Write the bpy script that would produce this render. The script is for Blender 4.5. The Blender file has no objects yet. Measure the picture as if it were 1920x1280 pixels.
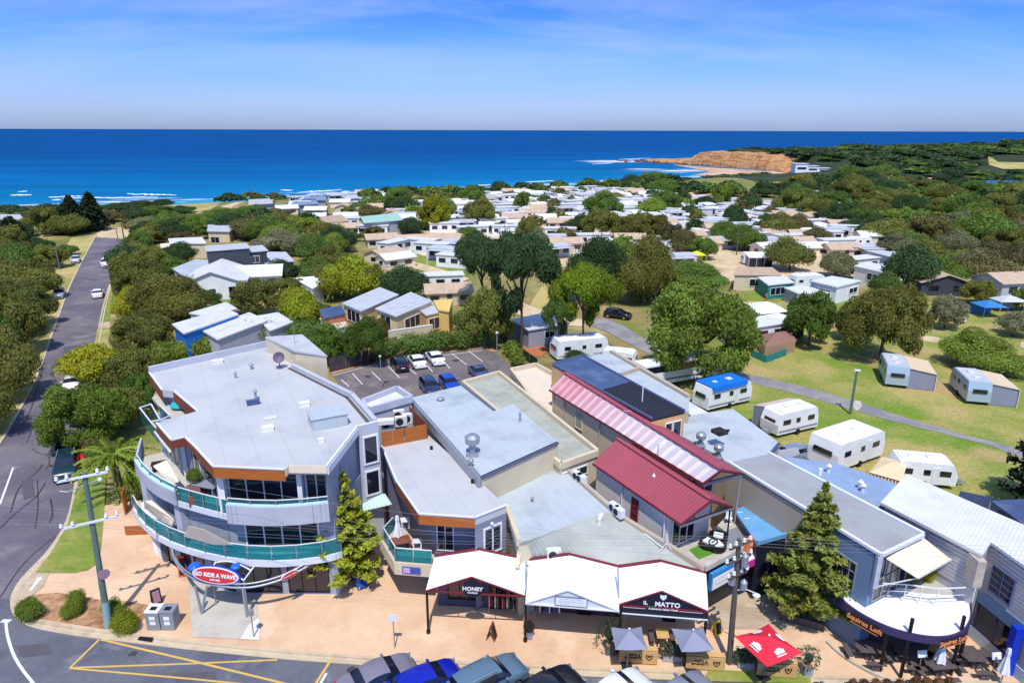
import bpy,bmesh,math,random
import numpy as np
from mathutils import Vector,Matrix
random.seed(7);np.random.seed(7)
SC=bpy.context.scene
COL=SC.collection
# ------------------------------------------------------------------ camera
CAMH=30.0;FPX=1280.0
PITCH=math.atan((640-244)/FPX);ROLL=math.radians(0.17)
_cp,_sp,_c,_s=math.cos(PITCH),math.sin(PITCH),math.cos(ROLL),math.sin(ROLL)
cam_d=bpy.data.cameras.new('camera');cam_d.sensor_width=36;cam_d.lens=24.0
cam_d.clip_start=0.5;cam_d.clip_end=120000
cam=bpy.data.objects.new('camera',cam_d);COL.objects.link(cam)
_R=Vector((_c,_s*_sp,_s*_cp));_U=Vector((-_s,_c*_sp,_c*_cp));_B=Vector((0,-_cp,_sp))
cam.matrix_world=Matrix(((_R.x,_U.x,_B.x,0),(_R.y,_U.y,_B.y,0),(_R.z,_U.z,_B.z,CAMH),(0,0,0,1)))
SC.camera=cam
# ------------------------------------------------------------------ sky, sun, exposure
SUN_EL=math.radians(61);SUN_AZ_X=0.0
sun_dir=Vector((-SUN_AZ_X,-math.cos(SUN_EL),math.sin(SUN_EL))).normalized()
W=bpy.data.worlds.new('World');SC.world=W;W.use_nodes=True
nt=W.node_tree;nt.nodes.clear()
def _n(t,**k):
 n=nt.nodes.new(t)
 for a,b in k.items():setattr(n,a,b)
 return n
_sky=_n('ShaderNodeTexSky',sky_type='NISHITA',sun_disc=False)
_sky.sun_elevation=SUN_EL;_sky.sun_rotation=math.atan2(sun_dir.x,sun_dir.y)
_sky.altitude=30;_sky.air_density=1.0;_sky.dust_density=0.6;_sky.ozone_density=2.5
_tint=_n('ShaderNodeMixRGB',blend_type='MULTIPLY');_tint.inputs[0].default_value=1.0
_tr=_n('ShaderNodeValToRGB');_te=_tr.color_ramp.elements
_te[0].position=0.0;_te[0].color=(0.42,0.54,1.02,1);_te[1].position=0.5;_te[1].color=(0.62,0.76,0.98,1)
for _p,_c2 in((0.035,(0.44,0.55,1.02)),(0.09,(0.31,0.52,1.02)),(0.165,(0.13,0.37,0.98)),(0.24,(0.16,0.40,0.96))):
 _q=_te.new(_p);_q.color=(*_c2,1)
_geo=_n('ShaderNodeTexCoord');_sep=_n('ShaderNodeSeparateXYZ')
# thin high cloud: noise over the direction projected on a flat cloud layer
_div=_n('ShaderNodeMath',operation='ADD');_div.inputs[1].default_value=0.28
_px=_n('ShaderNodeMath',operation='DIVIDE');_py=_n('ShaderNodeMath',operation='DIVIDE')
_cmb=_n('ShaderNodeCombineXYZ')
_map=_n('ShaderNodeMapping');_map.inputs['Scale'].default_value=(0.42,1.0,1);_map.inputs['Rotation'].default_value=(0,0,0.12)
_no=_n('ShaderNodeTexNoise');_no.inputs['Scale'].default_value=1.5;_no.inputs['Detail'].default_value=9;_no.inputs['Roughness'].default_value=0.6;_no.inputs['Distortion'].default_value=0.5
_rmp=_n('ShaderNodeValToRGB');_rmp.color_ramp.elements[0].position=0.44;_rmp.color_ramp.elements[1].position=0.70
_low=_n('ShaderNodeMapRange');_low.inputs[1].default_value=0.0;_low.inputs[2].default_value=0.12;_low.inputs[3].default_value=0.15;_low.inputs[4].default_value=0.7
_cm=_n('ShaderNodeMath',operation='MULTIPLY')
_cl=_n('ShaderNodeMixRGB',blend_type='MIX');_cl.inputs[2].default_value=(2.9,3.75,6.2,1)
_bg=_n('ShaderNodeBackground');_bg.inputs['Strength'].default_value=0.15
_out=_n('ShaderNodeOutputWorld')
L=nt.links.new
L(_geo.outputs['Generated'],_sep.inputs[0])
L(_sep.outputs[2],_div.inputs[0])
L(_sep.outputs[0],_px.inputs[0]);L(_div.outputs[0],_px.inputs[1])
L(_sep.outputs[1],_py.inputs[0]);L(_div.outputs[0],_py.inputs[1])
L(_px.outputs[0],_cmb.inputs[0]);L(_py.outputs[0],_cmb.inputs[1])
L(_cmb.outputs[0],_map.inputs[0]);L(_map.outputs[0],_no.inputs['Vector']);L(_no.outputs['Fac'],_rmp.inputs[0])
L(_sep.outputs[2],_low.inputs[0]);L(_rmp.outputs[0],_cm.inputs[0]);L(_low.outputs[0],_cm.inputs[1])
L(_sep.outputs[2],_tr.inputs[0]);L(_tr.outputs[0],_tint.inputs[2]);L(_sky.outputs[0],_tint.inputs[1]);L(_tint.outputs[0],_cl.inputs[1]);L(_cm.outputs[0],_cl.inputs[0])
L(_cl.outputs[0],_bg.inputs['Color']);L(_bg.outputs[0],_out.inputs[0])
sl=bpy.data.lights.new('sun','SUN');sl.energy=3.4;sl.angle=math.radians(0.53);sl.color=(1.0,0.955,0.88)
so=bpy.data.objects.new('sun',sl);COL.objects.link(so);so.location=(0,-60,140)
so.rotation_euler=sun_dir.to_track_quat('Z','Y').to_euler()
SC.view_settings.view_transform='Standard';SC.view_settings.look='None'
SC.view_settings.exposure=0.22;SC.view_settings.gamma=1.0;SC.view_settings.use_curve_mapping=False
SC.render.engine='CYCLES'
SC.cycles.max_bounces=5;SC.cycles.diffuse_bounces=2;SC.cycles.glossy_bounces=2
SC.cycles.transparent_max_bounces=8;SC.cycles.use_denoising=True
SC.cycles.caustics_reflective=False;SC.cycles.caustics_refractive=False
# ------------------------------------------------------------------ ground shape and photo geometry
SEA=-8.0
def ray(px,py):
 u=px-960;v=py-640
 u2=u*_c+v*_s;v2=-u*_s+v*_c
 return(u2,FPX*_cp-v2*_sp,-FPX*_sp-v2*_cp)
def U(px,py,z=0.0):
 r=ray(px,py);t=(z-CAMH)/r[2]
 return Vector((r[0]*t,r[1]*t,z))
def zat(px,py,p):
 r=ray(px,py);t=math.hypot(p[0],p[1])/math.hypot(r[0],r[1]);return CAMH+r[2]*t
def scale_at(p):
 zc=p[1]*_cp+(CAMH-p[2])*_sp
 return zc/FPX
SHORE_PX=[(-400,398),(0,388),(100,384),(300,378),(440,372),(560,366),(660,363),(860,354),(1040,347),(1150,342),(1230,336),(1300,331),(1370,327),(1440,322)]
SHORE=[U(x,y,SEA)for x,y in SHORE_PX]
SHX=np.array([p.x for p in SHORE]);SHY=np.array([p.y for p in SHORE])
# shore beyond the bay: the headland
HEAD=[U(x,y,SEA)for x,y in[(1212,303),(1245,305),(1290,309),(1340,313),(1400,317),(1450,321)]]
def sstep(a,b,x):
 t=min(1,max(0,(x-a)/(b-a)));return t*t*(3-2*t)
HX0=HEAD[0].x
def shore_y(x):
 return float(np.interp(x,SHX,SHY))
HILLS=[(430,800,150,90,13.0),(300,790,90,60,10.0),(560,770,130,95,15.0),(700,760,120,110,26.0),(820,800,160,150,34.0)]
def gz(x,y):
 """height of the ground"""
 if x<SHX[-1]:
  d=shore_y(x)-y
  z=SEA-1.5+(1.5-SEA)*sstep(-12,140,d)if d<140 else 0.0
 else:
  z=0.0
 if y>560:
 # headland: rises behind its cliff line
  h=0
  for hx,hy,rx,ry,hh in HILLS:
   q=((x-hx)/rx)**2+((y-hy)/ry)**2
   if q<1:h=max(h,hh*(1-q)**1.0)
  z=max(z,h-0.5)if h>0 else z
 return z
def P(px,py,h=0.0):
 """the ground point seen at a photo pixel (ray march over the terrain)"""
 z=0.0
 for _ in range(14):
  p=U(px,py,z+h);z2=gz(p.x,p.y)
  if abs(z2-z)<0.02:break
  z=0.5*z+0.5*z2
 p.z=z+h
 return p
 # ------------------------------------------------------------------ materials
def lin(c):
 return tuple(((v/255)/12.92 if v<=10 else(((v/255)+0.055)/1.055)**2.4)for v in c)
MATS={}
def mat(name,col,rough=0.7,metal=0.0,spec=0.4,var=0.0,vscale=1.5,bump=0.0,bscale=8.0,stain=None,stain_scale=0.4,stain_amt=0.4,coat=0.0,stretch=None,seam=None):
 """plain procedural paint: base colour with a noise variation, optional blotchy stains and fine bump"""
 if name in MATS:return MATS[name]
 m=bpy.data.materials.new(name);m.use_nodes=True;t=m.node_tree;b=t.nodes['Principled BSDF']
 b.inputs['Roughness'].default_value=rough;b.inputs['Metallic'].default_value=metal
 b.inputs['Specular IOR Level'].default_value=spec;b.inputs['Coat Weight'].default_value=coat
 c4=(*col,1);b.inputs['Base Color'].default_value=c4
 if var>0 or stain or bump:
  tc=t.nodes.new('ShaderNodeTexCoord');src=tc.outputs['Object']
  if stretch:
   mp=t.nodes.new('ShaderNodeMapping');mp.inputs['Scale'].default_value=stretch
   t.links.new(src,mp.inputs[0]);src=mp.outputs[0]
 last=None
 if var>0:
  n=t.nodes.new('ShaderNodeTexNoise');n.inputs['Scale'].default_value=vscale;n.inputs['Detail'].default_value=5
  t.links.new(src,n.inputs['Vector'])
  mr=t.nodes.new('ShaderNodeMapRange');mr.inputs[1].default_value=0.3;mr.inputs[2].default_value=0.7
  mr.inputs[3].default_value=1-var;mr.inputs[4].default_value=1+var
  t.links.new(n.outputs['Fac'],mr.inputs[0])
  mx=t.nodes.new('ShaderNodeVectorMath');mx.operation='SCALE';mx.inputs[0].default_value=col
  t.links.new(mr.outputs[0],mx.inputs['Scale']);last=mx.outputs[0]
 if stain:
  n2=t.nodes.new('ShaderNodeTexNoise');n2.inputs['Scale'].default_value=stain_scale;n2.inputs['Detail'].default_value=7;n2.inputs['Roughness'].default_value=0.65
  t.links.new(src,n2.inputs['Vector'])
  mr2=t.nodes.new('ShaderNodeMapRange');mr2.inputs[1].default_value=0.48;mr2.inputs[2].default_value=0.68
  mr2.inputs[3].default_value=0;mr2.inputs[4].default_value=stain_amt
  t.links.new(n2.outputs['Fac'],mr2.inputs[0])
  mm=t.nodes.new('ShaderNodeMixRGB');mm.inputs[1].default_value=c4;mm.inputs[2].default_value=(*stain,1)
  if last:t.links.new(last,mm.inputs[1])
  t.links.new(mr2.outputs[0],mm.inputs[0]);last=mm.outputs[0]
 if seam:
  ang,sp,wd,am=seam
  if not last:q=t.nodes.new('ShaderNodeRGB');q.outputs[0].default_value=c4;last=q.outputs[0];tc=t.nodes.new('ShaderNodeTexCoord')
  g_=t.nodes.new('ShaderNodeNewGeometry');dp=t.nodes.new('ShaderNodeVectorMath');dp.operation='DOT_PRODUCT';dp.inputs[1].default_value=(math.cos(ang)/sp,math.sin(ang)/sp,0)
  fr=t.nodes.new('ShaderNodeMath');fr.operation='FRACT';lt=t.nodes.new('ShaderNodeMath');lt.operation='LESS_THAN';lt.inputs[1].default_value=wd/sp
  t.links.new(g_.outputs['Position'],dp.inputs[0]);t.links.new(dp.outputs['Value'],fr.inputs[0]);t.links.new(fr.outputs[0],lt.inputs[0])
  ml=t.nodes.new('ShaderNodeMath');ml.operation='MULTIPLY_ADD';ml.inputs[1].default_value=-am;ml.inputs[2].default_value=1;t.links.new(lt.outputs[0],ml.inputs[0])
  sv=t.nodes.new('ShaderNodeVectorMath');sv.operation='SCALE';t.links.new(last,sv.inputs[0]);t.links.new(ml.outputs[0],sv.inputs['Scale']);last=sv.outputs[0]
 if last:t.links.new(last,b.inputs['Base Color'])
 if bump:
  nb=t.nodes.new('ShaderNodeTexNoise');nb.inputs['Scale'].default_value=bscale;nb.inputs['Detail'].default_value=4
  t.links.new(src,nb.inputs['Vector'])
  bp=t.nodes.new('ShaderNodeBump');bp.inputs['Strength'].default_value=bump;bp.inputs['Distance'].default_value=0.05
  t.links.new(nb.outputs['Fac'],bp.inputs['Height']);t.links.new(bp.outputs[0],b.inputs['Normal'])
 MATS[name]=m;return m
def M(name,r,g,b,**k):
 return mat(name,lin((r,g,b)),**k)
def glass_mat(name,tint,dif,alpha_mix=0.45,rough=0.03):
 m=bpy.data.materials.new(name);m.use_nodes=True;t=m.node_tree;t.nodes.clear()
 o=t.nodes.new('ShaderNodeOutputMaterial');tr=t.nodes.new('ShaderNodeBsdfTransparent');tr.inputs[0].default_value=(*tint,1)
 p=t.nodes.new('ShaderNodeBsdfPrincipled');p.inputs['Base Color'].default_value=(*dif,1);p.inputs['Roughness'].default_value=rough;p.inputs['Specular IOR Level'].default_value=0.6
 mx=t.nodes.new('ShaderNodeMixShader');mx.inputs[0].default_value=alpha_mix
 t.links.new(tr.outputs[0],mx.inputs[1]);t.links.new(p.outputs[0],mx.inputs[2]);t.links.new(mx.outputs[0],o.inputs[0])
 MATS[name]=m;return m
 # ------------------------------------------------------------------ mesh builder
WL={}
EACH={'parapet','capping','pillar','gutter','box_gutter','downpipe','post','rail_post','roof_pipe','valley_gutter','annexe_pole','side_parapet','end_parapet','sign_post','window_bar','roof_hatch','label_panel','slot','terrace_parapet','annexe_wall','rule_line','roof_vent','rail','bracket'}
class MB:
 def __init__(s):s.v=[];s.f=[];s.ch=[]
 def add(s,vs,fs):
  s.ch.append((len(s.v),len(s.f)));o=len(s.v);s.v+=[tuple(v)for v in vs];s.f+=[tuple(i+o for i in f)for f in fs];return s
 def box(s,c,size,rz=0.0,rx=0.0,ry=0.0):
  hx,hy,hz=size[0]/2,size[1]/2,size[2]/2
  R=Matrix.Rotation(rz,3,'Z')@Matrix.Rotation(ry,3,'Y')@Matrix.Rotation(rx,3,'X')
  c=Vector(c)
  vs=[c+R@Vector((x*hx,y*hy,z*hz))for x in(-1,1)for y in(-1,1)for z in(-1,1)]
  return s.add(vs,[(0,1,3,2),(4,6,7,5),(0,4,5,1),(2,3,7,6),(0,2,6,4),(1,5,7,3)])
 def beam(s,a,b,w,h,up=(0,0,1)):
  """box beam from a to b, w across, h along up"""
  a,b=Vector(a),Vector(b);d=(b-a)
  if d.length<1e-6:return s
  d.normalize();upv=Vector(up);sd=d.cross(upv)
  if sd.length<1e-4:sd=d.cross(Vector((1,0,0)))
  sd.normalize();u2=sd.cross(d)
  vs=[]
  for p in(a,b):
   for x,y in((-1,-1),(1,-1),(1,1),(-1,1)):
    vs.append(p+sd*(x*w/2)+u2*(y*h/2))
  return s.add(vs,[(3,2,1,0),(4,5,6,7),(0,1,5,4),(1,2,6,5),(2,3,7,6),(3,0,4,7)])
 def prism(s,poly,z0,z1):
  n=len(poly)
  z0f=z0 if callable(z0)else(lambda p:z0);z1f=z1 if callable(z1)else(lambda p:z1)
  area=sum(poly[i][0]*poly[(i+1)%n][1]-poly[(i+1)%n][0]*poly[i][1]for i in range(n))
  if area<0:poly=list(reversed(poly))
  vs=[(p[0],p[1],z0f(p))for p in poly]+[(p[0],p[1],z1f(p))for p in poly]
  fs=[tuple(range(n-1,-1,-1)),tuple(range(n,2*n))]+[(i,(i+1)%n,n+(i+1)%n,n+i)for i in range(n)]
  return s.add(vs,fs)
 def sheet(s,poly,z=None):
  n=len(poly)
  area=sum(poly[i][0]*poly[(i+1)%n][1]-poly[(i+1)%n][0]*poly[i][1]for i in range(n))
  if area<0:poly=list(reversed(poly))
  return s.add([(p[0],p[1],p[2]if z is None else z)for p in poly],[tuple(range(n))])
 def tube(s,pts,r,seg=8,r2=None,caps=True):
  pts=[Vector(p)for p in pts];n=len(pts);o=len(s.v);s.ch.append((o,len(s.f)))
  prev=None
  for i,p in enumerate(pts):
   d=(pts[min(i+1,n-1)]-pts[max(i-1,0)]).normalized()
   a=d.orthogonal().normalized()if prev is None else(prev-d*prev.dot(d)).normalized()
   prev=a;b=d.cross(a);rr=r if r2 is None else r+(r2-r)*i/(n-1)
   for k in range(seg):
    t=2*math.pi*k/seg;s.v.append(tuple(p+a*(rr*math.cos(t))+b*(rr*math.sin(t))))
  for i in range(n-1):
   for k in range(seg):
    k2=(k+1)%seg;s.f.append((o+i*seg+k,o+i*seg+k2,o+(i+1)*seg+k2,o+(i+1)*seg+k))
  if caps:
   s.f.append(tuple(o+k for k in range(seg-1,-1,-1)));s.f.append(tuple(o+(n-1)*seg+k for k in range(seg)))
  return s
 def cyl(s,c,r,h,seg=12,r2=None):
  c=Vector(c);return s.tube([c,c+Vector((0,0,h))],r,seg,r2)
 def lathe(s,c,prof,seg=14):
  o=len(s.v);c=Vector(c);n=len(prof);s.ch.append((o,len(s.f)))
  for r,z in prof:
   for k in range(seg):
    t=2*math.pi*k/seg;s.v.append((c.x+r*math.cos(t),c.y+r*math.sin(t),c.z+z))
  for i in range(n-1):
   for k in range(seg):
    k2=(k+1)%seg;s.f.append((o+i*seg+k,o+i*seg+k2,o+(i+1)*seg+k2,o+(i+1)*seg+k))
  s.f.append(tuple(o+k for k in range(seg-1,-1,-1)));s.f.append(tuple(o+(n-1)*seg+k for k in range(seg)))
  return s
 def ball(s,c,r,seg=10,rings=6,sz=1.0):
  prof=[(max(1e-3,r*math.sin(math.pi*i/rings)),-r*sz*math.cos(math.pi*i/rings))for i in range(rings+1)]
  return s.lathe(c,prof,seg)
 def build(s,name,material,parent=None,smooth=False):
  if name in EACH and len(s.ch)>1:
   ends=s.ch[1:]+[(len(s.v),len(s.f))]
   for(v0,f0),(v1,f1)in zip(s.ch,ends):
    m_=MB();m_.v=s.v[v0:v1];m_.f=[tuple(i-v0 for i in f)for f in s.f[f0:f1]];ob=m_.build(name,material,parent,smooth)
   return ob
  me=bpy.data.meshes.new(name)
  o=WL.get(parent.name,Vector((0,0,0)))if parent else Vector((0,0,0))
  vs=[(v[0]-o.x,v[1]-o.y,v[2]-o.z)for v in s.v]
  me.from_pydata(vs,[],s.f);me.materials.append(material)
  if smooth:me.polygons.foreach_set('use_smooth',[True]*len(me.polygons))
  me.update()
  ob=bpy.data.objects.new(name,me);COL.objects.link(ob)
  if parent:ob.parent=parent
  WL[ob.name]=o.copy()
  return ob
def obj(name,mb,m,parent=None,smooth=False):return mb.build(name,m,parent,smooth)
def thing(name,label,cat,loc=(0,0,0),rz=0.0,group=None):
 o=bpy.data.objects.new(name,None);COL.objects.link(o);o.empty_display_size=0.3
 o.location=loc;o.rotation_euler=(0,0,rz);o['label']=label;o['category']=cat
 if group:o['group']=group
 WL[o.name]=Vector(loc)
 return o
def proto(name,label,cat,group=None):
 return thing(name,label,cat,(0,0,0),0,group)
def tag(o,label,cat,group=None):
 o['label']=label;o['category']=cat
 if group:o['group']=group
 return o
def struct(name,mb,m,smooth=False):
 o=mb.build(name,m,None,smooth);o['kind']='structure';return o
KIDS={}
def kids(o):
 return[c for c in bpy.data.objects if c.parent==o]
def dup(root,loc,rz=0.0,label=None,group=None,scale=None,cache={}):
 r=root.copy();COL.objects.link(r);r.location=loc;r.rotation_euler=(0,0,rz)
 if scale is not None:r.scale=scale
 if label:r['label']=label
 if group:r['group']=group
 if root.name not in cache:cache[root.name]=[(c,list(c.children))for c in root.children]
 for ch,gs in cache[root.name]:
  c=ch.copy();COL.objects.link(c);c.parent=r
  for g in gs:
   d=g.copy();COL.objects.link(d);d.parent=c
 WL[r.name]=Vector(loc)
 return r
def rename_first(o,loc,rz,scale=None):
 o.location=loc;o.rotation_euler=(0,0,rz)
 if scale is not None:o.scale=scale
 return o
class Once:
 """places the prototype itself the first time, copies after that"""
 def __init__(s,root):s.root=root;s.used=False
 def put(s,loc,rz=0.0,label=None,group=None,scale=None):
  if not s.used:
   s.used=True;dup.__defaults__[-1].pop(s.root.name,None)
   r=s.root;r.location=loc;r.rotation_euler=(0,0,rz)
   if scale is not None:r.scale=scale
   if label:r['label']=label
   if group:r['group']=group
   return r
  return dup(s.root,loc,rz,label,group,scale)
def text_obj(txt,size,m,parent,loc,xdir,updir,depth=0.02,name='lettering',bold=0.0,align='CENTER',shear=0.0,squash=1.0):
 """flat lettering extruded a little; xdir = reading direction, updir = up the letters"""
 cu=bpy.data.curves.new(name,'FONT');cu.body=txt;cu.size=size;cu.extrude=depth;cu.align_x=align;cu.align_y='CENTER'
 cu.offset=bold;cu.shear=shear;cu.resolution_u=3
 tmp=bpy.data.objects.new(name,cu);COL.objects.link(tmp)
 dg=bpy.context.evaluated_depsgraph_get();me=bpy.data.meshes.new_from_object(tmp.evaluated_get(dg))
 bpy.data.objects.remove(tmp);bpy.data.curves.remove(cu)
 x=Vector(xdir).normalized();u=Vector(updir);u=(u-x*u.dot(x)).normalized();n=x.cross(u)
 o=WL.get(parent.name,Vector((0,0,0)))if parent else Vector((0,0,0))
 T=Matrix(((x.x*squash,u.x,n.x,loc[0]-o.x),(x.y*squash,u.y,n.y,loc[1]-o.y),(x.z*squash,u.z,n.z,loc[2]-o.z),(0,0,0,1)))
 me.transform(T);me.materials.clear();me.materials.append(m)
 ob=bpy.data.objects.new(name,me);COL.objects.link(ob)
 if parent:ob.parent=parent
 return ob
 # ------------------------------------------------------------------ shared materials
m_white=M('white_paint',238,240,243,rough=0.5,var=0.04,stain=lin((190,188,180)),stain_scale=0.8,stain_amt=0.35)
m_white2=M('white_metal_roof',222,222,222,rough=0.45,var=0.05,vscale=0.6,stain=lin((186,184,176)),stain_scale=0.5,stain_amt=0.4)
m_roofgrey=M('pale_grey_membrane_roof',193,194,195,rough=0.65,var=0.045,vscale=0.35,stain=lin((160,166,172)),stain_scale=0.22,stain_amt=0.6,bump=0.1,seam=(0.48,1.9,0.07,0.10))
m_roofblue=M('pale_blue_metal_roof',186,195,200,rough=0.55,var=0.04,vscale=0.5,stain=lin((146,156,164)),stain_scale=0.3,stain_amt=0.6,seam=(0.48,0.78,0.06,0.09))
m_roofgrey2=M('grey_metal_roof',168,170,174,rough=0.5,var=0.05,vscale=0.6,stain=lin((140,142,142)),stain_scale=0.4,stain_amt=0.4)
m_roofolive=M('weathered_olive_grey_roof',176,178,166,rough=0.8,var=0.06,vscale=0.6,stain=lin((136,136,122)),stain_scale=0.4,stain_amt=0.65,seam=(0.48,0.8,0.06,0.12))
m_rooftan=M('tan_roof_sheets',196,172,148,rough=0.75,var=0.07,stain=lin((150,128,108)),stain_scale=0.6,stain_amt=0.4)
m_roofred=M('dark_red_metal_roof',166,78,90,rough=0.5,var=0.05,vscale=0.5,stain=lin((190,84,92)),stain_scale=0.35,stain_amt=0.35)
m_redtrim=M('maroon_trim',118,40,52,rough=0.55)
m_navy=M('navy_blue_roof',70,88,126,rough=0.6,var=0.08,vscale=0.7,stain=lin((112,128,156)),stain_scale=0.5,stain_amt=0.6)
m_black=M('black_roof_sheet',38,38,46,rough=0.7,var=0.1)
m_blueroof=M('sky_blue_roof',104,164,212,rough=0.55,var=0.07,vscale=0.8,stain=lin((150,190,220)),stain_scale=0.7,stain_amt=0.4)
m_wallgrey=M('blue_grey_render',158,163,178,rough=0.85,var=0.04,vscale=0.6,stain=lin((128,132,146)),stain_scale=0.5,stain_amt=0.35,bump=0.06,bscale=30)
m_walllav=M('lavender_grey_cladding',132,132,152,rough=0.8,var=0.04)
m_wallpale=M('pale_grey_render',188,191,204,rough=0.85,var=0.03,vscale=0.5,stain=lin((160,162,172)),stain_scale=0.6,stain_amt=0.35)
m_wallcream=M('cream_render',214,200,172,rough=0.9,var=0.04,vscale=0.4,stain=lin((182,166,138)),stain_scale=0.5,stain_amt=0.35)
m_wallbeige=M('beige_block_wall',186,172,154,rough=0.9,var=0.04,vscale=0.5,stain=lin((160,146,128)),stain_scale=0.5,stain_amt=0.35)
m_wallblue=M('slate_blue_wall',112,136,164,rough=0.8,var=0.04)
m_wallorange=M('apricot_render',222,178,128,rough=0.85,var=0.05)
m_brick=M('brown_brick',124,88,76,rough=0.9,var=0.12,vscale=6)
m_timber=M('orange_timber',176,100,44,rough=0.6,var=0.16,vscale=3.0,stretch=(0.4,0.4,6))
m_timberd=M('red_brown_and_shaded_timber',132,68,46,rough=0.65,var=0.15,vscale=3.0)  # real red-brown timber, and painted shade for side faces of the orange timber
m_dark=M('dark_interior',40,40,48,rough=0.8,var=0.2,vscale=0.8)
m_win=M('dark_window_glass',24,30,46,rough=0.05,spec=0.9,var=0.35,vscale=0.5)
m_winblue=M('blue_window_glass',44,62,96,rough=0.05,spec=0.9,var=0.2)
m_frame=M('white_aluminium_frame',232,235,242,rough=0.35)
m_steel=M('galvanised_steel',158,164,172,rough=0.45,metal=0.35,var=0.08)
m_chrome=M('bright_steel',200,204,210,rough=0.25,metal=0.8)
m_black2=M('black_powder_coat',26,24,28,rough=0.5)
m_glass=glass_mat('teal_balcony_glass',lin((138,208,210)),lin((62,168,176)),0.38)
m_clear=glass_mat('pale_clear_glass',lin((190,226,230)),lin((70,130,140)),0.28)
m_tan=M('tan_canvas',214,194,164,rough=0.9,var=0.05)
m_cream=M('cream_canvas',236,220,196,rough=0.9,var=0.04)
m_canopy=M('white_canopy_sheet',240,242,246,rough=0.6,var=0.03,vscale=0.8,stain=lin((214,214,212)),stain_scale=0.5,stain_amt=0.4)
m_rubber=M('black_rubber',24,24,25,rough=0.85)
m_orange=M('orange_paint',216,100,44,rough=0.6,var=0.08)
m_red=M('red_paint',200,36,44,rough=0.5)
m_redcan=M('red_canvas',226,44,66,rough=0.8,var=0.05)
m_blue=M('royal_blue_paint',34,74,190,rough=0.5)
m_blue2=M('bright_blue_wall',40,126,216,rough=0.7,var=0.04)
m_yellow=M('yellow_render',232,192,112,rough=0.85,var=0.05)
m_greycan=M('grey_canvas',140,144,164,rough=0.85,var=0.05)
m_whitecan=M('white_canvas',232,234,240,rough=0.85,var=0.04)
m_signw=M('white_sign_face',236,238,240,rough=0.5)
m_signblk=M('black_sign_face',32,34,50,rough=0.5)
m_purple=M('purple_fascia',70,58,96,rough=0.6)
m_pink=M('magenta_paint',206,56,150,rough=0.6)
m_ply=M('pine_board',212,172,112,rough=0.7,var=0.08,vscale=2,stretch=(1,1,8))
m_lettdk=M('dark_lettering',60,42,26,rough=0.7)
m_letto=M('orange_lettering',240,150,84,rough=0.6)
m_concrete=M('concrete',196,190,178,rough=0.9,var=0.06,vscale=0.9,stain=lin((158,150,138)),stain_scale=0.7,stain_amt=0.5,bump=0.08,bscale=20)
m_kerb=M('kerb_concrete',204,186,158,rough=0.9,var=0.08,vscale=1.2,stain=lin((158,140,114)),stain_scale=0.9,stain_amt=0.5)
m_turf=M('synthetic_turf',88,140,44,rough=0.95,var=0.15,vscale=6)
m_bark=M('grey_brown_bark',92,78,66,rough=0.95,var=0.2,vscale=4,bump=0.3)
m_pole=M('weathered_pole_timber',92,84,76,rough=0.9,var=0.2,vscale=3,stretch=(4,4,0.6))
m_poleg=M('green_grey_pole_timber',96,116,110,rough=0.9,var=0.2,vscale=3,stretch=(4,4,0.6))
m_porc=M('white_porcelain',226,228,232,rough=0.3)
m_teal=M('teal_paint',40,132,128,rough=0.7,var=0.06)
m_wood=M('dark_picnic_timber',92,82,84,rough=0.8,var=0.15,vscale=4)
m_aspline=M('white_road_paint',226,226,226,rough=0.8,var=0.08,vscale=5)
m_yelline=M('yellow_road_paint',214,178,96,rough=0.85,var=0.1,vscale=5)
def leaf_material(name,rough=0.6,trans=0.34):
 m=bpy.data.materials.new(name);m.use_nodes=True;t=m.node_tree;t.nodes.clear()
 o=t.nodes.new('ShaderNodeOutputMaterial');oi=t.nodes.new('ShaderNodeObjectInfo')
 at=t.nodes.new('ShaderNodeAttribute');at.attribute_name='leafvar';at.attribute_type='GEOMETRY'
 sp=t.nodes.new('ShaderNodeSeparateColor');t.links.new(at.outputs['Color'],sp.inputs[0])
 mr=t.nodes.new('ShaderNodeMapRange');mr.inputs[3].default_value=0.55;mr.inputs[4].default_value=1.55
 t.links.new(sp.outputs[0],mr.inputs[0])
 sc=t.nodes.new('ShaderNodeVectorMath');sc.operation='SCALE';t.links.new(oi.outputs['Color'],sc.inputs[0]);t.links.new(mr.outputs[0],sc.inputs['Scale'])
 hs=t.nodes.new('ShaderNodeHueSaturation')
 mh=t.nodes.new('ShaderNodeMapRange');mh.inputs[3].default_value=0.465;mh.inputs[4].default_value=0.525;t.links.new(sp.outputs[1],mh.inputs[0])
 t.links.new(mh.outputs[0],hs.inputs['Hue']);t.links.new(sc.outputs[0],hs.inputs['Color'])
 d=t.nodes.new('ShaderNodeBsdfPrincipled');d.inputs['Roughness'].default_value=rough;d.inputs['Specular IOR Level'].default_value=0.25
 tl=t.nodes.new('ShaderNodeBsdfTranslucent')
 mx=t.nodes.new('ShaderNodeMixShader');mx.inputs[0].default_value=trans
 t.links.new(hs.outputs[0],d.inputs['Base Color']);t.links.new(hs.outputs[0],tl.inputs[0])
 t.links.new(d.outputs[0],mx.inputs[1]);t.links.new(tl.outputs[0],mx.inputs[2]);t.links.new(mx.outputs[0],o.inputs[0])
 MATS[name]=m;return m
m_leaf=leaf_material('foliage')
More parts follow.
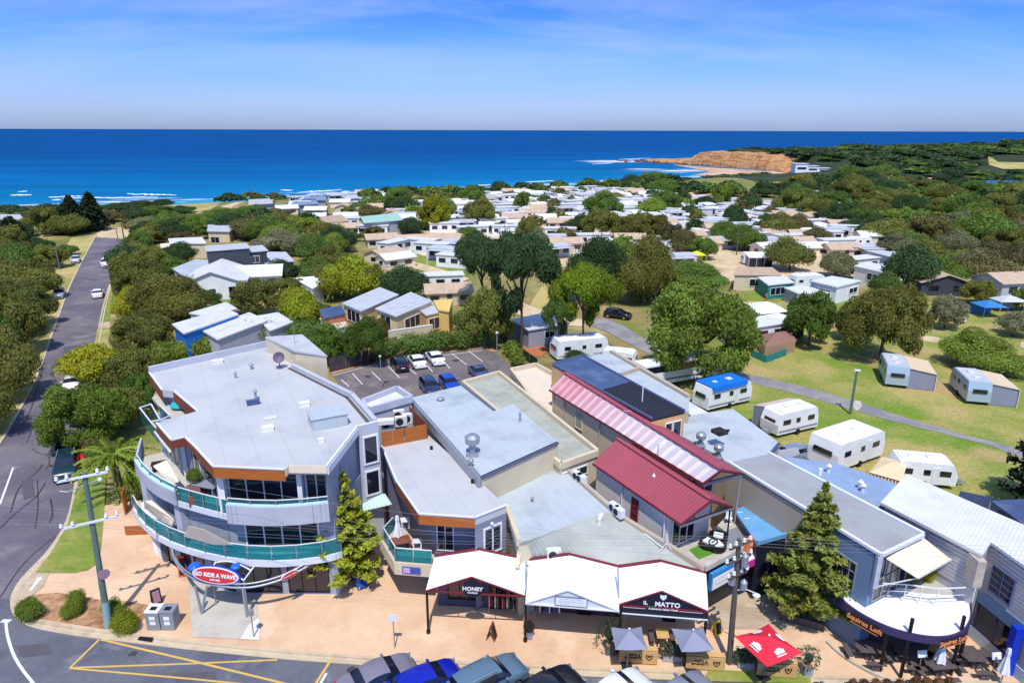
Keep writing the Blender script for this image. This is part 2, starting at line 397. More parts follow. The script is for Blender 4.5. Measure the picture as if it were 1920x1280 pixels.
def ground_mat(name,cols,scales,thr,bump=0.15,rough=0.95,fine=0.12):
 """blends of several ground colours through noises at different scales"""
 m=bpy.data.materials.new(name);m.use_nodes=True;t=m.node_tree;b=t.nodes['Principled BSDF']
 b.inputs['Roughness'].default_value=rough;b.inputs['Specular IOR Level'].default_value=0.15
 tc=t.nodes.new('ShaderNodeTexCoord');last=None
 for i,(c,s,th)in enumerate(zip(cols,[0]+scales,[0]+thr)):
  if i==0:
   rgb=t.nodes.new('ShaderNodeRGB');rgb.outputs[0].default_value=(*c,1);last=rgb.outputs[0];continue
  n=t.nodes.new('ShaderNodeTexNoise');n.inputs['Scale'].default_value=s;n.inputs['Detail'].default_value=6;n.inputs['Roughness'].default_value=0.6
  mp=t.nodes.new('ShaderNodeMapping');mp.inputs['Location'].default_value=(i*17.3,i*5.1,0)
  t.links.new(tc.outputs['Object'],mp.inputs[0]);t.links.new(mp.outputs[0],n.inputs['Vector'])
  r=t.nodes.new('ShaderNodeMapRange');r.inputs[1].default_value=th-0.06;r.inputs[2].default_value=th+0.09
  t.links.new(n.outputs['Fac'],r.inputs[0])
  mx=t.nodes.new('ShaderNodeMixRGB');mx.inputs[2].default_value=(*c,1);t.links.new(last,mx.inputs[1]);t.links.new(r.outputs[0],mx.inputs[0]);last=mx.outputs[0]
 n=t.nodes.new('ShaderNodeTexNoise');n.inputs['Scale'].default_value=3.0;n.inputs['Detail'].default_value=8;t.links.new(tc.outputs['Object'],n.inputs['Vector'])
 r=t.nodes.new('ShaderNodeMapRange');r.inputs[1].default_value=0.3;r.inputs[2].default_value=0.7;r.inputs[3].default_value=1-fine;r.inputs[4].default_value=1+fine
 t.links.new(n.outputs['Fac'],r.inputs[0])
 v=t.nodes.new('ShaderNodeVectorMath');v.operation='SCALE';t.links.new(last,v.inputs[0]);t.links.new(r.outputs[0],v.inputs['Scale'])
 t.links.new(v.outputs[0],b.inputs['Base Color'])
 bp=t.nodes.new('ShaderNodeBump');bp.inputs['Strength'].default_value=bump;bp.inputs['Distance'].default_value=0.1
 t.links.new(n.outputs['Fac'],bp.inputs['Height']);t.links.new(bp.outputs[0],b.inputs['Normal'])
 MATS[name]=m;return m
m_terrain=ground_mat('park_ground',[lin((150,132,84)),lin((108,126,58)),lin((176,156,112)),lin((84,92,52))],[0.05,0.11,0.03],[0.5,0.58,0.62])
m_lawn=ground_mat('caravan_park_lawn',[lin((134,144,66)),lin((172,158,98)),lin((108,138,46)),lin((184,154,112))],[0.085,0.07,0.11],[0.49,0.57,0.60],fine=0.24)
m_verge=ground_mat('verge_grass',[lin((124,142,62)),lin((154,152,84)),lin((100,128,48))],[0.5,0.35],[0.52,0.58])
m_asph=ground_mat('worn_asphalt',[lin((120,114,122)),lin((104,98,108)),lin((138,130,132))],[0.12,0.25],[0.5,0.6],bump=0.06,rough=0.9,fine=0.07)
m_asph2=ground_mat('grey_street_asphalt',[lin((108,110,120)),lin((94,96,108)),lin((136,134,138))],[0.2,0.4],[0.5,0.62],bump=0.06,rough=0.9,fine=0.07)
m_carpark=ground_mat('car_park_asphalt',[lin((124,114,114)),lin((108,100,104)),lin((142,130,122))],[0.15,0.3],[0.5,0.6],bump=0.06,rough=0.9,fine=0.08)
m_drive=ground_mat('park_drive_asphalt',[lin((150,146,146)),lin((132,130,134)),lin((172,160,146))],[0.25,0.5],[0.5,0.62],bump=0.06,rough=0.9,fine=0.08)
m_pave=ground_mat('peach_paving',[lin((224,189,156)),lin((212,173,139)),lin((230,200,170)),lin((196,158,125))],[0.16,0.3,0.22],[0.52,0.58,0.68],bump=0.03,rough=0.85,fine=0.035)
m_pave2=ground_mat('tan_concrete_path',[lin((196,176,150)),lin((180,160,136)),lin((206,190,166))],[0.3,0.4],[0.5,0.6],bump=0.03,rough=0.9,fine=0.05)
m_sandroad=ground_mat('sandy_track',[lin((212,190,154)),lin((196,170,132)),lin((220,204,172))],[0.2,0.4],[0.5,0.6],bump=0.1,fine=0.06)
m_soil=ground_mat('mulched_soil',[lin((178,138,104)),lin((150,110,80)),lin((196,160,122))],[1.2,2.0],[0.5,0.58],bump=0.5,fine=0.2)
m_scrub=ground_mat('headland_scrub',[lin((54,66,44)),lin((66,78,50)),lin((44,56,40))],[0.03,0.06],[0.52,0.58],bump=0.6,fine=0.25)
m_sand=ground_mat('beach_sand',[lin((206,176,146)),lin((178,142,118)),lin((214,190,164))],[0.03,0.05],[0.5,0.6],bump=0.05,fine=0.05)
m_dry=ground_mat('dry_grass',[lin((186,170,110)),lin((150,146,84)),lin((200,184,132))],[0.06,0.1],[0.5,0.6])
# ------------------------------------------------------------------ terrain, sea, headland
CLIFF=[U(1205,302,SEA),U(1250,305,SEA),U(1292,309,SEA),U(1345,313,SEA),U(1400,317,SEA),U(1450,321,SEA),U(1490,327,SEA)]
_cy=np.array([p.y for p in reversed(CLIFF)]);_cx=np.array([p.x for p in reversed(CLIFF)])
def gz(x,y):
 z=0.0
 if x<SHX[-1]:
  d=shore_y(x)-y
  z=SEA-1.5+(-SEA+1.5)*sstep(-14,150,d)
  if d>150:z=0.0
 if y>440 and x>60:
  cx=float(np.interp(y,_cy,_cx));hd=x-cx
  if y>_cy[-1]:hd=x-_cx[-1]-(y-_cy[-1])*0.4
  if y>=_cy[0]-25 and hd>-60:
   rise=(11.5+2.0*math.sin(x*0.013)+1.5*math.sin(x*0.031+y*0.01))*sstep(470,740,y)
   rise=rise*(1-sstep(795,850,y)*(1-sstep(60,220,hd)))-9.5*sstep(795,850,y)*(1-sstep(60,220,hd));base=SEA-1.5+(9.5+rise)*sstep(16,32,hd)
   if hd>32:base=rise
   z=max(z,base)if x<SHX[-1]else(base if y>480 else z)
  elif x>=SHX[-1]:
   z=max(z,10.0*sstep(470,790,y))
 if y>960:z=z*(1-sstep(960,1020,y))+(SEA-2)*sstep(960,1020,y)
 if x>470 and y>500:
  q=((x-900)/400)**2+((y-830)/290)**2
  if q<1:z+=11*(1-q)**1.5
 return z
def grid_axis(breaks):
 out=[]
 for a,b,st in breaks:out+=list(np.arange(a,b,st))
 out.append(breaks[-1][1]);return out
xs=grid_axis([(-1200,-500,40),(-500,-200,15),(-200,420,9),(420,1400,25)]);ys=grid_axis([(-60,200,20),(200,900,9),(900,1300,30)])
nx,ny=len(xs),len(ys)
tv=[(x,y,gz(x,y)-0.03)for y in ys for x in xs]
tf=[(j*nx+i,j*nx+i+1,(j+1)*nx+i+1,(j+1)*nx+i)for j in range(ny-1)for i in range(nx-1)]
g=MB();g.v=tv;g.f=tf
terrain=struct('ground',g,m_terrain,smooth=True)
terrain.data.materials.append(m_scrub);terrain.data.materials.append(m_sand)
mi=[]
for j in range(ny-1):
 for i in range(nx-1):
  x,y=xs[i]+4,ys[j]+4;k=0
  if y>430 and(x>150):k=1
  if x<SHX[-1]and shore_y(x)-y<16:k=2
  if y>560 and x>120 and gz(x,y)>-4 and x>float(np.interp(y,_cy,_cx)):k=1
  mi.append(k)
terrain.data.polygons.foreach_set('material_index',mi)
# sea
m_sea=bpy.data.materials.new('sea_water');m_sea.use_nodes=True
def build_sea():
 t=m_sea.node_tree;t.nodes.clear();o_=t.nodes.new('ShaderNodeOutputMaterial');b=t.nodes.new('ShaderNodeBsdfDiffuse');gl=t.nodes.new('ShaderNodeBsdfGlossy');gl.inputs['Roughness'].default_value=0.35;ms=t.nodes.new('ShaderNodeMixShader');ms.inputs[0].default_value=0.04;t.links.new(b.outputs[0],ms.inputs[1]);t.links.new(gl.outputs[0],ms.inputs[2]);t.links.new(ms.outputs[0],o_.inputs[0])
 at=t.nodes.new('ShaderNodeAttribute');at.attribute_name='shoredist'
 tc=t.nodes.new('ShaderNodeTexCoord')
 rp=t.nodes.new('ShaderNodeValToRGB');e=rp.color_ramp.elements
 e[0].position=0.0;e[0].color=(*lin((64,150,182)),1);e[1].position=1.0;e[1].color=(*lin((0,74,136)),1)
 for p_,c in((0.05,(26,122,172)),(0.16,(6,112,164)),(0.42,(0,97,154)),(0.75,(0,82,142))):
  q=e.new(p_);q.color=(*lin(c),1)
 t.links.new(at.outputs['Fac'],rp.inputs[0])
 mp=t.nodes.new('ShaderNodeMapping');mp.inputs['Scale'].default_value=(0.0035,0.016,1)
 n=t.nodes.new('ShaderNodeTexNoise');n.inputs['Scale'].default_value=1.0;n.inputs['Detail'].default_value=7;n.inputs['Roughness'].default_value=0.6
 t.links.new(tc.outputs['Object'],mp.inputs[0]);t.links.new(mp.outputs[0],n.inputs['Vector'])
 mr=t.nodes.new('ShaderNodeMapRange');mr.inputs[1].default_value=0.3;mr.inputs[2].default_value=0.7;mr.inputs[3].default_value=0.78;mr.inputs[4].default_value=1.22
 t.links.new(n.outputs['Fac'],mr.inputs[0])
 sc=t.nodes.new('ShaderNodeVectorMath');sc.operation='SCALE';t.links.new(rp.outputs[0],sc.inputs[0]);t.links.new(mr.outputs[0],sc.inputs['Scale'])
 # foam: torn streaks lying along the shore, thinning out to sea
 mp2=t.nodes.new('ShaderNodeMapping');mp2.inputs['Scale'].default_value=(0.02,0.085,1)
 n2=t.nodes.new('ShaderNodeTexNoise');n2.inputs['Scale'].default_value=1.0;n2.inputs['Detail'].default_value=8;n2.inputs['Roughness'].default_value=0.62;n2.inputs['Distortion'].default_value=0.6
 t.links.new(tc.outputs['Object'],mp2.inputs[0]);t.links.new(mp2.outputs[0],n2.inputs['Vector'])
 fm=t.nodes.new('ShaderNodeAttribute');fm.attribute_name='foam'
 ad=t.nodes.new('ShaderNodeMath');ad.operation='ADD';t.links.new(n2.outputs['Fac'],ad.inputs[0]);t.links.new(fm.outputs['Fac'],ad.inputs[1])
 r2=t.nodes.new('ShaderNodeMapRange');r2.inputs[1].default_value=0.98;r2.inputs[2].default_value=1.12;t.links.new(ad.outputs[0],r2.inputs[0])
 mx=t.nodes.new('ShaderNodeMixRGB');mx.inputs[2].default_value=(0.78,0.8,0.84,1);t.links.new(sc.outputs[0],mx.inputs[1]);t.links.new(r2.outputs[0],mx.inputs[0])
 t.links.new(mx.outputs[0],b.inputs['Color'])
 mp3=t.nodes.new('ShaderNodeMapping');mp3.inputs['Scale'].default_value=(0.03,0.09,1)
 n3=t.nodes.new('ShaderNodeTexNoise');n3.inputs['Scale'].default_value=1.0;n3.inputs['Detail'].default_value=6
 t.links.new(tc.outputs['Object'],mp3.inputs[0]);t.links.new(mp3.outputs[0],n3.inputs['Vector'])
 bp=t.nodes.new('ShaderNodeBump');bp.inputs['Strength'].default_value=0.35;bp.inputs['Distance'].default_value=1.0
 t.links.new(n3.outputs['Fac'],bp.inputs['Height']);t.links.new(bp.outputs[0],b.inputs['Normal'])
build_sea()
sx=[-70000,-30000,-12000,-5000,-2500,-1400]+list(np.arange(-900,520,20))+[700,1200,2500,5000,12000,30000,70000]
sy=list(np.arange(240,920,8))+[960,1020,1100,1250,1500,2000,3000,5000,9000,20000,50000,110000]
s=MB();s.v=[(x,y,SEA)for y in sy for x in sx]
n_=len(sx);s.f=[(j*n_+i,j*n_+i+1,(j+1)*n_+i+1,(j+1)*n_+i)for j in range(len(sy)-1)for i in range(n_-1)]
sea=struct('sea',s,m_sea)
def set_attr(me,name,vals):
 a=me.attributes.new(name,'FLOAT','POINT');a.data.foreach_set('value',vals)
sd,fo=[],[]
for y in sy:
 for x in sx:
  d=y-shore_y(min(x,SHX[-1]))
  sd.append(min(1,max(0,d/900))**0.6)
  f=0.0
  if-14<d<75:f=0.59*(1-max(0,d)/75)**0.6*(0.85+0.15*math.sin(d*0.32))
  # reef off the headland
  q=((x-(CLIFF[0].x-40))/70)**2+((y-CLIFF[0].y+10)/60)**2
  if q<1:f=max(f,0.62*(1-q)**0.4)
  q=((x-165)/90)**2+((y-700)/60)**2
  if q<1:f=max(f,0.55*(1-q)**0.4)
  fo.append(f)
set_attr(sea.data,'shoredist',sd);set_attr(sea.data,'foam',fo)
# lines of breaking waves
def wave(px0,px1,py0,py1,w):
 m_=MB();n=22;top=[]
 rs=random.Random(int(px0*7+py0))
 a=U(px0,py0,SEA);b=U(px1,py1,SEA);vs=[];fs=[]
 for i in range(n+1):
  t=i/n;p=a.lerp(b,t);ww=w*0.7*(0.15+0.85*math.sin(math.pi*min(1,max(0,t))))*rs.uniform(0.5,1.25);oy=rs.uniform(-0.5,0.5)*w
  for k,(dy,dz)in enumerate(((-0.5,0.05),(-0.2,0.3),(0.15,0.42),(0.5,0.05))):
   vs.append((p.x,p.y+oy+dy*ww,SEA+dz*(0.5+0.5*ww/w)))
 for i in range(n):
  for k in range(3):fs.append((i*4+k,(i+1)*4+k,(i+1)*4+k+1,i*4+k+1))
 m_.add(vs,fs);return struct('breaking_wave',m_,m_foam,smooth=True)
m_foam=M('sea_foam',236,240,246,rough=0.9,var=0.12,vscale=0.3)
for a in[(90,158,370,368,5),(120,300,372,370,5),(20,60,366,366,5),(100,115,375,375,4),(235,330,364,366,5),(35,50,360,359,4),
(525,548,357,357,6),(560,640,361,356,7),(640,656,360,359,5),(876,920,349,347,7),(985,1040,342,339,7),(1105,1160,342,337,8),(1110,1150,308,306,5),(1130,1200,303,299,7),(1160,1220,299,297,6),(1195,1240,333,331,6),(1240,1290,322,319,4)]:
 wave(*a)
def drape(name,px,m,dz=0.03,step=14.0,world=False,kind='structure'):
 """a sheet of ground cover lying on the terrain, traced by its corner points"""
 pts=px if world else[P(x,y)for x,y in px]
 bm=bmesh.new();vs=[bm.verts.new((p[0],p[1],0))for p in pts]
 f=bm.faces.new(vs);bm.normal_update()
 if f.normal.z<0:f.normal_flip()
 bmesh.ops.triangulate(bm,faces=bm.faces[:])
 if step:
  for _ in range(7):
   es=[e for e in bm.edges if e.calc_length()>step]
   if not es:break
   bmesh.ops.subdivide_edges(bm,edges=es,cuts=1)
   bmesh.ops.triangulate(bm,faces=bm.faces[:])
 for v in bm.verts:v.co.z=gz(v.co.x,v.co.y)+dz
 me=bpy.data.meshes.new(name);bm.to_mesh(me);bm.free();me.materials.append(m)
 o=bpy.data.objects.new(name,me);COL.objects.link(o);o['kind']=kind;return o
 # cliff of the headland
def noise3(x,y,z):
 from mathutils import noise
 return noise.fractal(Vector((x,y,z)),0.9,2.0,5)
def build_cliff():
 m=bpy.data.materials.new('ochre_cliff_rock');m.use_nodes=True;t=m.node_tree;b=t.nodes['Principled BSDF'];b.inputs['Roughness'].default_value=0.95;b.inputs['Specular IOR Level'].default_value=0.1
 tc=t.nodes.new('ShaderNodeTexCoord');mp=t.nodes.new('ShaderNodeMapping');mp.inputs['Scale'].default_value=(0.06,0.06,0.5)
 n=t.nodes.new('ShaderNodeTexNoise');n.inputs['Scale'].default_value=1;n.inputs['Detail'].default_value=8;n.inputs['Roughness'].default_value=0.65
 r=t.nodes.new('ShaderNodeValToRGB');e=r.color_ramp.elements
 e[0].position=0.3;e[0].color=(*lin((134,96,74)),1);e[1].position=0.72;e[1].color=(*lin((220,190,142)),1)
 for p_,c in((0.45,(170,122,84)),(0.55,(200,156,106)),(0.62,(168,118,86))):
  q=e.new(p_);q.color=(*lin(c),1)
 t.links.new(tc.outputs['Object'],mp.inputs[0]);t.links.new(mp.outputs[0],n.inputs['Vector']);t.links.new(n.outputs['Fac'],r.inputs[0]);t.links.new(r.outputs[0],b.inputs['Base Color'])
 c=MB();NU,NV=150,18;pl=[Vector((p.x,p.y,0))for p in CLIFF]
 seg=[0]
 for a,q in zip(pl,pl[1:]):seg.append(seg[-1]+(q-a).length)
 tot=seg[-1];cols=[]
 for i in range(NU+1):
  sdist=tot*i/NU;k=max(j for j in range(len(seg))if seg[j]<=sdist+1e-6);k=min(k,len(pl)-2)
  p=pl[k].lerp(pl[k+1],(sdist-seg[k])/(seg[k+1]-seg[k]));u=i/NU
  # height of the edge: low rocks at the seaward tip, full height in the middle, tailing off inland
  hh=3+2.5*sstep(0.10,0.20,u)+10.5*sstep(0.30,0.40,u)
  hh*=1-0.75*sstep(0.72,1.0,u)
  hh+=1.3*noise3(sdist*0.05,3,0)
  for j in range(NV+1):
   v=j/NV;gul=noise3(sdist*0.13,v*0.25,1)*3.4+noise3(sdist*0.4,v*1.5,5)*1.5
   back=2+10*v**1.5+(20 if j==NV else 0)
   c.v.append((p.x+(back+gul*(0.4+0.6*(1-abs(2*v-1))))*0.93-3,p.y+back*0.30+gul*0.2,SEA-0.5+hh*v+(0.5 if j==NV else 0)))
 for i in range(NU):
  for j in range(NV):c.f.append((i*(NV+1)+j,(i+1)*(NV+1)+j,(i+1)*(NV+1)+j+1,i*(NV+1)+j+1))
 o=struct('sea_cliff',c,m)
 rk=MB();rs=random.Random(5)
 for i in range(70):
  u=rs.random()**1.5;p=CLIFF[0].lerp(CLIFF[2],u);r_=rs.uniform(0.8,3.4)
  x,y=p.x+rs.uniform(-42,8)*(1-u)-4,p.y+rs.uniform(-22,16)*(1-0.5*u)
  vs=[]
  for q in[(0,0,1),(1,0,.2),(.4,.9,.3),(-.7,.6,.2),(-.8,-.5,.3),(.3,-.9,.2)]:
   vs.append((x+q[0]*r_*rs.uniform(.7,1.5),y+q[1]*r_,SEA-0.3+q[2]*r_*rs.uniform(0.5,1.0)))
  rk.add(vs,[(0,1,2),(0,2,3),(0,3,4),(0,4,5),(0,5,1)])
 ro=rk.build('reef_rocks',M('dark_reef_rock',96,66,56,rough=0.95,var=0.25,vscale=0.2));ro['kind']='stuff'
build_cliff()
sand=MB();sand.sheet([U(x,y,SEA+0.25)for x,y in[(1262,309),(1292,311),(1345,315),(1400,318),(1450,322),(1500,326),(1490,336),(1440,338),(1400,336),(1350,331),(1300,329),(1330,322)]])
struct('beach',sand,m_sand)
inlet=MB();inlet.sheet([(p.x,p.y,0.25)for p in[U(x,y,0.25)for x,y in[(1745,339),(1790,338),(1840,338),(2100,335),(2100,352),(1900,351),(1830,348),(1770,343)]]])
struct('inlet_water',inlet,mat('inlet_blue_water',lin((40,96,150)),rough=0.3,spec=0.25,var=0.15,vscale=0.02))
drape('inlet_sandbank',[(1726,334),(1790,334),(1845,334),(1845,337),(1790,337),(1735,338)],m_sand,0.3,25)
drape('headland_paddock',[(1851,300),(1872,296),(1990,300),(1990,322),(1880,318),(1855,311)],m_dry,0.5,20)
drape('headland_track',[(1779,300),(1800,303),(1833,310),(1832,313),(1800,308)],m_sandroad,0.6,15)
# foreshore of the left: dry grass, paths
drape('foreshore_dry_grass',[(300,395),(330,378),(420,371),(445,374),(400,392),(350,401),(318,408)],m_dry,0.05)
drape('clifftop_path',[(-60,407),(40,400),(130,387),(200,383),(300,379),(330,382),(250,388),(130,393),(60,405),(-60,414)],m_sandroad,0.06)
drape('foreshore_car_park',[(360,402),(400,392),(430,383),(450,377),(460,379),(430,392),(400,398),(372,406)],m_sandroad,0.07)
drape('clearing_dry_grass',[(62,440),(85,420),(112,425),(125,436),(100,447),(62,448)],m_dry,0.03)
# ------------------------------------------------------------------ roads
KERB=[(246,431),(226,468),(209,520),(194,565),(182,622),(172,690),(156,800),(136,930),(124,980),(88,1035),(46,1075),(24,1105),(17,1130),(24,1155),(52,1175),(112,1187),(185,1197),(260,1206),(400,1223),(620,1243),(800,1253),(1100,1268),(1320,1276),(1600,1286),(2000,1300)]
LEFT=[(184,436),(165,470),(147,505),(128,545),(112,590),(94,640),(74,700),(44,760),(0,835),(-120,1010)]
kerb_w=[P(x,y)for x,y in KERB];left_w=[P(x,y)for x,y in LEFT]
drape('road',left_w[:]+[Vector((-75,36,0)),Vector((-75,12,0)),Vector((75,12,0))]+list(reversed(kerb_w)),m_asph,0.0,0,world=True)
drape('street',[(p.x,p.y)for p in[P(-150,1125),P(15,1122),P(26,1160),P(112,1190),P(260,1209),P(620,1246),P(1100,1271),P(2000,1303)]]+[(75,12),(-75,12)],m_asph2,0.02,0,world=True)
drape('road_end_gravel',[(184,436),(200,427),(248,425),(258,432),(240,448),(180,445)],m_sandroad,0.03)
def offset_line(pts,d):
 out=[]
 for i,p in enumerate(pts):
  a=pts[max(i-1,0)];b=pts[min(i+1,len(pts)-1)];t=(b-a);t.z=0;t.normalize()
  out.append(Vector((p.x-t.y*d,p.y+t.x*d,0)))
 return out
def ribbon(name,pts,d0,d1,z0,m,ztop=None):
 a=offset_line(pts,d0);b=offset_line(pts,d1);o=MB();n=len(pts)
 vs=[(p.x,p.y,0.0)for p in a]+[(p.x,p.y,z0)for p in a]+[(p.x,p.y,z0)for p in b]+[(p.x,p.y,0.0)for p in b]
 fs=[]
 for i in range(n-1):
  for k in range(3):fs.append((k*n+i,k*n+i+1,(k+1)*n+i+1,(k+1)*n+i))
 o.add(vs,fs);bm=bmesh.new();me=bpy.data.meshes.new(name);me.from_pydata(o.v,[],o.f);bm.from_mesh(me);bmesh.ops.recalc_face_normals(bm,faces=bm.faces[:])
 bm.to_mesh(me);bm.free();me.materials.append(m);ob=bpy.data.objects.new(name,me);COL.objects.link(ob);ob['kind']='structure';return ob
def fine(pts,step=1.2):
 out=[]
 for a,b in zip(pts,pts[1:]):
  n=max(1,int((b-a).length/step))
  out+=[a.lerp(b,i/n)for i in range(n)]
 return out+[pts[-1]]
def smooth_line(pts,it=2):
 for _ in range(it):
  q=[pts[0]]
  for a,b in zip(pts,pts[1:]):q+=[a.lerp(b,0.25),a.lerp(b,0.75)]
  pts=q+[pts[-1]]
 return pts
kline=smooth_line(kerb_w,2);lline=smooth_line(left_w,1)
ribbon('gutter',kline,0.0,0.42,0.03,m_kerb)
ribbon('kerb',kline,0.42,0.62,0.13,m_kerb)
ribbon('kerb',[p for p in lline],-0.25,0.05,0.11,m_kerb)
PZ=0.125
inner=offset_line(kline,0.62)
near=[p for p in inner if p.y<P(130,955).y+0.01 or p.x>-20]
near=[p for p in near if p.y<52]
back=[Vector((18,50,0)),Vector((4,62,0)),Vector((-10,62,0)),Vector((-29,52,0))]
pv=drape('pavement',[(p.x,p.y)for p in near]+[(75,27),(75,31),(34,34),(28,38)]+[(p.x,p.y)for p in back],m_pave,PZ-0.03,0,world=True)
def sheet(name,px,m,z,kind='structure'):
 s=MB();s.sheet([U(x,y,z)for x,y in px]);o=s.build(name,m);o['kind']=kind;return o
sheet('verge',[(126,985),(140,930),(153,870),(200,870),(197,930),(193,985),(189,1030),(181,1056),(164,1068),(140,1073),(66,1073),(92,1040)],m_verge,PZ+0.012)
sheet('garden_bed',[(48,1124),(60,1114),(110,1110),(190,1124),(240,1126),(292,1136),(268,1160),(232,1176),(195,1178),(120,1166),(62,1156),(44,1140)],m_soil,PZ+0.012)
sheet('corner_footpath',[(29,1140),(30,1110),(52,1083),(66,1073),(92,1073),(80,1100),(60,1114),(48,1124),(44,1140),(62,1156),(40,1158)],m_pave2,PZ+0.006)
sheet('entry_slab',[(352,1065),(480,1078),(486,1199),(361,1193)],m_concrete,PZ+0.01)
sheet('entry_ramp',[(450,1197),(466,1170),(487,1155),(487,1199)],M('pale_ramp_concrete',222,218,210,rough=0.9,var=0.04),PZ+0.02)
sheet('rear_path',[(1335,1120),(1420,1020),(1480,1060),(1470,1110),(1545,1130),(1560,1178),(1330,1178)],m_pave2,PZ+0.01)
sheet('lawn_strip',[(1325,1262),(1328,1254),(1520,1262),(1520,1280),(1325,1276)],m_verge,PZ+0.015)
sheet('nature_strip',[(209,535),(214,535),(206,590),(203,625),(207,655),(178,655),(184,622),(196,567)],m_verge,0.05)
sheet('crossover',[(187,603),(206,603),(207,615),(184,615)],m_pave2,0.06)
sheet('dry_verge',[(182,617),(206,617),(206,652),(176,652)],m_dry,0.055)
drape('west_verge',[(p.x,p.y)for p in offset_line(lline,-0.3)]+[(p.x,p.y)for p in reversed(offset_line(lline,-6.0))],m_dry,0.01,0,world=True)
# painted lines
def stripe(name,pts,w,m,z):
 pts=[Vector((p.x,p.y,0))for p in pts];a=offset_line(pts,w/2);b=offset_line(pts,-w/2);s=MB();n=len(pts)
 s.add([(p.x,p.y,z)for p in b]+[(p.x,p.y,z)for p in a],[(i,i+1,n+i+1,n+i)for i in range(n-1)])
 o=s.build(name,m);o['kind']='structure';return o
def pxs(l):return[U(x,y,0)for x,y in l]
ZL=0.032
stripe('yellow_line',pxs([(186,1199),(131,1252)]),0.14,m_yelline,ZL)
stripe('yellow_line',pxs([(131,1252),(360,1244),(520,1237)]),0.13,m_yelline,ZL+0.004)
stripe('yellow_line',pxs([(190,1199),(360,1239),(540,1283)]),0.15,m_yelline,ZL+0.008)
stripe('yellow_line',pxs([(133,1253),(360,1273),(470,1284)]),0.13,m_yelline,ZL+0.012)
stripe('yellow_line',pxs([(623,1233),(590,1285)]),0.16,m_yelline,ZL)
stripe('white_line',pxs([(612,1262),(590,1300)]),0.16,m_aspline,ZL)
stripe('white_line',smooth_line(pxs([(11,1165),(14,1195),(30,1240),(70,1290)])),0.16,m_aspline,ZL)
stripe('white_line',pxs([(3,1164),(20,1164)]),0.3,m_aspline,ZL+0.004)
m_patch=M('road_patch_asphalt',92,88,96,rough=0.9,var=0.08,vscale=1.5)
for l in([(40,900),(60,896),(66,930),(44,936)],[(96,1035),(110,1012),(118,1018),(100,1045)],[(120,650),(150,646),(146,668),(116,672)],[(30,1210),(90,1205),(100,1226),(40,1232)],[(320,1262),(400,1258),(410,1272),(330,1278)]):sheet('road_patch',l,m_patch,0.026)
m_oil=M('oil_stain',70,66,70,rough=0.7,var=0.2)
for i_,(x_,y_,r_)in enumerate([(700,1262,.5),(900,1268,.45),(660,1256,.35),(250,1225,.3),(690,706,.5),(855,676,.6),(725,716,.4)]):
 c_=U(x_,y_,0);rs_=random.Random(i_);sheet('oil_stain',[(x_,y_)]*3,m_oil,0.03)if False else struct('oil_stain',MB().sheet([(c_.x+r_*rs_.uniform(.6,1.1)*math.cos(k*.7),c_.y+r_*rs_.uniform(.6,1.1)*math.sin(k*.7),0.034)for k in range(9)]),m_oil)
stripe('white_line',pxs([(25,876),(0,945)]),0.16,m_aspline,0.02)
sheet('painted_arrow',[(54,1106),(70,1084),(67,1083),(78,1080),(79,1088),(76,1086),(60,1106)],m_aspline,PZ+0.02)
# tar-sealed cracks in the left road
m_tar=M('tar_crack_seal',66,62,68,rough=0.6)
for k,l in enumerate([[(20,960),(30,925),(42,905),(70,885),(80,870)],[(60,840),(72,850),(90,852),(94,866),(88,878)],[(0,990),(25,965),(50,945),(70,930),(85,905)],[(0,1120),(40,1058),(90,1015),(105,1005)],
[(40,800),(58,770),(72,720),(80,690)],[(50,830),(66,790),(90,780),(100,760)],[(95,935),(100,965),(92,980)],[(70,900),(72,950),(66,990)]]):
 stripe('crack_seal',smooth_line(pxs(l),2),0.09 if k%2 else 0.13,m_tar,0.014)
sheet('drain_grate',[(257,1198),(262,1192),(288,1194),(284,1202)],m_black2,PZ+0.022)
# ------------------------------------------------------------------ car park behind the shops, park drives, lawns
CP=[(622,702),(680,685),(760,668),(850,660),(905,653),(925,660),(962,690),(950,720),(870,735),(780,760),(700,760),(640,725)]
sheet('car_park',CP,m_carpark,0.02)
sheet('car_park_border',[(618,694),(680,678),(760,662),(850,655),(908,648),(936,658),(925,660),(905,653),(850,660),(760,668),(680,685),(622,702)],m_soil,0.04)
for a,b in[((661,700),(680,721)),((697,697),(715,714)),((728,687),(749,708)),((765,690),(781,702)),((800,684),(811,697)),((830,676),(844,691)),((847,663),(875,684)),((879,658),(905,678)),((640,712),(655,725))]:
 stripe('bay_line',pxs([a,b]),0.12,m_aspline,0.03)
stripe('bay_line',pxs([(624,704),(680,689),(760,672),(850,664),(903,657)]),0.14,m_aspline,0.028)
drape('park_lawn',[(1395,545),(1470,545),(1700,560),(1930,590),(2100,700),(2100,1060),(1800,960),(1600,900),(1400,800),(1250,700),(1380,640)],m_lawn,0.0,0)
sheet('park_drive',[(1398,700),(1450,711),(1520,727),(1600,751),(1700,783),(1800,812),(1950,850),(1950,872),(1860,836),(1760,810),(1660,786),(1590,765),(1500,740),(1440,725),(1390,712)],m_drive,0.03)
sheet('park_drive',[(1112,600),(1130,596),(1165,608),(1200,630),(1240,652),(1300,680),(1398,700),(1390,712),(1290,692),(1225,668),(1180,645),(1140,622),(1110,612)],m_drive,0.034)
sheet('drive_patch',[(1597,758),(1604,750),(1614,752),(1616,762),(1606,770)],m_concrete,0.04)
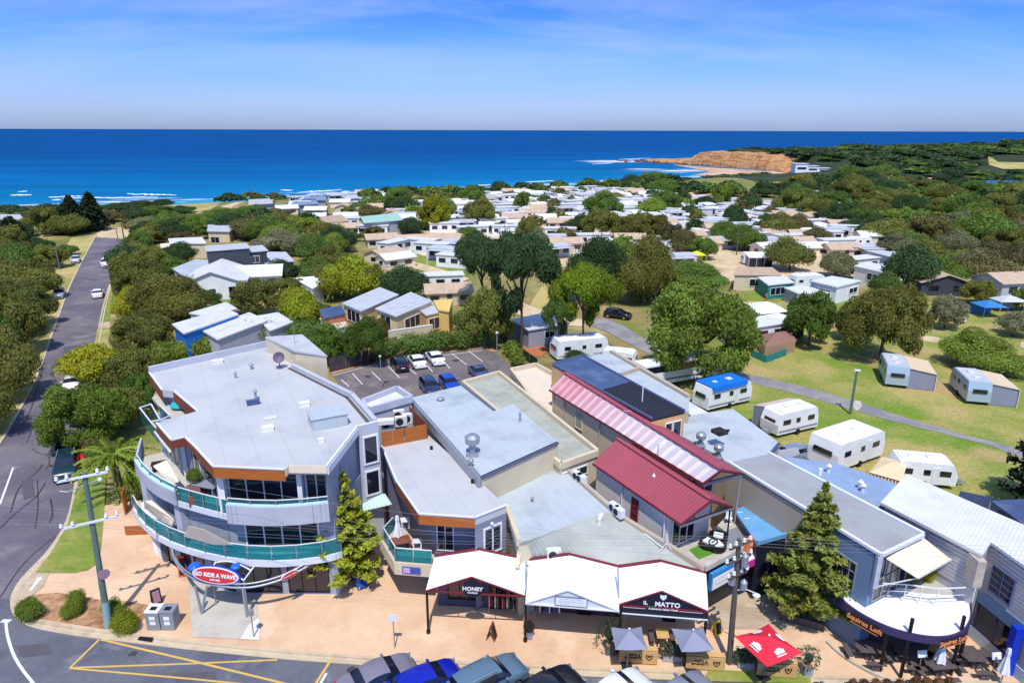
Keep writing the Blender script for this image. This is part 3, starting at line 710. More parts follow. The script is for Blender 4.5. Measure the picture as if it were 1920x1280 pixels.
for i,l in enumerate([[(1395,565),(1420,570),(1455,580),(1462,588),(1440,584),(1398,574)],[(1720,628),(1745,630),(1780,636),(1780,646),(1740,640),(1720,637)],[(1915,640),(1960,655),(1960,668),(1912,650)],[(1340,500),(1365,490),(1410,470),(1420,476),(1385,492),(1350,506)],
[(760,486),(790,494),(840,508),(880,522),(862,530),(810,512),(765,500)],[(900,540),(960,560),(1040,590),(1100,600),(1090,612),(1020,606),(930,575),(890,560)],[(1500,505),(1550,500),(1555,508),(1500,514)]]):
 sheet('sandy_track',l,m_sandroad,0.03+0.004*i)
sheet('lawn',[(735,452),(748,455),(790,478),(840,492),(868,508),(870,520),(830,508),(780,492),(745,474)],m_verge,0.035)
sheet('lawn',[(1000,560),(1040,500),(1055,510),(1040,560),(1030,590),(990,580)],m_dry,0.028)
sheet('lawn',[(868,560),(890,562),(888,580),(866,580)],m_verge,0.036)
sheet('lawn',[(1388,535),(1425,545),(1465,558),(1462,566),(1400,562)],m_verge,0.038)
drape('caravan_park_gravel',[(690,420),(760,395),(900,375),(1100,365),(1290,372),(1420,392),(1520,420),(1640,470),(1600,520),(1400,530),(1280,520),(1100,500),(960,500),(860,500),(780,480),(720,470)],m_sandroad,0.012,0)
sheet('red_brick_terrace',[(983,650),(1015,640),(1030,655),(1015,668),(990,668)],M('terracotta_gravel',186,110,74,rough=0.95,var=0.12,vscale=1.0),0.04)
# ------------------------------------------------------------------ building helpers
UPV=Vector((0,0,1))
def PX(l,z):return[U(x,y,z)for x,y in l]
def xy(l):return[(p[0],p[1])for p in l]
def block(parent,name,poly,z0,z1,m):return MB().prism(xy(poly),z0,z1).build(name,m,parent)
def slab(parent,name,px,z,m,t=0.25):return MB().prism(xy(PX(px,z)),z-t,z).build(name,m,parent)
def outward(A,B):
 d=(Vector(B)-Vector(A));d.z=0;d.normalize();return Vector((d.y,-d.x,0)),d
def window(parent,A,B,z0,z1,cols=1,rows=1,fm=None,gm=None,fw=0.07,name='window',off=0.0):
 """A left, B right as seen from outside: a framed window standing proud of the wall, with its panes"""
 fm=fm or m_frame;gm=gm or m_win;n,d=outward(A,B);A=Vector((A[0],A[1],0))+n*off;B=Vector((B[0],B[1],0))+n*off
 w=(B-A).length;f=MB()
 def at(u,z,o):return A+d*u+n*o+UPV*z
 for z in(z0,z1):f.beam(at(-fw/2,z,0.03),at(w+fw/2,z,0.03),0.10,fw)
 for i in range(cols+1):f.beam(at(w*i/cols,z0,0.028),at(w*i/cols,z1,0.028),0.09,fw*(1 if i in(0,cols)else 0.75),up=d)
 for j in range(1,rows):
  z=z0+(z1-z0)*j/rows;f.beam(at(0,z,0.026),at(w,z,0.026),0.08,fw*0.6)
 fr=f.build(name,fm,parent)
 for i in range(cols):
  p=MB();a=at(w*i/cols,0,0.012);b=at(w*(i+1)/cols,0,0.012)
  p.beam(a+UPV*((z0+z1)/2),b+UPV*((z0+z1)/2),0.02,z1-z0)
  o=p.build('pane',gm,None);o.parent=fr;
  off_=WL[fr.name];o.location=-off_
 return fr
def fascia(parent,pts,z0,z1,m,t=0.08,name='fascia',out=0.02,closed=False):
 """a board along an edge line, standing outside it (points run left to right seen from outside)"""
 f=MB();pts=[Vector((p[0],p[1],0))for p in pts]
 prs=list(zip(pts,pts[1:]))+([(pts[-1],pts[0])]if closed else[])
 for a,b in prs:
  n,d=outward(a,b);f.beam(a+n*(out+t/2)-d*0.02+UPV*((z0+z1)/2),b+n*(out+t/2)+d*0.02+UPV*((z0+z1)/2),t,z1-z0)
 return f.build(name,m,parent)
def corr_roof(parent,A,B,C,D,n,m,amp=0.04,name='roof',t=0.12):
 """ribbed metal sheet: A-B the upper edge, D-C the lower edge, ribs run from A-B to D-C"""
 A,B,C,D=(Vector(p)for p in(A,B,C,D));s=MB();N=(B-A).cross(D-A).normalized()
 if N.z<0:N=-N
 top=[];bot=[]
 for i in range(n):
  for k,h in((0.0,0),(0.30,0),(0.42,1),(0.72,1),(0.84,0)):
   u=(i+k)/n;top.append(A.lerp(B,u)+N*(h*amp));bot.append(D.lerp(C,u)+N*(h*amp))
 top.append(B);bot.append(C);q=len(top)
 vs=top+bot+[p-N*t for p in(A,B,C,D)]
 fs=[(i,q+i,q+i+1,i+1)for i in range(q-1)];o=2*q
 fs+=[(o,o+3,o+2,o+1),(q,o+3,o,0),(q-1,o+1,o+2,2*q-1)]
 fs.append(tuple(list(range(q,2*q))+[o+2,o+3]));fs.append(tuple(list(range(q-1,-1,-1))+[o,o+1]))
 s.add(vs,fs);ob=s.build(name,m,parent)
 return ob
def sheets_roof(parent,A,B,C,D,n,mats,name='roof_sheet',gap=0.0,amp=0.03):
 """separate roof sheets laid side by side, each an object"""
 A,B,C,D=(Vector(p)for p in(A,B,C,D));N=(B-A).cross(D-A).normalized()
 if N.z<0:N=-N
 for i in range(n):
  u0,u1=i/n,(i+1)/n;lift=N*(amp if i%2 else 0)
  a,b,c,d=A.lerp(B,u0)+lift,A.lerp(B,u1)+lift,D.lerp(C,u1)+lift,D.lerp(C,u0)+lift
  s=MB();s.add([a,b,c,d,a-N*0.06,b-N*0.06,c-N*0.06,d-N*0.06],[(3,2,1,0),(4,5,6,7),(0,1,5,4),(1,2,6,5),(2,3,7,6),(3,0,4,7)])
  if(b-a).cross(d-a).dot(N)>0:s.f=[tuple(reversed(f))for f in s.f]
  s.build(name,mats(i),parent)
def vent_hood(parent,p,s,m,name='roof_vent'):
 b=MB();b.cyl((p[0],p[1],p[2]),0.16*s,0.5*s,10);b.lathe((p[0],p[1],p[2]+0.5*s),[(0.16*s,0),(0.34*s,0.12*s),(0.36*s,0.42*s),(0.2*s,0.56*s)],12);b.box((p[0],p[1],p[2]+0.06*s),(0.6*s,0.6*s,0.12*s));return b.build(name,m,parent)
def flue(parent,p,h,r,m,name='flue'):
 b=MB();b.cyl(p,r,h,10);b.lathe((p[0],p[1],p[2]+h),[(r*1.7,0),(r*1.7,0.05),(r*0.2,0.25)],10);return b.build(name,m,parent)
def skylight(parent,p,w,d,h,rz,m,name='skylight'):
 b=MB();b.box((p[0],p[1],p[2]+h/2),(w,d,h),rz);b.box((p[0],p[1],p[2]+h+0.04),(w*1.08,d*1.08,0.06),rz);return b.build(name,m,parent)
def ac_unit(parent,p,rz,w=0.95,d=0.4,h=0.8,name='air_conditioner'):
 b=MB();b.box((p[0],p[1],p[2]+h/2+0.05),(w,d,h),rz);o=b.build(name,m_porc,parent)
 g=MB();n=Matrix.Rotation(rz,3,'Z')@Vector((0,-1,0));c=Vector(p)+UPV*(h*0.52+0.05)+n*(d/2+0.012)-(Matrix.Rotation(rz,3,'Z')@Vector((w*0.14,0,0)))
 a=c-n*0.012;g.tube([a,a+n*0.03],h*0.38,14)
 gr=g.build('fan_grille',m_dark,None);gr.parent=o;gr.location=-WL[o.name]if parent else(0,0,0)
 return o
RZP=math.radians(27.5)
LOT=Vector((-math.sin(RZP),math.cos(RZP),0))
# ------------------------------------------------------------------ A. the three storey corner building
T=thing('apartment_building','three storey grey corner building with flat pale roof and curved teal glass balconies','building',(-18,48,0))
ROOF=[(612,874),(670,799),(708,790),(665,742),(554,687),(551,640),(499,649),(280,698),(304,731),(326,733),(370,770),(294,793),(322,825),(347,819),(367,838),(400,874),(534,880),(540,873)]
rw=PX(ROOF,10.2)
MB().prism(xy(rw),9.62,10.2).build('roof',m_roofgrey,T)
def RW(i,z=10.2):return U(*ROOF[i],10.2)
# timber fascia along the street edges (left to right from outside)
fascia(T,[rw[15],rw[16]],9.45,10.12,m_timber,0.06);fascia(T,[rw[14],rw[15]],9.45,10.12,m_timberd,0.06)  # side-facing boards are the same timber, shade put into a darker colour
fascia(T,[rw[11],rw[12],],9.45,10.12,m_timberd,0.06);fascia(T,[rw[7],rw[8]],9.3,10.12,m_timberd,0.06);fascia(T,[rw[12],rw[13],rw[14]],9.6,10.12,m_timberd,0.05)
fascia(T,[rw[9],rw[10]],9.3,10.12,m_timberd,0.06)
fascia(T,[rw[16],rw[17],rw[0]],9.75,10.26,m_cream,0.05)
capm=M('white_roof_capping',224,228,236,rough=0.4)
c=MB()
for i,j in((14,15),(15,16),(11,12),(9,10),(7,8),(0,1),(1,2),(12,13),(13,14)):
 c.beam(RW(i)+UPV*0.03,RW(j)+UPV*0.03,0.16,0.08)
c.build('capping',capm,T)
pb=MB()
a,b=RW(7),RW(6);ins=Vector((0.35,-0.6,0)).normalized()*0.18
pb.beam(a+ins+UPV*0.28,b+ins+UPV*0.28,0.3,0.56)
for i,j in((2,3),(3,4)):
 a,b=RW(i),RW(j);n=(b-a).cross(UPV).normalized();n=n if n.dot(Vector((-18,48,0))-a)>0 else-n
 pb.beam(a+n*0.2+UPV*0.14,b+n*0.2+UPV*0.14,0.36,0.28)
pb.build('parapet',m_wallpale,T)
gut=MB();
for i,j in((2,3),(3,4)):
 a,b=RW(i),RW(j);n=(b-a).cross(UPV).normalized();n=n if n.dot(Vector((-18,48,0))-a)>0 else-n
 gut.beam(a+n*0.62+UPV*0.02,b+n*0.62+UPV*0.02,0.26,0.05)
gut.build('box_gutter',M('dark_gutter',92,86,84,rough=0.8),T)
# raised stair tower at the back
tw=[U(553,685,10.2),U(612,667,11.6),U(566,633,11.6),U(551,640,11.6)]
tw[0]=Vector((-18.2,57.0,0))
block(T,'stair_tower',[Vector((-18.9,56.6,0)),tw[1],Vector((-19.7,61.2,0)),Vector((-22.8,60.4,0))],0,11.5,m_wallcream)
MB().prism(xy([Vector((-19.0,56.5,0)),tw[1]+Vector((0.1,-0.1,0)),Vector((-19.7,61.4,0)),Vector((-22.9,60.5,0))]),11.5,11.66).build('tower_roof',m_roofgrey,T)
# walls
F1=[(-26.6,44.6),(-25.3,43.1),(-23.7,41.6),(-21.9,40.4),(-19.9,39.5),(-18.3,38.95),(-12.0,38.95)]
side=[xy([U(612,874,10.2)])[0],xy([U(670,799,10.2)])[0],xy([U(708,790,10.2)])[0]]
rear=[xy([RW(k)])[0]for k in(3,4,5,6,7)]
low=F1+[(-11.5,38.9),side[1],side[2]]+rear+[(-29.6,54.0),(-27.0,49.5)]
MB().prism(low,0,6.45).build('wall',m_wallgrey,T)
# upper storey stands back from the street
up=[(-25.9,46.2),(-23.4,43.6),(-22.6,43.0),(-20.9,41.6),(-18.6,39.25),(-12.0,39.25),(-11.55,38.15),(-10.95,43.9),(-9.6,44.8),rear[0],(-19.0,56.2),(-21.5,62.6),(-23.6,62.0),(-30.4,54.8),(-27.4,51.2),(-26.4,50.6),(-23.6,47.0)]
MB().prism(up,6.45,9.62).build('upper_wall',m_wallgrey,T)
# chamfer wall panel on the right with its white edging and two tall windows
chA,chB,chC=Vector((*side[0],0)),Vector((*side[1],0)),Vector((*side[2],0))
fp=MB();n_,d_=outward(chB,chC)
fp.beam(chB+UPV*5.1+n_*0.06,chC+UPV*5.1+n_*0.06,0.1,10.1);fp.build('wall_panel',m_wallpale,T)
for z0,z1 in((7.2,9.3),(4.7,6.6)):
 window(T,chB.lerp(chC,0.2),chB.lerp(chC,0.88),z0,z1,1,1,fw=0.12,off=0.12)
e=MB();nA,dA=outward(chA,chB);e.beam(chA+nA*0.08+UPV*9.9,chB+nA*0.08+UPV*9.9,0.1,0.5);e.build('edge_trim',capm,T)
# first floor slab with the sweeping white edge
C1=smooth_line([Vector((x,y,0))for x,y in[(-27.8,44.3),(-26.5,42.7),(-24.6,41.0),(-22.5,39.7),(-20.3,38.8),(-18.3,38.2),(-16.5,37.9),(-14.4,37.9),(-12.1,38.4),(-11.2,38.9)]],2)
MB().prism(xy(C1)+[(-12.0,40.2),(-18,40.2),(-22,42),(-26,46),(-27.2,47)],3.1,3.38).build('balcony_slab',m_white,T)
fascia(T,C1,3.0,3.44,capm,0.07,'slab_edge',0.0)
def balustrade(pts,z,h,post_every=1,m=m_glass,inset=0.1):
 """glass panels between slim posts under a top rail, every panel its own piece"""
 pts=[Vector((p[0],p[1],0))for p in pts];r=MB();ps=MB()
 for a,b in zip(pts,pts[1:]):
  n,d=outward(a,b);o=-n*inset;L_=(b-a).length
  g=MB();g.beam(a+d*0.03+o+UPV*(z+h/2),b-d*0.03+o+UPV*(z+h/2),0.025,h-0.08);g.build('glass_panel',m,T_[0])
  r.beam(a+o+UPV*(z+h),b+o+UPV*(z+h),0.06,0.05)
 for p in pts:ps.beam(p+UPV*z,p+UPV*(z+h),0.05,0.05)
 r.build('top_rail',m_frame,T_[0]);ps.build('rail_post',m_steel,T_[0])
T_=[T]
def resample(pts,step):
 pts=[Vector((p[0],p[1],0))for p in pts];out=[pts[0]];acc=0
 for a,b in zip(pts,pts[1:]):
  L_=(b-a).length;t=step-acc
  while t<L_:out.append(a.lerp(b,t/L_));t+=step
  acc=L_-(t-step)
 out.append(pts[-1]);return out
balustrade(resample(C1,1.6),3.4,1.05)
# second floor: solid curved band on the left, glass in the middle, solid band on the right
BL=smooth_line([Vector((x,y,0))for x,y in[(-26.7,43.9),(-25.3,42.2),(-23.6,40.7),(-21.9,39.6)]],2)
BM=smooth_line([Vector((x,y,0))for x,y in[(-21.9,39.75),(-19.9,38.85),(-17.9,38.1)]],2)
BR=smooth_line([Vector((x,y,0))for x,y in[(-17.9,38.0),(-16.1,37.72),(-14.1,37.72),(-11.6,38.25)]],2)
MB().prism(xy(BL)[:-1]+xy(BM)[:-1]+xy(BR)+[(-11.8,40.5),(-18.5,40.5),(-23,45),(-25.5,47.5),(-27.6,46.2)],6.35,6.62).build('terrace_slab',m_concrete,T)
fascia(T,BL,6.5,7.5,m_wallpale,0.14,'terrace_wall');fascia(T,BM,6.3,6.72,capm,0.08,'terrace_edge',0.0);fascia(T,BR,6.2,7.5,m_wallpale,0.14,'terrace_wall')
fascia(T,[Vector((-28.2,47.6,0)),BL[0]],6.3,7.5,m_wallpale,0.14,'terrace_wall')
for l in(BL,BR):
 r=MB()
 for a,b in zip(l,l[1:]):r.beam(a+UPV*7.54,b+UPV*7.54,0.26,0.08)
 r.build('wall_capping',M('pale_aqua_capping',196,226,234,rough=0.4),T)
balustrade(resample(BM,1.15),6.66,1.0);balustrade(resample(BR,1.6),7.55,0.32,m=m_clear);balustrade(resample(BL,1.6),7.5,0.35)
# dark recess and glazing under the band, between pillars
def glaze(A,B,z0,z1,cols,**k):return window(T,Vector((*A,0)),Vector((*B,0)),z0,z1,cols,1,**k)
glaze((-17.35,38.95),(-12.6,38.95),3.75,6.0,4,fw=0.11)
glaze((-21.6,40.3),(-18.5,39.05),3.5,6.1,4,fw=0.06,fm=m_steel);glaze((-25.9,43.9),(-22.4,40.8),3.5,6.2,3,fw=0.06,fm=m_steel)
glaze((-18.2,39.25),(-13.7,39.25),6.7,9.3,4,fw=0.09);glaze((-13.2,39.25),(-11.9,39.25),6.7,9.3,2,fw=0.09)
glaze((-20.7,41.4),(-18.8,39.5),6.7,9.3,2,fw=0.06,fm=m_steel);glaze((-22.4,42.9),(-21.1,41.7),6.7,9.2,2,fw=0.08);glaze((-25.6,45.9),(-23.6,43.8),6.7,9.2,3,fw=0.08)
pl=MB()
for x,y,z0,z1,w in((-18.35,38.6,6.7,9.5,0.42),(-13.45,38.75,6.7,9.5,0.3),(-22.75,43.0,6.7,9.4,0.3)):pl.box((x,y,(z0+z1)/2),(w,w,z1-z0))
pl.build('pillar',m_frame,T)
pg=MB()
for x,y in((-22.1,40.25),(-26.5,44.3)):pg.box((x,y,4.9),(0.6,0.55,3.2),math.radians(-30))
pg.build('pillar',m_wallpale,T)
# ground floor shop fronts
glaze((-24.6,42.35),(-22.2,40.55),0.3,2.7,3,fw=0.06,fm=m_black2);glaze((-21.7,40.3),(-18.6,39.05),0.3,2.7,4,fw=0.06,fm=m_black2)
glaze((-18.1,38.95),(-15.4,38.95),0.3,2.7,3,fw=0.06,fm=m_black2);glaze((-14.9,38.95),(-12.2,38.95),0.3,2.7,3,fw=0.06,fm=m_black2)
# awnings drawn over the balconies
def sail(parent,pts,m,name='awning',t=0.05):
 s=MB();top=[Vector(p)for p in pts];n=len(top);s.add(top+[p-UPV*t for p in top],[tuple(range(n)),tuple(range(2*n-1,n-1,-1))]+[(i,n+i,n+(i+1)%n,(i+1)%n)for i in range(n)]);return s.build(name,m,parent)
sail(T,[U(272,938,6.0),U(284,937,6.0),U(326,972,5.2),U(322,985,4.6),U(300,974,4.4),U(270,950,4.6)],m_cream)
sail(T,[U(354,985,5.6),U(384,992,5.6),U(436,1020,4.5),U(400,1020,4.2),U(345,1004,4.4)],m_cream)
sail(T,[U(287,873,8.6),U(312,862,8.8),U(337,893,8.2),U(335,902,7.8),U(322,906,7.6)],m_cream)
# verandah roof on the left and glass terrace boxes
MB().prism(xy([U(288,808,9.2),U(296,806,9.2),U(328,842,9.2),U(318,848,9.2)]),9.1,9.2).build('verandah_roof',m_white2,T)
sc_=MB()
for a,b in(((262,764),(283,757)),((283,757),(300,787)),((262,764),(282,790)),((282,790),(300,787)),((298,758),(319,779)),((282,790),(294,803)),((300,787),(319,779))):
 sc_.beam(U(*a,9.6),U(*b,9.6),0.08,0.08)
sc_.build('glass_box_frame',m_frame,T)
for a,b in(((262,764),(282,790)),((283,757),(300,787)),((298,758),(319,779)),((282,790),(294,803))):
 g=MB();p,q=U(*a,9.6),U(*b,9.6);g.beam(p-UPV*0.6,q-UPV*0.6,0.03,1.1);g.build('glass_panel',m_clear,T)
slab(T,'roof_terrace',[(304,731),(326,733),(370,770),(320,785),(285,745)],8.7,m_concrete,0.2)
# roof furniture
skylight(T,U(652,782,10.2)+Vector((-1.1,-1.2,0)),2.4,1.7,0.85,RZP,m_roofblue,'plant_box')
skylight(T,U(571,760,10.2),0.7,0.5,0.22,RZP,m_white);skylight(T,U(502,806,10.2),0.75,0.5,0.22,RZP,m_white);skylight(T,U(408,680,10.2),0.9,0.5,0.2,RZP,m_white)
skylight(T,U(475,758,10.2),0.9,0.35,0.3,RZP,m_navy);flue(T,U(480,748,10.2),0.6,0.1,m_steel);flue(T,U(472,692,10.2),0.35,0.12,m_steel);flue(T,U(442,708,10.2),0.35,0.08,m_steel);skylight(T,U(602,828,10.2),0.35,0.3,0.2,RZP,m_white);skylight(T,U(507,785,10.2),0.8,0.5,0.06,RZP,m_white2)
dish=MB();p=U(525,690,10.2);dish.cyl(p,0.05,0.5,8);dish.lathe(p,[(0.3,0),(0.3,0.04)],10)
bm_d=[];cn=p+UPV*0.95
ax=Vector((0.1,-0.85,0.5)).normalized();uu=ax.orthogonal().normalized();vv=ax.cross(uu)
for i in range(5):
 rr=0.5*i/4;
 for k in range(16):bm_d.append(cn+uu*(rr*math.cos(k*math.pi/8))+vv*(rr*math.sin(k*math.pi/8))+ax*(0.35*(i/4)**2-0.25))
dish.add(bm_d,[(i*16+k,i*16+(k+1)%16,(i+1)*16+(k+1)%16,(i+1)*16+k)for i in range(4)for k in range(16)])
dish.build('satellite_dish',M('mauve_dish',120,108,128,rough=0.6),T)
an=MB();p=U(553,645,11.6);an.tube([p,p+UPV*0.1+Vector((0,0,2.0))],0.025,6);an.build('antenna',m_steel,T)
# brick planter on the top terrace
MB().prism(xy([U(348,908,7.4),U(372,897,7.4),U(377,925,7.4),U(352,930,7.4)]),6.6,7.3).build('brick_planter',m_brick,T)
# metal awning on the right flank
aw=[U(680,930,4.5),U(722,925,4.5),U(735,945,3.9),U(680,958,3.8)]
corr_roof(T,aw[0],aw[1],aw[2],aw[3],7,M('pale_green_awning',190,220,214,rough=0.5),0.05,'side_awning')
MB().prism(xy([U(712,786,10.2),U(716,800,8.6),U(740,925,4.4),Vector((-9.0,41.8,0))]),0,4.4).build('link_wall',m_walllav,T)if False else None
# low plant block behind: white roof, and the timber screen with air conditioners
T2=thing('plant_room','low grey plant room with white parapet roof and orange timber screen behind the corner building','outbuilding',(-9,50,0))
pw=[U(680,752,8.4),U(745,727,8.4),U(772,745,8.4),U(690,768,8.4)]
MB().prism(xy(pw),0,8.1).build('wall',m_wallpale,T2);MB().prism(xy([p.lerp(sum(pw,Vector())/4,0.12)for p in pw]),8.1,8.16).build('roof',m_white2,T2)
pp=MB()
for i in range(4):pp.beam(pw[i]+UPV*-0.1,pw[(i+1)%4]+UPV*-0.1,0.25,0.6)
pp.build('parapet',m_wallpale,T2)
sA,sB,sC=U(716,838,7.0),U(801,822,7.0),U(768,768,8.0)
n,d=outward(sA,sB);L_=(sB-sA).length
for k in range(4):
 for j in range(5):
  b_=MB();a0=sA+d*(L_*k/4+0.03);b0=sA+d*(L_*(k+1)/4-0.03);z=7.12+j*0.25;b_.beam(Vector((a0.x,a0.y,z)),Vector((b0.x,b0.y,z)),0.04,0.235);b_.build('screen_board',m_timber,T2)
n2,d2=outward(sB,sC)
MB().beam(Vector((sB.x,sB.y,7.65)),Vector((sC.x,sC.y,7.65)),0.06,1.3).build('side_screen',m_timberd,T2)  # side of the same screen, its shade painted in as darker timber
for px,py,w in((690,812,1.0),(727,800,1.0),(752,795,0.95),(765,790,0.9),(748,783,0.9)):
 p=U(px,py,7.2);p.z=7.05;ac_unit(T2,p,math.radians(18),w)
bx=MB();p=U(719,790,8.0);bx.box((p.x,p.y,8.0),(1.6,0.6,0.35),math.radians(12));bx.build('duct_cowl',m_white,T2)
# ------------------------------------------------------------------ B. two storey neighbour with the timber fascia and corner balcony
T=thing('shop_building','two storey lavender grey building with orange timber fascia and small glass corner balcony','building',(-5,42,0));T_[0]=T
CR=[(786,963),(890,970),(949,947),(803,815),(716,836),(743,901)]
cw=PX(CR,7.0);MB().prism(xy(cw),6.45,7.0).build('roof',m_roofgrey,T)
fascia(T,[cw[0],cw[1]],6.3,6.92,m_timber,0.06);fascia(T,[cw[5],cw[0]],6.3,6.92,m_timberd,0.06)  # left fascia: same timber with its shade painted into the colour
cp_=MB()
for i,j in((0,1),(1,2),(5,0),(4,5)):cp_.beam(cw[i]+UPV*0.03,cw[j]+UPV*0.03,0.14,0.08)
cp_.build('capping',capm,T)
n,d=outward(cw[0],cw[1])
wl=[cw[0]-n*1.5+d*0.6,cw[1]-n*1.5,cw[1],cw[2],cw[3],cw[4],cw[5]+Vector((1.1,0.3,0)),]
MB().prism(xy(wl),0,6.45).build('wall',m_walllav,T)
window(T,wl[0].lerp(wl[1],0.05),wl[0].lerp(wl[1],0.42),3.5,5.9,2,1,fw=0.08)
window(T,cw[1].lerp(cw[2],0.28),cw[1].lerp(cw[2],0.82),4.0,5.9,2,1,fw=0.12)
bl=MB()
for j in range(9):
 z=3.6+j*0.3;a,b=wl[0].lerp(wl[1],0.45),wl[1];bl.beam(Vector((a.x,a.y,z))+n*0.015,Vector((b.x,b.y,z))+n*0.015,0.03,0.02)
 a,b=cw[1],cw[2];n2,d2=outward(a,b);bl.beam(Vector((a.x,a.y,z))+n2*0.012,Vector((b.x,b.y,z))+n2*0.012,0.024,0.02)
bl.build('cladding_joints',m_wallgrey,T)
BC=[Vector((-8.3,41.6,0)),Vector((-8.75,40.3,0)),Vector((-7.5,37.9,0)),Vector((-5.1,37.6,0))]
MB().prism(xy(BC)+[(-4.9,38.6),(-6.0,39.4),(-7.6,42)],3.0,3.35).build('balcony_slab',m_concrete,T)
fascia(T,[BC[1],BC[2],BC[3]],2.5,3.4,m_wallcream,0.1,'balcony_fascia',0.0)
balustrade([BC[0],BC[1],BC[1].lerp(BC[2],0.5),BC[2],BC[2].lerp(BC[3],0.5),BC[3]],3.36,1.0)
sg=MB();n,d=outward(BC[2],BC[3]);a=BC[2].lerp(BC[3],0.2);b=BC[2].lerp(BC[3],0.7);sg.beam(a+n*0.14+UPV*2.92,b+n*0.14+UPV*2.92,0.04,0.5);sgo=sg.build('sign_board',M('blue_white_sign',70,88,176,rough=0.5),T)
s2=MB();b2=BC[2].lerp(BC[3],0.42);a2=BC[2].lerp(BC[3],0.23);s2.beam(a2+n*0.17+UPV*2.92,b2+n*0.17+UPV*2.92,0.02,0.36);q=s2.build('sign_panel',M('pale_pink_sign',206,176,206,rough=0.5),T)
fl_=MB();fl_.cyl(U(886,905,7.0),0.12,0.25,10);fl_.cyl(U(809,842,7.0),0.12,0.25,10);fl_.build('roof_vent',m_black2,T)
lp=MB();p=cw[1].lerp(cw[2],0.5);lp.ball(p+n2*0.15+UPV*6.2-UPV*p.z,0.12);lp.build('wall_light',m_porc,T)
# ------------------------------------------------------------------ C. flat roofed shops behind the canopies
T=thing('rear_shop_block','wide flat pale blue roof with exhaust vents between the lavender building and the olive roof','building',(0,48,0));T_[0]=T
DR=[(772,745),(866,722),(927,770),(962,757),(1046,828),(903,893)]
dw=PX(DR,7.8);MB().prism(xy(dw),0,7.6).build('wall',m_wallcream,T);MB().prism(xy(dw),7.6,7.8).build('roof',m_roofblue,T)
g=MB();g.beam(dw[5]+UPV*-0.08,dw[4]+UPV*-0.08,0.22,0.16);g.beam(dw[1]-UPV*0.02,dw[2]-UPV*0.02,0.2,0.14);g.build('gutter',M('dark_gutter_blue',92,98,122,rough=0.5),T)
lw=MB();lw.beam(dw[0]+Vector((-0.15,-0.1,-0.35)),dw[5]+Vector((-0.15,-0.1,-0.35)),0.2,0.75);lw.build('party_wall',m_steel,T)
vent_hood(T,U(886,852,7.8),1.5,m_steel);vent_hood(T,U(884,866,7.8)+Vector((0,-0.7,0)),0.6,m_steel);flue(T,U(975,790,7.8),0.7,0.09,m_steel);flue(T,U(826,750,7.8),0.12,0.2,m_steel)
T=thing('olive_roof_block','narrow weathered olive grey flat roof with pale parapets behind the pink striped roof','building',(2,54,0))
SR=[(868,716),(935,698),(1120,846),(1052,870)]
sw=PX(SR,6.5);MB().prism(xy(sw),0,6.2).build('wall',m_wallcream,T);MB().prism(xy([p.lerp(sum(sw,Vector())/4,0.02)for p in sw]),6.2,6.3).build('roof',m_roofolive,T)
pp=MB()
for i,j in((0,1),(1,2),(2,3),(3,0)):pp.beam(sw[i]-UPV*0.1,sw[j]-UPV*0.1,0.28,0.5 if i!=1 else 0.6)
pp.build('parapet',m_wallcream,T)
window(T,sw[3].lerp(sw[2],0.05),sw[3].lerp(sw[2],0.72),5.0,5.7,3,1,fw=0.06)
T=thing('cream_rear_block','small cream flat roofed block beside the car park, next to the navy roof','building',(2,62,0))
kw=PX([(958,694),(1005,684),(1034,700),(1036,770),(1028,790)],6.0);MB().prism(xy(kw),0,5.7).build('wall',m_wallcream,T);MB().prism(xy(kw),5.7,5.8).build('roof',M('pale_peach_roof',222,206,186,rough=0.85,var=0.04),T)
pp=MB()
for i,j in((0,1),(1,2),(4,0)):pp.beam(kw[i],kw[j],0.25,0.5)
pp.build('parapet',m_wallcream,T)
T=thing('canopy_shop_row','row of single storey shops with pale blue front roof and ribbed grey verandah roof','building',(4,41,0));T_[0]=T
ew=PX([(949,950),(900,893),(1040,862),(1147,958),(973,1016)],5.6);MB().prism(xy(ew),0,5.4).build('wall',m_wallcream,T);MB().prism(xy(ew),5.4,5.6).build('roof',m_roofblue,T)
fa,fb,fc,fd=ew[4],ew[3],U(1320,1070,4.1),U(976,1044,4.1)
corr_roof(T,fa,fb,fc,fd,30,M('ribbed_grey_green_roof',172,176,168,rough=0.5,var=0.06,stain=lin((140,142,132)),stain_scale=0.4,stain_amt=0.4),0.05,'ribbed_roof',0.1)
MB().prism(xy([fd+Vector((0,0.15,0)),fc+Vector((0,0.15,0)),ew[3]+Vector((0.05,0,0)),ew[4]]),0,3.9).build('front_wall',m_wallcream,T)
ep=MB();ep.beam(ew[0]+UPV*0.0,ew[4]+UPV*0.0,0.3,0.5);ep.beam(Vector((ew[4].x,ew[4].y,4.7)),Vector((fd.x,fd.y,3.9)),0.25,1.6);ep.build('end_parapet',m_wallcream,T)
ep=MB();ep.beam(ew[3]+UPV*-0.2,fc+UPV*0.05,0.3,0.7);ep.beam(ew[2]+UPV*0.1,ew[3]+UPV*0.1,0.25,0.35);ep.build('side_parapet',m_wallbeige,T)
for px,py in((936,897),(948,911),(951,915)):skylight(T,U(px,py,5.6),0.9,0.55,0.06,RZP,m_white)
skylight(T,U(925,895,5.6),0.8,0.5,0.05,RZP,m_white);vent_hood(T,U(998,940,5.6),0.35,m_steel)
wv=MB();p=U(1123,992,5.0);p.z=4.7;wv.cyl(p,0.13,1.0,10);wv.tube([p+UPV*1.0,p+Vector((0.05,0.08,1.25)),p+Vector((0.2,0.2,1.3))],0.15,10);wv.build('flue',m_porc,T)
p=U(1038,1042,4.3);p.z=4.1;ac_unit(T,p,0.2,0.9,0.4,0.7)
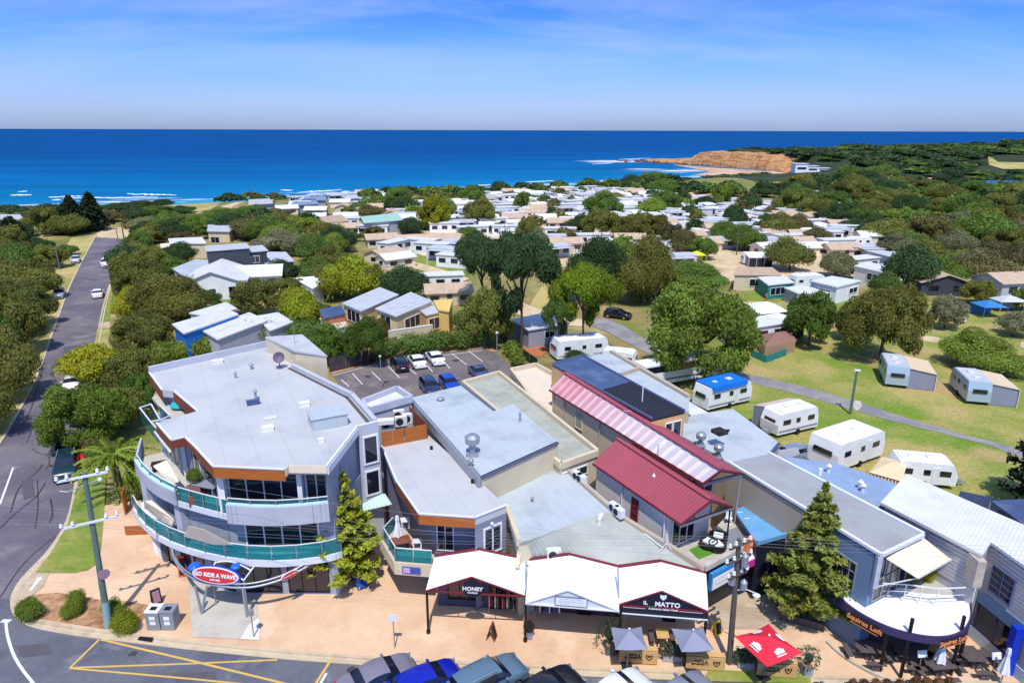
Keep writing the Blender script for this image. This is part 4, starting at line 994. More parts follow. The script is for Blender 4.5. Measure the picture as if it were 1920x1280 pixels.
for px,py in((1083,900),(1090,905),(1152,960),(1160,968)):p=U(px,py,5.6);ac_unit(T,p,-1.0,0.8,0.4,0.6)
pi=MB()
pts=[U(1080,895,5.75),U(1120,930,5.75),U(1160,965,5.5),U(1190,985,5.2),U(1240,1025,4.8)];pi.tube(pts,0.05,6);pi.tube([q+Vector((0.2,0.1,0))for q in pts[:3]],0.05,6);pi.build('roof_pipe',m_porc,T)
ant=MB();p=U(1248,1030,4.6);ant.tube([p,p+UPV*1.1],0.04,6);ant.tube([p+Vector((-0.4,-.2,0)),p+Vector((0,0,.5)),p+Vector((0.4,-.2,0))],0.03,6);ant.build('aerial',m_porc,T)
# white canopies with three little gables along the footpath
T=thing('footpath_canopy','long white shop canopy with three gables over the footpath','awning',(3,35,0));T_[0]=T
BK=[Vector((-4.9,37.6,0)),Vector((1.1,37.25,0)),Vector((6.7,36.55,0)),Vector((12.0,35.95,0))]
FR=[[Vector((-5.2,35.2,0)),Vector((0.8,34.75,0))],[Vector((0.84,34.1,0)),Vector((6.3,33.45,0))],[Vector((6.36,34.0,0)),Vector((11.5,33.4,0))]]
ZB,ZF,RI=4.0,3.25,1.15
gm_=[(m_redtrim,None),(m_white,None),(m_redtrim,None)]
for k in range(3):
 bl_,br_=BK[k]+UPV*ZB,BK[k+1]+UPV*ZB;fl2,fr2=FR[k][0]+UPV*ZF,FR[k][1]+UPV*ZF
 pk=[0.47,0.45,0.47][k]
 fa_=fl2.lerp(fr2,pk)+UPV*RI;ba_=bl_.lerp(br_,pk)+UPV*(0.62)
 s=MB();th=0.06
 for quad in((bl_,ba_,fa_,fl2),(ba_,br_,fr2,fa_)):
  q=list(quad);s.add(q+[v-UPV*th for v in q],[(3,2,1,0),(4,5,6,7),(0,1,5,4),(1,2,6,5),(2,3,7,6),(3,0,4,7)])
 s.build('canopy_sheet',m_canopy,T)
 # ribs on the sheet
 # front gable trim and beam
 tr=MB();off=Vector((0,-0.05,0));tr.beam(fl2+off,fa_+off,0.07,0.08,up=(0,-1,0));tr.beam(fa_+off,fr2+off,0.07,0.08,up=(0,-1,0));tr.beam(fl2+off-UPV*0.02,fr2+off-UPV*0.02,0.07,0.09)
 tr.build('gable_trim',gm_[k][0],T)
 rb=MB();rb.beam(bl_+UPV*0.05,ba_+UPV*0.05,0.16,0.14);rb.beam(ba_+UPV*0.05,br_+UPV*0.05,0.12,0.12);rb.build('rear_capping',m_redtrim,T)
 c_=(fl2+fr2)/2;nn,dd=outward(fl2,fr2)
 if k==0:
  t2=MB()
  for u in(0.16,0.3,0.7,0.84):
   a=fl2.lerp(fr2,u);h=RI*(u/pk if u<pk else(1-u)/(1-pk));t2.beam(a,a+UPV*h,0.05,0.06)
  t2.beam(fl2.lerp(fr2,0.1),fl2.lerp(fr2,0.42)+UPV*0.85,0.05,0.06);t2.build('truss',m_redtrim,T)
  sb=MB();cc=fl2.lerp(fr2,0.48)+UPV*0.4+nn*0.12;ns=22;ring=[cc+dd*(0.62*math.cos(i*2*math.pi/ns))+UPV*(0.6*math.sin(i*2*math.pi/ns))for i in range(ns)]
  sb.add(ring+[v-nn*0.06 for v in ring],[tuple(range(ns)),tuple(range(2*ns-1,ns-1,-1))]+[(i,ns+i,ns+(i+1)%ns,(i+1)%ns)for i in range(ns)])
  so_=sb.build('round_sign',m_signblk,T);text_obj('HONEY',0.36,m_signw,T,cc+nn*0.02-UPV*0.02,dd,UPV,0.01,'lettering',0.012);text_obj('boutique',0.17,m_signw,T,cc+nn*0.02-UPV*0.27,dd,UPV,0.01,'lettering',0.004)
 if k==1:
  gp=MB();gp.add([fl2+nn*0.0,fr2+nn*0.0,fa_+nn*0.0,fl2-nn*0.05,fr2-nn*0.05,fa_-nn*0.05],[(0,1,2),(5,4,3),(0,3,4,1),(1,4,5,2),(2,5,3,0)]);gp.build('gable_panel',M('off_white_gable',222,226,230,rough=0.7),T)
  a,b=fl2.lerp(fr2,0.32)+UPV*0.08+nn*0.07,fl2.lerp(fr2,0.66)+UPV*0.08+nn*0.07
  sp=MB();sp.beam(a+UPV*0.3,b+UPV*0.3,0.03,0.62);sp.build('sign_board',m_signw,T)
  fr_=MB();fr_.beam(a,b,0.05,0.05);fr_.beam(a+UPV*0.6,b+UPV*0.6,0.05,0.05);fr_.beam(a,a+UPV*0.6,0.05,0.05);fr_.beam(b,b+UPV*0.6,0.05,0.05);fr_.build('sign_frame',M('grey_frame',110,116,132,rough=0.5),T)
  lt=MB();rs=random.Random(3)
  for row,(z,n_l,h,w)in enumerate(((0.46,13,0.05,0.05),(0.3,11,0.13,0.03),(0.14,9,0.07,0.035))):
   for i in range(n_l):q=a.lerp(b,0.12+0.76*(i+0.5)/n_l)+nn*0.02+UPV*z;lt.beam(q-dd*w*rs.uniform(.4,1),q+dd*w*rs.uniform(.4,1),0.01,h*rs.uniform(0.5,1.0))
  lt.build('lettering',M('faint_grey_lettering',176,182,194,rough=0.6),T)
 if k==2:
  gp=MB();gp.add([fl2,fr2,fa_,fl2-nn*0.05,fr2-nn*0.05,fa_-nn*0.05],[(0,1,2),(5,4,3),(0,3,4,1),(1,4,5,2),(2,5,3,0)]);gp.build('gable_panel',m_signblk,T)
  lo=MB();lo.beam(fl2-UPV*0.28,fr2-UPV*0.28,0.06,0.5);lo.build('sign_board',m_signblk,T)
  cc=fl2.lerp(fr2,0.5)+nn*0.08
  text_obj('IL',0.34,m_signw,T,cc-dd*1.05+UPV*0.3,dd,UPV,0.01,'lettering',0.012);text_obj('MATTO',0.42,m_signw,T,cc+dd*0.22+UPV*0.27,dd,UPV,0.01,'lettering',0.016)
  text_obj('Authentic Italian Pasta',0.19,m_signw,T,cc+UPV*-0.06,dd,UPV,0.01,'lettering',0.005)
  us=MB();us.beam(cc-dd*1.0+UPV*0.08,cc-dd*0.45+UPV*0.08,0.01,0.035);us.build('green_stripe',M('green_stripe',40,140,80),T);us=MB();us.beam(cc+dd*0.35+UPV*0.06,cc+dd*0.95+UPV*0.06,0.01,0.035);us.build('red_stripe',m_red,T)
  bars=MB();bars.beam(fl2.lerp(fr2,0.05)+nn*0.06-UPV*0.12,fl2.lerp(fr2,0.3)+nn*0.06-UPV*0.12,0.01,0.03);bars.beam(fl2.lerp(fr2,0.68)+nn*0.06-UPV*0.12,fl2.lerp(fr2,0.94)+nn*0.06-UPV*0.12,0.01,0.03);bars.beam(fl2+nn*0.08-UPV*0.55,fr2+nn*0.08-UPV*0.55,0.05,0.06);bars.build('rule_line',m_signw,T)
  sh=MB();q0=cc+dd*-0.05+UPV*0.78;prof=[(-.18,.15),(0,.11),(.18,.15),(.18,-0.03),(.1,-.15),(0,-.22),(-.1,-.15),(-.18,-.03)];top=[q0+dd*u+UPV*v for u,v in prof]
  sh.add(top+[v-nn*0.02 for v in top],[tuple(range(7,-1,-1)),tuple(range(8,16))]);sh.build('shield_emblem',m_signw,T)
  # posts on the kerb side
for x,y,h in((-5.15,35.25,3.2),(0.87,34.55,3.2),(6.45,33.7,3.1),(11.45,33.5,3.1)):
 p=MB();p.cyl((x,y,PZ),0.08,h-PZ,10);p.cyl((x,y,PZ),0.13,0.2,10);p.build('post',m_black2,T)
dp=MB();
for q in(Vector((0.9,34.9,0)),Vector((6.4,34.3,0))):dp.tube([q+UPV*3.5,q+UPV*4.9+Vector((0.0,0.9,0))],0.05,8)
dp.build('valley_gutter',m_steel,T)
# shop fronts under the canopies
T=canshop=thing('shop_front_row','shaded shop fronts under the white canopy with display windows and stall racks','shop front',(3,37.4,0));T_[0]=T
sf=[Vector((-4.8,37.95,0)),Vector((1.05,37.55,0)),Vector((6.7,36.9,0)),Vector((11.9,36.3,0))]
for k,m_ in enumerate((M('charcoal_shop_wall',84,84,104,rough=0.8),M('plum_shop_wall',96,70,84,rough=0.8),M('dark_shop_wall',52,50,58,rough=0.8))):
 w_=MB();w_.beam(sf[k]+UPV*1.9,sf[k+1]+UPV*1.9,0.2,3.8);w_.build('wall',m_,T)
 n,d=outward(sf[k],sf[k+1])
 window(T,sf[k].lerp(sf[k+1],0.12),sf[k].lerp(sf[k+1],0.5),0.7,2.3,3,1,fm=m_black2,off=0.11);window(T,sf[k].lerp(sf[k+1],0.58),sf[k].lerp(sf[k+1],0.72),0.15,2.4,1,1,fm=m_black2,off=0.11,name='door')
 if k<2:
  window(T,sf[k].lerp(sf[k+1],0.76),sf[k].lerp(sf[k+1],0.95),0.7,2.3,2,1,fm=m_black2,off=0.11)
  # ------------------------------------------------------------------ D. the red gabled building with its terrace
T=thing('red_roof_building','white walled building with plain dark red gable roof and turfed front terrace','building',(10,42,0));T_[0]=T
ra,rb=U(1157,822,8.0),U(1333,936,8.0);la,lb=U(1112,868,6.4),U(1276,981,6.4)
half=Vector((la.x-ra.x,la.y-ra.y,0));rr_b=Vector((14.55,39.85,6.4));rr_a=ra+(rr_b-rb)
rr_a.z=6.4
corr_roof(T,ra,rb,lb,la,34,m_roofred,0.025,'roof',0.1);corr_roof(T,rb,ra,rr_a,rr_b,34,m_roofred,0.025,'roof',0.1)
rc=MB();rc.beam(ra+UPV*0.05,rb+UPV*0.05,0.3,0.08);rc.build('ridge_cap',m_roofred,T)
gt=MB();gt.beam(la-UPV*0.05,lb-UPV*0.05,0.14,0.14);gt.beam(rb-UPV*0.08,lb-UPV*0.08,0.12,0.2,up=(0,-1,0));gt.beam(rb-UPV*0.08,rr_b-UPV*0.08,0.12,0.2,up=(0,-1,0));gt.build('gutter',m_redtrim,T)
inn=0.35
bw=[la+Vector((0.3,0.0,0)),lb+LOT*1.5+Vector((0.25,0,0)),rr_b+LOT*1.5-Vector((0.3,0,0)),rr_a-Vector((0.3,0,0))]
wb=MB();bz=[6.2]*4;wb.prism(xy(bw),0,6.25)
wb.build('wall',M('white_weatherboard',226,220,220,rough=0.7,var=0.03),T)
# gable end wall, glazed
g1,g2=bw[1],bw[2];gp=MB();apex=rb+LOT*1.5;apex.z=7.85
gp.add([g1+UPV*(6.25-g1.z),g2+UPV*(6.25-g2.z),apex,g1+UPV*(6.25-g1.z)+LOT*0.1,g2+UPV*(6.25-g2.z)+LOT*0.1,apex+LOT*0.1],[(0,1,2),(5,4,3),(0,3,4,1),(1,4,5,2),(2,5,3,0)]);gp.build('gable_wall',m_dark,T)
window(T,g1.lerp(g2,0.1),g1.lerp(g2,0.62),3.7,6.1,3,1,fm=m_frame,off=0.03)
tb=MB();tb.beam(lb-UPV*0.15,rr_b-UPV*0.15,0.16,0.2);tb.build('tie_beam',m_steel,T)
ps=MB();ps.cyl((rr_b.x-0.1,rr_b.y,3.6),0.06,2.7,8);ps.beam(Vector((rr_b.x,rr_b.y,4.2)),Vector((rr_b.x-1.2,rr_b.y-0.2,5.2)),0.05,0.06);ps.build('post',m_black2,T)
TE=[Vector((10.2,38.3,0)),Vector((11.9,36.8,0)),Vector((16.9,40.3,0)),Vector((15.6,43.4,0)),Vector((13.9,41.3,0))]
MB().prism(xy([Vector((9.6,38.9,0))]+TE),3.2,3.55).build('terrace_slab',m_concrete,T)
MB().prism(xy([p.lerp(Vector((13.3,40,0)),0.06)for p in[Vector((9.6,38.9,0))]+TE]),0,3.2).build('ground_floor_wall',m_signblk,T)
tp=MB();
for i,j in((0,1),(1,2)):tp.beam(TE[i]+UPV*3.65,TE[j]+UPV*3.65,0.35,0.35)
tp.build('terrace_parapet',m_concrete,T)
MB().prism(xy([U(1292,1030,3.57),U(1318,1018,3.57),U(1345,1034,3.57),U(1310,1048,3.57)]),3.555,3.575).build('turf',m_turf,T)
MB().prism(xy([U(1345,1000,3.57),U(1388,985,3.57),U(1420,1010,3.57),U(1368,1025,3.57)]),3.555,3.57).build('deck_mat',m_steel,T)
nn,dd=outward(TE[1],TE[2])
sgn=MB();a,b=TE[1].lerp(TE[2],0.12),TE[1].lerp(TE[2],0.5);sgn.beam(a+nn*0.25+UPV*2.55,b+nn*0.25+UPV*2.55,0.25,1.25);sgn.build('sign_board',M('sign_blue',62,140,206,rough=0.5),T)
sgn=MB();a2,b2=TE[1].lerp(TE[2],0.14),TE[1].lerp(TE[2],0.48);sgn.beam(a2+nn*0.39+UPV*2.4,b2+nn*0.39+UPV*2.4,0.03,0.85);sgn.build('sign_panel',m_signw,T)
mk=MB();c_=a2.lerp(b2,0.78);mk.beam(c_+nn*0.41+UPV*2.5-dd*0.14,c_+nn*0.41+UPV*2.62+dd*0.16,0.02,0.12);mk.build('sign_mark',m_timberd,T);mk=MB();mk.beam(a2.lerp(b2,0.15)+nn*0.41+UPV*2.3,a2.lerp(b2,0.7)+nn*0.41+UPV*2.3,0.02,0.06);mk.build('sign_lettering',M('faint_grey_lettering',176,182,194),T)
window(T,bw[0].lerp(bw[1],0.54),bw[0].lerp(bw[1],0.62),4.0,5.7,1,3,fm=m_redtrim,gm=m_redtrim,off=0.02)
dpn=MB();p=bw[0].lerp(bw[1],0.4);n3,d3=outward(bw[0],bw[1]);dpn.cyl((p.x+n3.x*.08,p.y+n3.y*.08,3),0.05,3.2,8);p=bw[0].lerp(bw[1],0.97);dpn.cyl((p.x+n3.x*.08,p.y+n3.y*.08,3),0.06,3.2,8);dpn.build('downpipe',m_porc,T)
flue(T,U(1225,905,7.0),0.5,0.07,m_porc)
# E. pink striped skylight roof behind it
T=thing('striped_roof_building','long cream building with pink and white striped sheet roof and red ridge','building',(9,50,0));T_[0]=T
ia,ib=U(1060,700,8.6),U(1352,880,8.6);ea,eb=U(1030,730,7.5),U(1318,905,7.5)
pinks=[lin((226,150,164)),lin((238,206,208)),lin((244,232,232))]
def stripe_m(i,n=44):
 t=int(i/n*6)/5;b_=(222+12*t,164+60*min(1,t*1.3),172+54*min(1,t*1.3))
 if i%2:b_=(b_[0]-26,b_[1]-34+12*t,b_[2]-32+12*t)
 return M('pink_sheet_%d_%s'%(int(t*5),'a' if i%2 else 'b'),*b_,rough=0.5,var=0.06,vscale=0.8,stain=lin((206,184,180)),stain_scale=0.8,stain_amt=0.4)
sheets_roof(T,ia,ib,eb,ea,44,stripe_m,amp=0.06)
ib2,ia2=ib,ia;re_b=U(1391,886,7.5);re_a=ia+(re_b-ib);re_a.z=7.5
corr_roof(T,ib,ia,re_a,re_b,30,m_roofred,0.02,'roof',0.08)
rc=MB();rc.beam(ia+UPV*0.09,ib+UPV*0.09,0.42,0.1);rc.build('ridge_cap',m_roofred,T)
gt=MB();gt.beam(ea-UPV*0.06,eb-UPV*0.06,0.12,0.14);gt.beam(ib-UPV*0.05,eb-UPV*0.05,0.14,0.2,up=(0,-1,0));gt.beam(ib-UPV*0.05,re_b-UPV*0.05,0.14,0.2,up=(0,-1,0));gt.build('gutter',m_redtrim,T)
iw=[ea+Vector((0.3,0,0)),eb+LOT*2.0+Vector((0.3,0,0)),re_b+LOT*2.0-Vector((0.3,0,0)),re_a-Vector((0.3,0,0))]
MB().prism(xy(iw),0,7.35).build('wall',m_wallcream,T)
ap=ib+LOT*2.0;ap.z=8.45;g1,g2=iw[1],iw[2]
gp=MB();gp.add([Vector((g1.x,g1.y,7.35)),Vector((g2.x,g2.y,7.35)),ap,Vector((g1.x,g1.y,7.35))+LOT*.1,Vector((g2.x,g2.y,7.35))+LOT*.1,ap+LOT*.1],[(0,1,2),(5,4,3),(0,3,4,1),(1,4,5,2),(2,5,3,0)]);gp.build('gable_wall',m_dark,T)
window(T,g1.lerp(g2,0.12),g1.lerp(g2,0.9),5.2,7.2,3,1,off=0.03)
tb=MB();tb.beam(eb-UPV*0.12,re_b-UPV*0.12,0.16,0.2);tb.cyl((re_b.x-0.1,re_b.y,3.6),0.09,3.8,8);tb.build('tie_beam',m_steel,T)
window(T,iw[0].lerp(iw[1],0.22),iw[0].lerp(iw[1],0.275),5.4,6.9,1,1,fm=m_wallcream,gm=M('frosted_pane',166,166,156,rough=0.4),off=0.02)
dpn=MB()
for u in(0.02,0.42,0.12):p=iw[0].lerp(iw[1],u);n3,d3=outward(iw[0],iw[1]);dpn.cyl((p.x+n3.x*.07,p.y+n3.y*.07,3),0.05,4.3,8)
dpn.build('downpipe',m_wallbeige,T)
for px,py in((1175,790),(1233,855)):p=U(px,py,7.9);fl_=MB();fl_.tube([p,p+UPV*0.9],0.03,6);fl_.tube([p+UPV*.9-Vector((.3,0,0)),p+UPV*.9+Vector((.3,0,0))],0.02,6);fl_.build('aerial',m_steel,T)
# F. navy and black flat roof block
T=thing('navy_roof_block','flat roof block, navy at the back and black in front, with apricot end wall','building',(9,56,0));T_[0]=T
ja=PX([(1036,682),(1093,666),(1284,770),(1222,785)],8.6);MB().prism(xy(ja),0,8.35).build('wall',m_wallorange,T)
mid0,mid1=ja[0].lerp(ja[3],0.52),ja[1].lerp(ja[2],0.52)
MB().prism(xy([ja[0],ja[1],mid1,mid0]),8.35,8.55).build('roof',m_navy,T);MB().prism(xy([mid0,mid1,ja[2],ja[3]]),8.35,8.5).build('roof',m_black,T)
pp=MB()
for i,j in((0,1),(1,2),(3,0)):pp.beam(ja[i]+UPV*0.02,ja[j]+UPV*0.02,0.12,0.2)
pp.build('capping',M('slate_capping',96,108,140,rough=0.5),T)
q=MB();a,b=mid0.lerp(ja[3],0.62),mid1.lerp(ja[2],0.5);q.tube([b,b+UPV*0.05],0.03,6);q.tube([a.lerp(b,.45),a.lerp(b,.45)+UPV*1.5],0.05,8);q.build('mast',m_porc,T)
window(T,ja[3].lerp(ja[2],0.42),ja[3].lerp(ja[2],0.62),6.5,7.9,1,1,off=0.03);window(T,ja[3].lerp(ja[2],0.66),ja[3].lerp(ja[2],0.9),6.5,7.9,1,1,off=0.03)
# G. pale roof strip right of it
T=thing('pale_strip_building','narrow building with pale blue flat roof and tan parapet beside the navy roof','building',(12,57,0));T_[0]=T
ka=PX([(1100,668),(1146,660),(1292,745),(1292,770),(1270,766)],6.8);MB().prism(xy(ka),0,6.6).build('wall',m_wallbeige,T);MB().prism(xy(ka),6.6,6.75).build('roof',m_roofblue,T)
pp=MB();pp.beam(ka[1],ka[2],0.4,0.5);pp.beam(ka[1].lerp(ka[2],0.42),ka[0].lerp(ka[4],0.42),0.25,0.6);pp.build('parapet',m_wallbeige,T)
T=thing('lean_to_shed','low lean-to with pale sloping roof below the apricot end wall','outbuilding',(15,52,0))
kb=PX([(1255,748),(1276,742),(1328,772),(1300,780)],5.0);MB().prism(xy(kb),0,4.8).build('wall',m_timberd,T);MB().prism(xy(kb),4.8,4.95).build('roof',m_white2,T)
# H. blue grey roof with kitchen exhausts
T=thing('exhaust_roof_building','blue grey flat roof with two kitchen exhaust stacks right of the striped roof','building',(16,48,0));T_[0]=T
la_=PX([(1258,806),(1296,778),(1374,766),(1461,830),(1442,852),(1366,868),(1340,850)],5.6);MB().prism(xy(la_),0,5.4).build('wall',m_wallbeige,T);MB().prism(xy(la_),5.4,5.6).build('roof',m_roofblue,T)
gt=MB();gt.beam(la_[3]-UPV*.05,la_[4]-UPV*.05,0.2,0.18);gt.build('gutter',m_navy,T)
vent_hood(T,U(1313,836,5.6),1.15,m_steel,'exhaust_stack');vent_hood(T,U(1346,858,5.6),1.1,m_steel,'exhaust_stack')
hd=MB();p=U(1347,830,5.9);hd.box((p.x,p.y,6.9),(0.95,0.95,0.3),RZP);hd.add([(p.x-.5,p.y-.5,6.9),(p.x+.5,p.y-.5,6.9),(p.x+.75,p.y-.3,7.25),(p.x-.75,p.y-.3,7.25)],[(0,1,2,3)]);hd.build('exhaust_cowl',m_dark,T)
# I. long grey roof with beige side wall
T=thing('long_grey_roof_building','long two storey building with grey ribbed roof, beige side wall and tan retractable awning','building',(20,40,0));T_[0]=T
mw=[U(1366,867,7.0),U(1441,851,7.0),U(1731,1003,7.0),U(1653,1041,7.0)]
corr_roof(T,mw[1],mw[0],mw[3],mw[2],26,m_roofgrey2,0.03,'roof',0.15)
for o_ in():pass
MB().prism(xy([mw[0].lerp(mw[3],0.0),mw[0].lerp(mw[3],0.63),mw[1].lerp(mw[2],0.63),mw[1]]),0,6.8).build('wall',m_wallbeige,T)
fw_=[mw[0].lerp(mw[3],0.631),mw[3]+LOT*0.4,mw[2]+LOT*0.4,mw[1].lerp(mw[2],0.631)]
MB().prism(xy(fw_),0,6.8).build('front_wall',m_wallblue,T)
ec=MB();ec.beam(mw[0]+UPV*0.06,mw[3]+UPV*0.06,0.22,0.16);ec.beam(mw[1]+UPV*0.1,mw[2]+UPV*0.1,0.22,0.2);ec.beam(mw[3]+UPV*0.02,mw[2]+UPV*0.02,0.2,0.2);ec.build('capping',capm,T)
window(T,fw_[0].lerp(fw_[1],0.38),fw_[0].lerp(fw_[1],0.78),3.7,5.6,4,3,fm=m_steel,off=0.03)
window(T,fw_[1].lerp(fw_[2],0.1),fw_[1].lerp(fw_[2],0.9),3.5,6.3,4,2,fm=m_steel,off=0.03)
sail(T,[U(1662,1046,6.7),U(1730,1006,6.7),U(1783,1048,5.5),U(1721,1083,5.5)],m_cream)
ar=MB();ar.beam(U(1721,1083,5.42),U(1783,1048,5.42),0.1,0.12);ar.beam(U(1721,1083,5.4),fw_[1].lerp(fw_[2],0.15)+UPV*(4.4-7),0.05,0.06);ar.build('awning_arm',m_frame,T)
pc=MB();pc.beam(mw[3]+LOT*0.1-UPV*2.2,mw[3]+LOT*0.1-UPV*0.1,0.28,0.28);pc.build('pilaster',m_wallpale,T)
# terrace over the curved verandah
TB=[fw_[1]+Vector((-0.9,0.4,0)),Vector((20.0,34.9,0)),Vector((22.0,35.3,0)),Vector((27.3,34.6,0)),Vector((27.4,37.0,0)),fw_[2]]
MB().prism(xy([Vector((19.4,38.5,0)),Vector((20.2,35.6,0)),Vector((22.1,35.45,0)),Vector((27.3,34.9,0)),Vector((27.3,38.5,0))]),3.15,3.45).build('terrace_slab',m_concrete,T)
rl=MB();pts=[U(1600,1057,4.45),U(1637,1092,4.45),U(1700,1095,4.45),U(1760,1103,4.45),U(1829,1100,4.45)]
for a,b in zip(pts,pts[1:]):rl.beam(a,b,0.06,0.06);rl.beam(a-UPV*0.5,b-UPV*0.5,0.03,0.03)
for a in pts+[pts[2].lerp(pts[3],.5),pts[0].lerp(pts[1],.5)]:rl.beam(a,a-UPV*1.0,0.05,0.05)
rl.build('terrace_rail',m_frame,T)
fl_=MB();fl_.cyl(U(1537,890,7.2),0.14,0.5,8);fl_.build('roof_vent',m_white,T)
# J. low slate roof between
T=thing('slate_roof_block','low slate blue roof with small vents behind the long grey roof','building',(24,46,0))
na=PX([(1442,852),(1500,858),(1572,868),(1672,902),(1700,915),(1655,938),(1640,960),(1560,925)],5.0);MB().prism(xy(na),0,4.8).build('wall',m_wallgrey,T)
MB().prism(xy(na),4.8,4.95).build('roof',M('slate_blue_roof',138,160,192,rough=0.55,var=0.08,vscale=0.7,stain=lin((168,186,206)),stain_scale=0.4,stain_amt=0.6),T)
for px,py in((1553,885),(1612,915),(1617,922)):flue(T,U(px,py,4.95),0.5,0.13,m_porc)
# clear roofed yard with a grey car in it
T=thing('yard_shelter','small lean-to of pale corrugated sheet behind the long grey roof','outbuilding',(21,50,0))
ya=PX([(1448,846),(1495,838),(1500,850),(1470,862)],3.6);corr_roof(T,ya[0],ya[1],ya[2],ya[3],8,m_roofgrey2,0.03);p_=MB()
for v in ya:p_.cyl((v.x,v.y,0),0.06,3.5,8)
p_.build('post',m_steel,T)
# K. right hand weatherboard building with long white roof
T=thing('white_roof_building','weatherboard building with long white metal roof at the right edge','building',(29,38,0));T_[0]=T
ow=[U(1651,941,6.8),U(1700,888,6.8),U(2010,1022,6.8),U(2010,1122,6.8),U(1858,1016,6.8),U(1842,1040,6.8)]
MB().prism(xy(ow),6.62,6.8).build('roof',m_white2,T)
rdir=(ow[1]-ow[0]);ed=ow[2]-ow[1];rbs=MB()
for k in range(1,46):
 a=ow[0]+(ow[5]-ow[0])*(k/27.0)
 if k>27:a=ow[4]+(ow[3]-ow[4])*((k-27)/19.0)
 # run each rib across to the rear edge
 den=rdir.x*ed.y-rdir.y*ed.x;w_=ow[1]-a;t=(w_.x*ed.y-w_.y*ed.x)/den
 if t>0.05:rbs.beam(a+UPV*0.015,a+rdir*(t*0.985)+UPV*0.015,0.06,0.03)
rbs.build('roof_ribs',m_white2,T)['kind']='stuff'
cen=Vector((31,39.5,0));wpoly=[Vector((p.x,p.y,0)).lerp(cen,0.05)for p in ow]
MB().prism(xy(wpoly),0,6.62).build('wall',M('grey_weatherboard',184,180,182,rough=0.75,var=0.03),T)
wbm=M('weatherboard_board',192,188,190,rough=0.75,var=0.04)
A_,B_=wpoly[0],wpoly[5];n,d=outward(A_,B_);a0=A_.lerp(B_,0.5)
for j in range(9):
 b_=MB();z=4.2+j*0.25;b_.beam(Vector((a0.x,a0.y,z))+n*0.05,Vector((B_.x,B_.y,z))+n*0.05,0.04,0.22);b_.build('weatherboard',wbm,T)
fa2,fb2=wpoly[4],wpoly[3];n,d=outward(fa2,fb2)
for j in range(12):
 b_=MB();z=3.6+j*0.25;b_.beam(fa2+n*0.05+UPV*z+d*0.02,fb2+n*0.05+UPV*z,0.04,0.22);b_.build('weatherboard',wbm,T)
window(T,fa2+d*0.7,fa2+d*2.2,3.9,5.6,2,4,fm=M('slate_frame',92,104,142,rough=0.5),off=0.1)
sk_=MB();sk_.beam(fa2+n*0.1+UPV*3.1,fb2+n*0.1+UPV*3.1,0.1,0.8);sk_.build('skirt_board',m_wallblue,T)
window(T,fa2+d*0.3,fa2+d*3.0,0.9,2.7,2,1,fm=m_purple,off=0.06)
st=MB();st.beam(fa2+n*0.12+UPV*0.5,fb2+n*0.12+UPV*0.5,0.08,0.75);st.build('stall_riser',M('pale_aqua_tiles',176,196,208,rough=0.5),T)
bp=MB();p=fa2+d*3.2;bp.box((p.x+n.x*.35,p.y+n.y*.35,1.7),(0.45,0.45,3.2));bp.build('blue_post',M('cobalt_blue_post',20,58,196,rough=0.5),T)
bw_=MB();bw_.beam(fa2+n*0.25+UPV*1.6,fa2-d*0.1+UPV*1.6+Vector((-0.6,1.4,0)),0.3,3.0);bw_.build('wing_wall',m_wallpale,T)
ch_=MB();ch_.beam(ow[5]+UPV*-2.0+LOT*0.2,ow[5]+UPV*-0.25+LOT*0.2,0.9,0.5,up=(1,0,0));ch_.build('render_pier',M('rough_tan_render',196,182,168,rough=0.95,var=0.15,vscale=2),T)
# small porch top with the rough panel
# navy fence line behind the white roof
T=thing('blue_fence','navy blue sheet fence behind the long white roof at the lawn edge','fence',(33,45,0))
fpts=[U(1800,920,2.0),U(1860,932,2.0),U(1990,990,2.0)]
for a,b in zip(fpts,fpts[1:]):
 k=max(1,int((b-a).length/2.2))
 for i in range(k):
  s_=MB();p,q=a.lerp(b,i/k),a.lerp(b,(i+0.98)/k);s_.beam(Vector((p.x,p.y,1.0)),Vector((q.x,q.y,1.0)),0.05,2.0);s_.build('fence_panel',m_navy,T)
T=thing('carport','low blue grey shed roof behind the white roof at the right edge','outbuilding',(36,44,0))
ca=PX([(1858,938),(1940,934),(2000,1000),(1930,990)],2.6);MB().prism(xy(ca),2.45,2.6).build('roof',m_navy,T);p_=MB()
for v in ca:p_.cyl((v.x,v.y,0),0.06,2.45,8)
p_.build('post',m_steel,T)
# L. blue roofed shop between the terrace and the tree
T=thing('blue_roof_shop','small shop with sky blue roof, orange sign box and magenta fascia','building',(17.5,40,0));T_[0]=T
ba=PX([(1376,955),(1402,946),(1484,1000),(1420,1018)],4.4);MB().prism(xy(ba),0,4.2).build('wall',m_signblk,T);MB().prism(xy(ba),4.2,4.4).build('roof',m_blueroof,T)
pp=MB();pp.beam(ba[1]+UPV*.12,ba[2]+UPV*.12,0.2,0.3);pp.beam(ba[3]+UPV*.05,ba[2]+UPV*.05,0.2,0.3);pp.build('parapet',m_blueroof,T)
n,d=outward(ba[3],ba[2])
ob=MB();a,b=U(1396,1024,3.9),U(1439,1005,3.9);a.z=b.z=0;n,d=outward(a,b);ob.beam(a+UPV*3.9,b+UPV*3.9,0.3,0.95);ob.build('orange_sign',M('orange_sign_face',232,126,78,rough=0.55),T)
lt=MB();lt.beam(a.lerp(b,.15)+n*0.17+UPV*3.95,a.lerp(b,.85)+n*0.17+UPV*3.95,0.02,0.14);lt.beam(a.lerp(b,.3)+n*0.17+UPV*3.65,a.lerp(b,.7)+n*0.17+UPV*3.65,0.02,0.08);lt.build('sign_lettering',M('pale_orange_lettering',250,190,150),T)
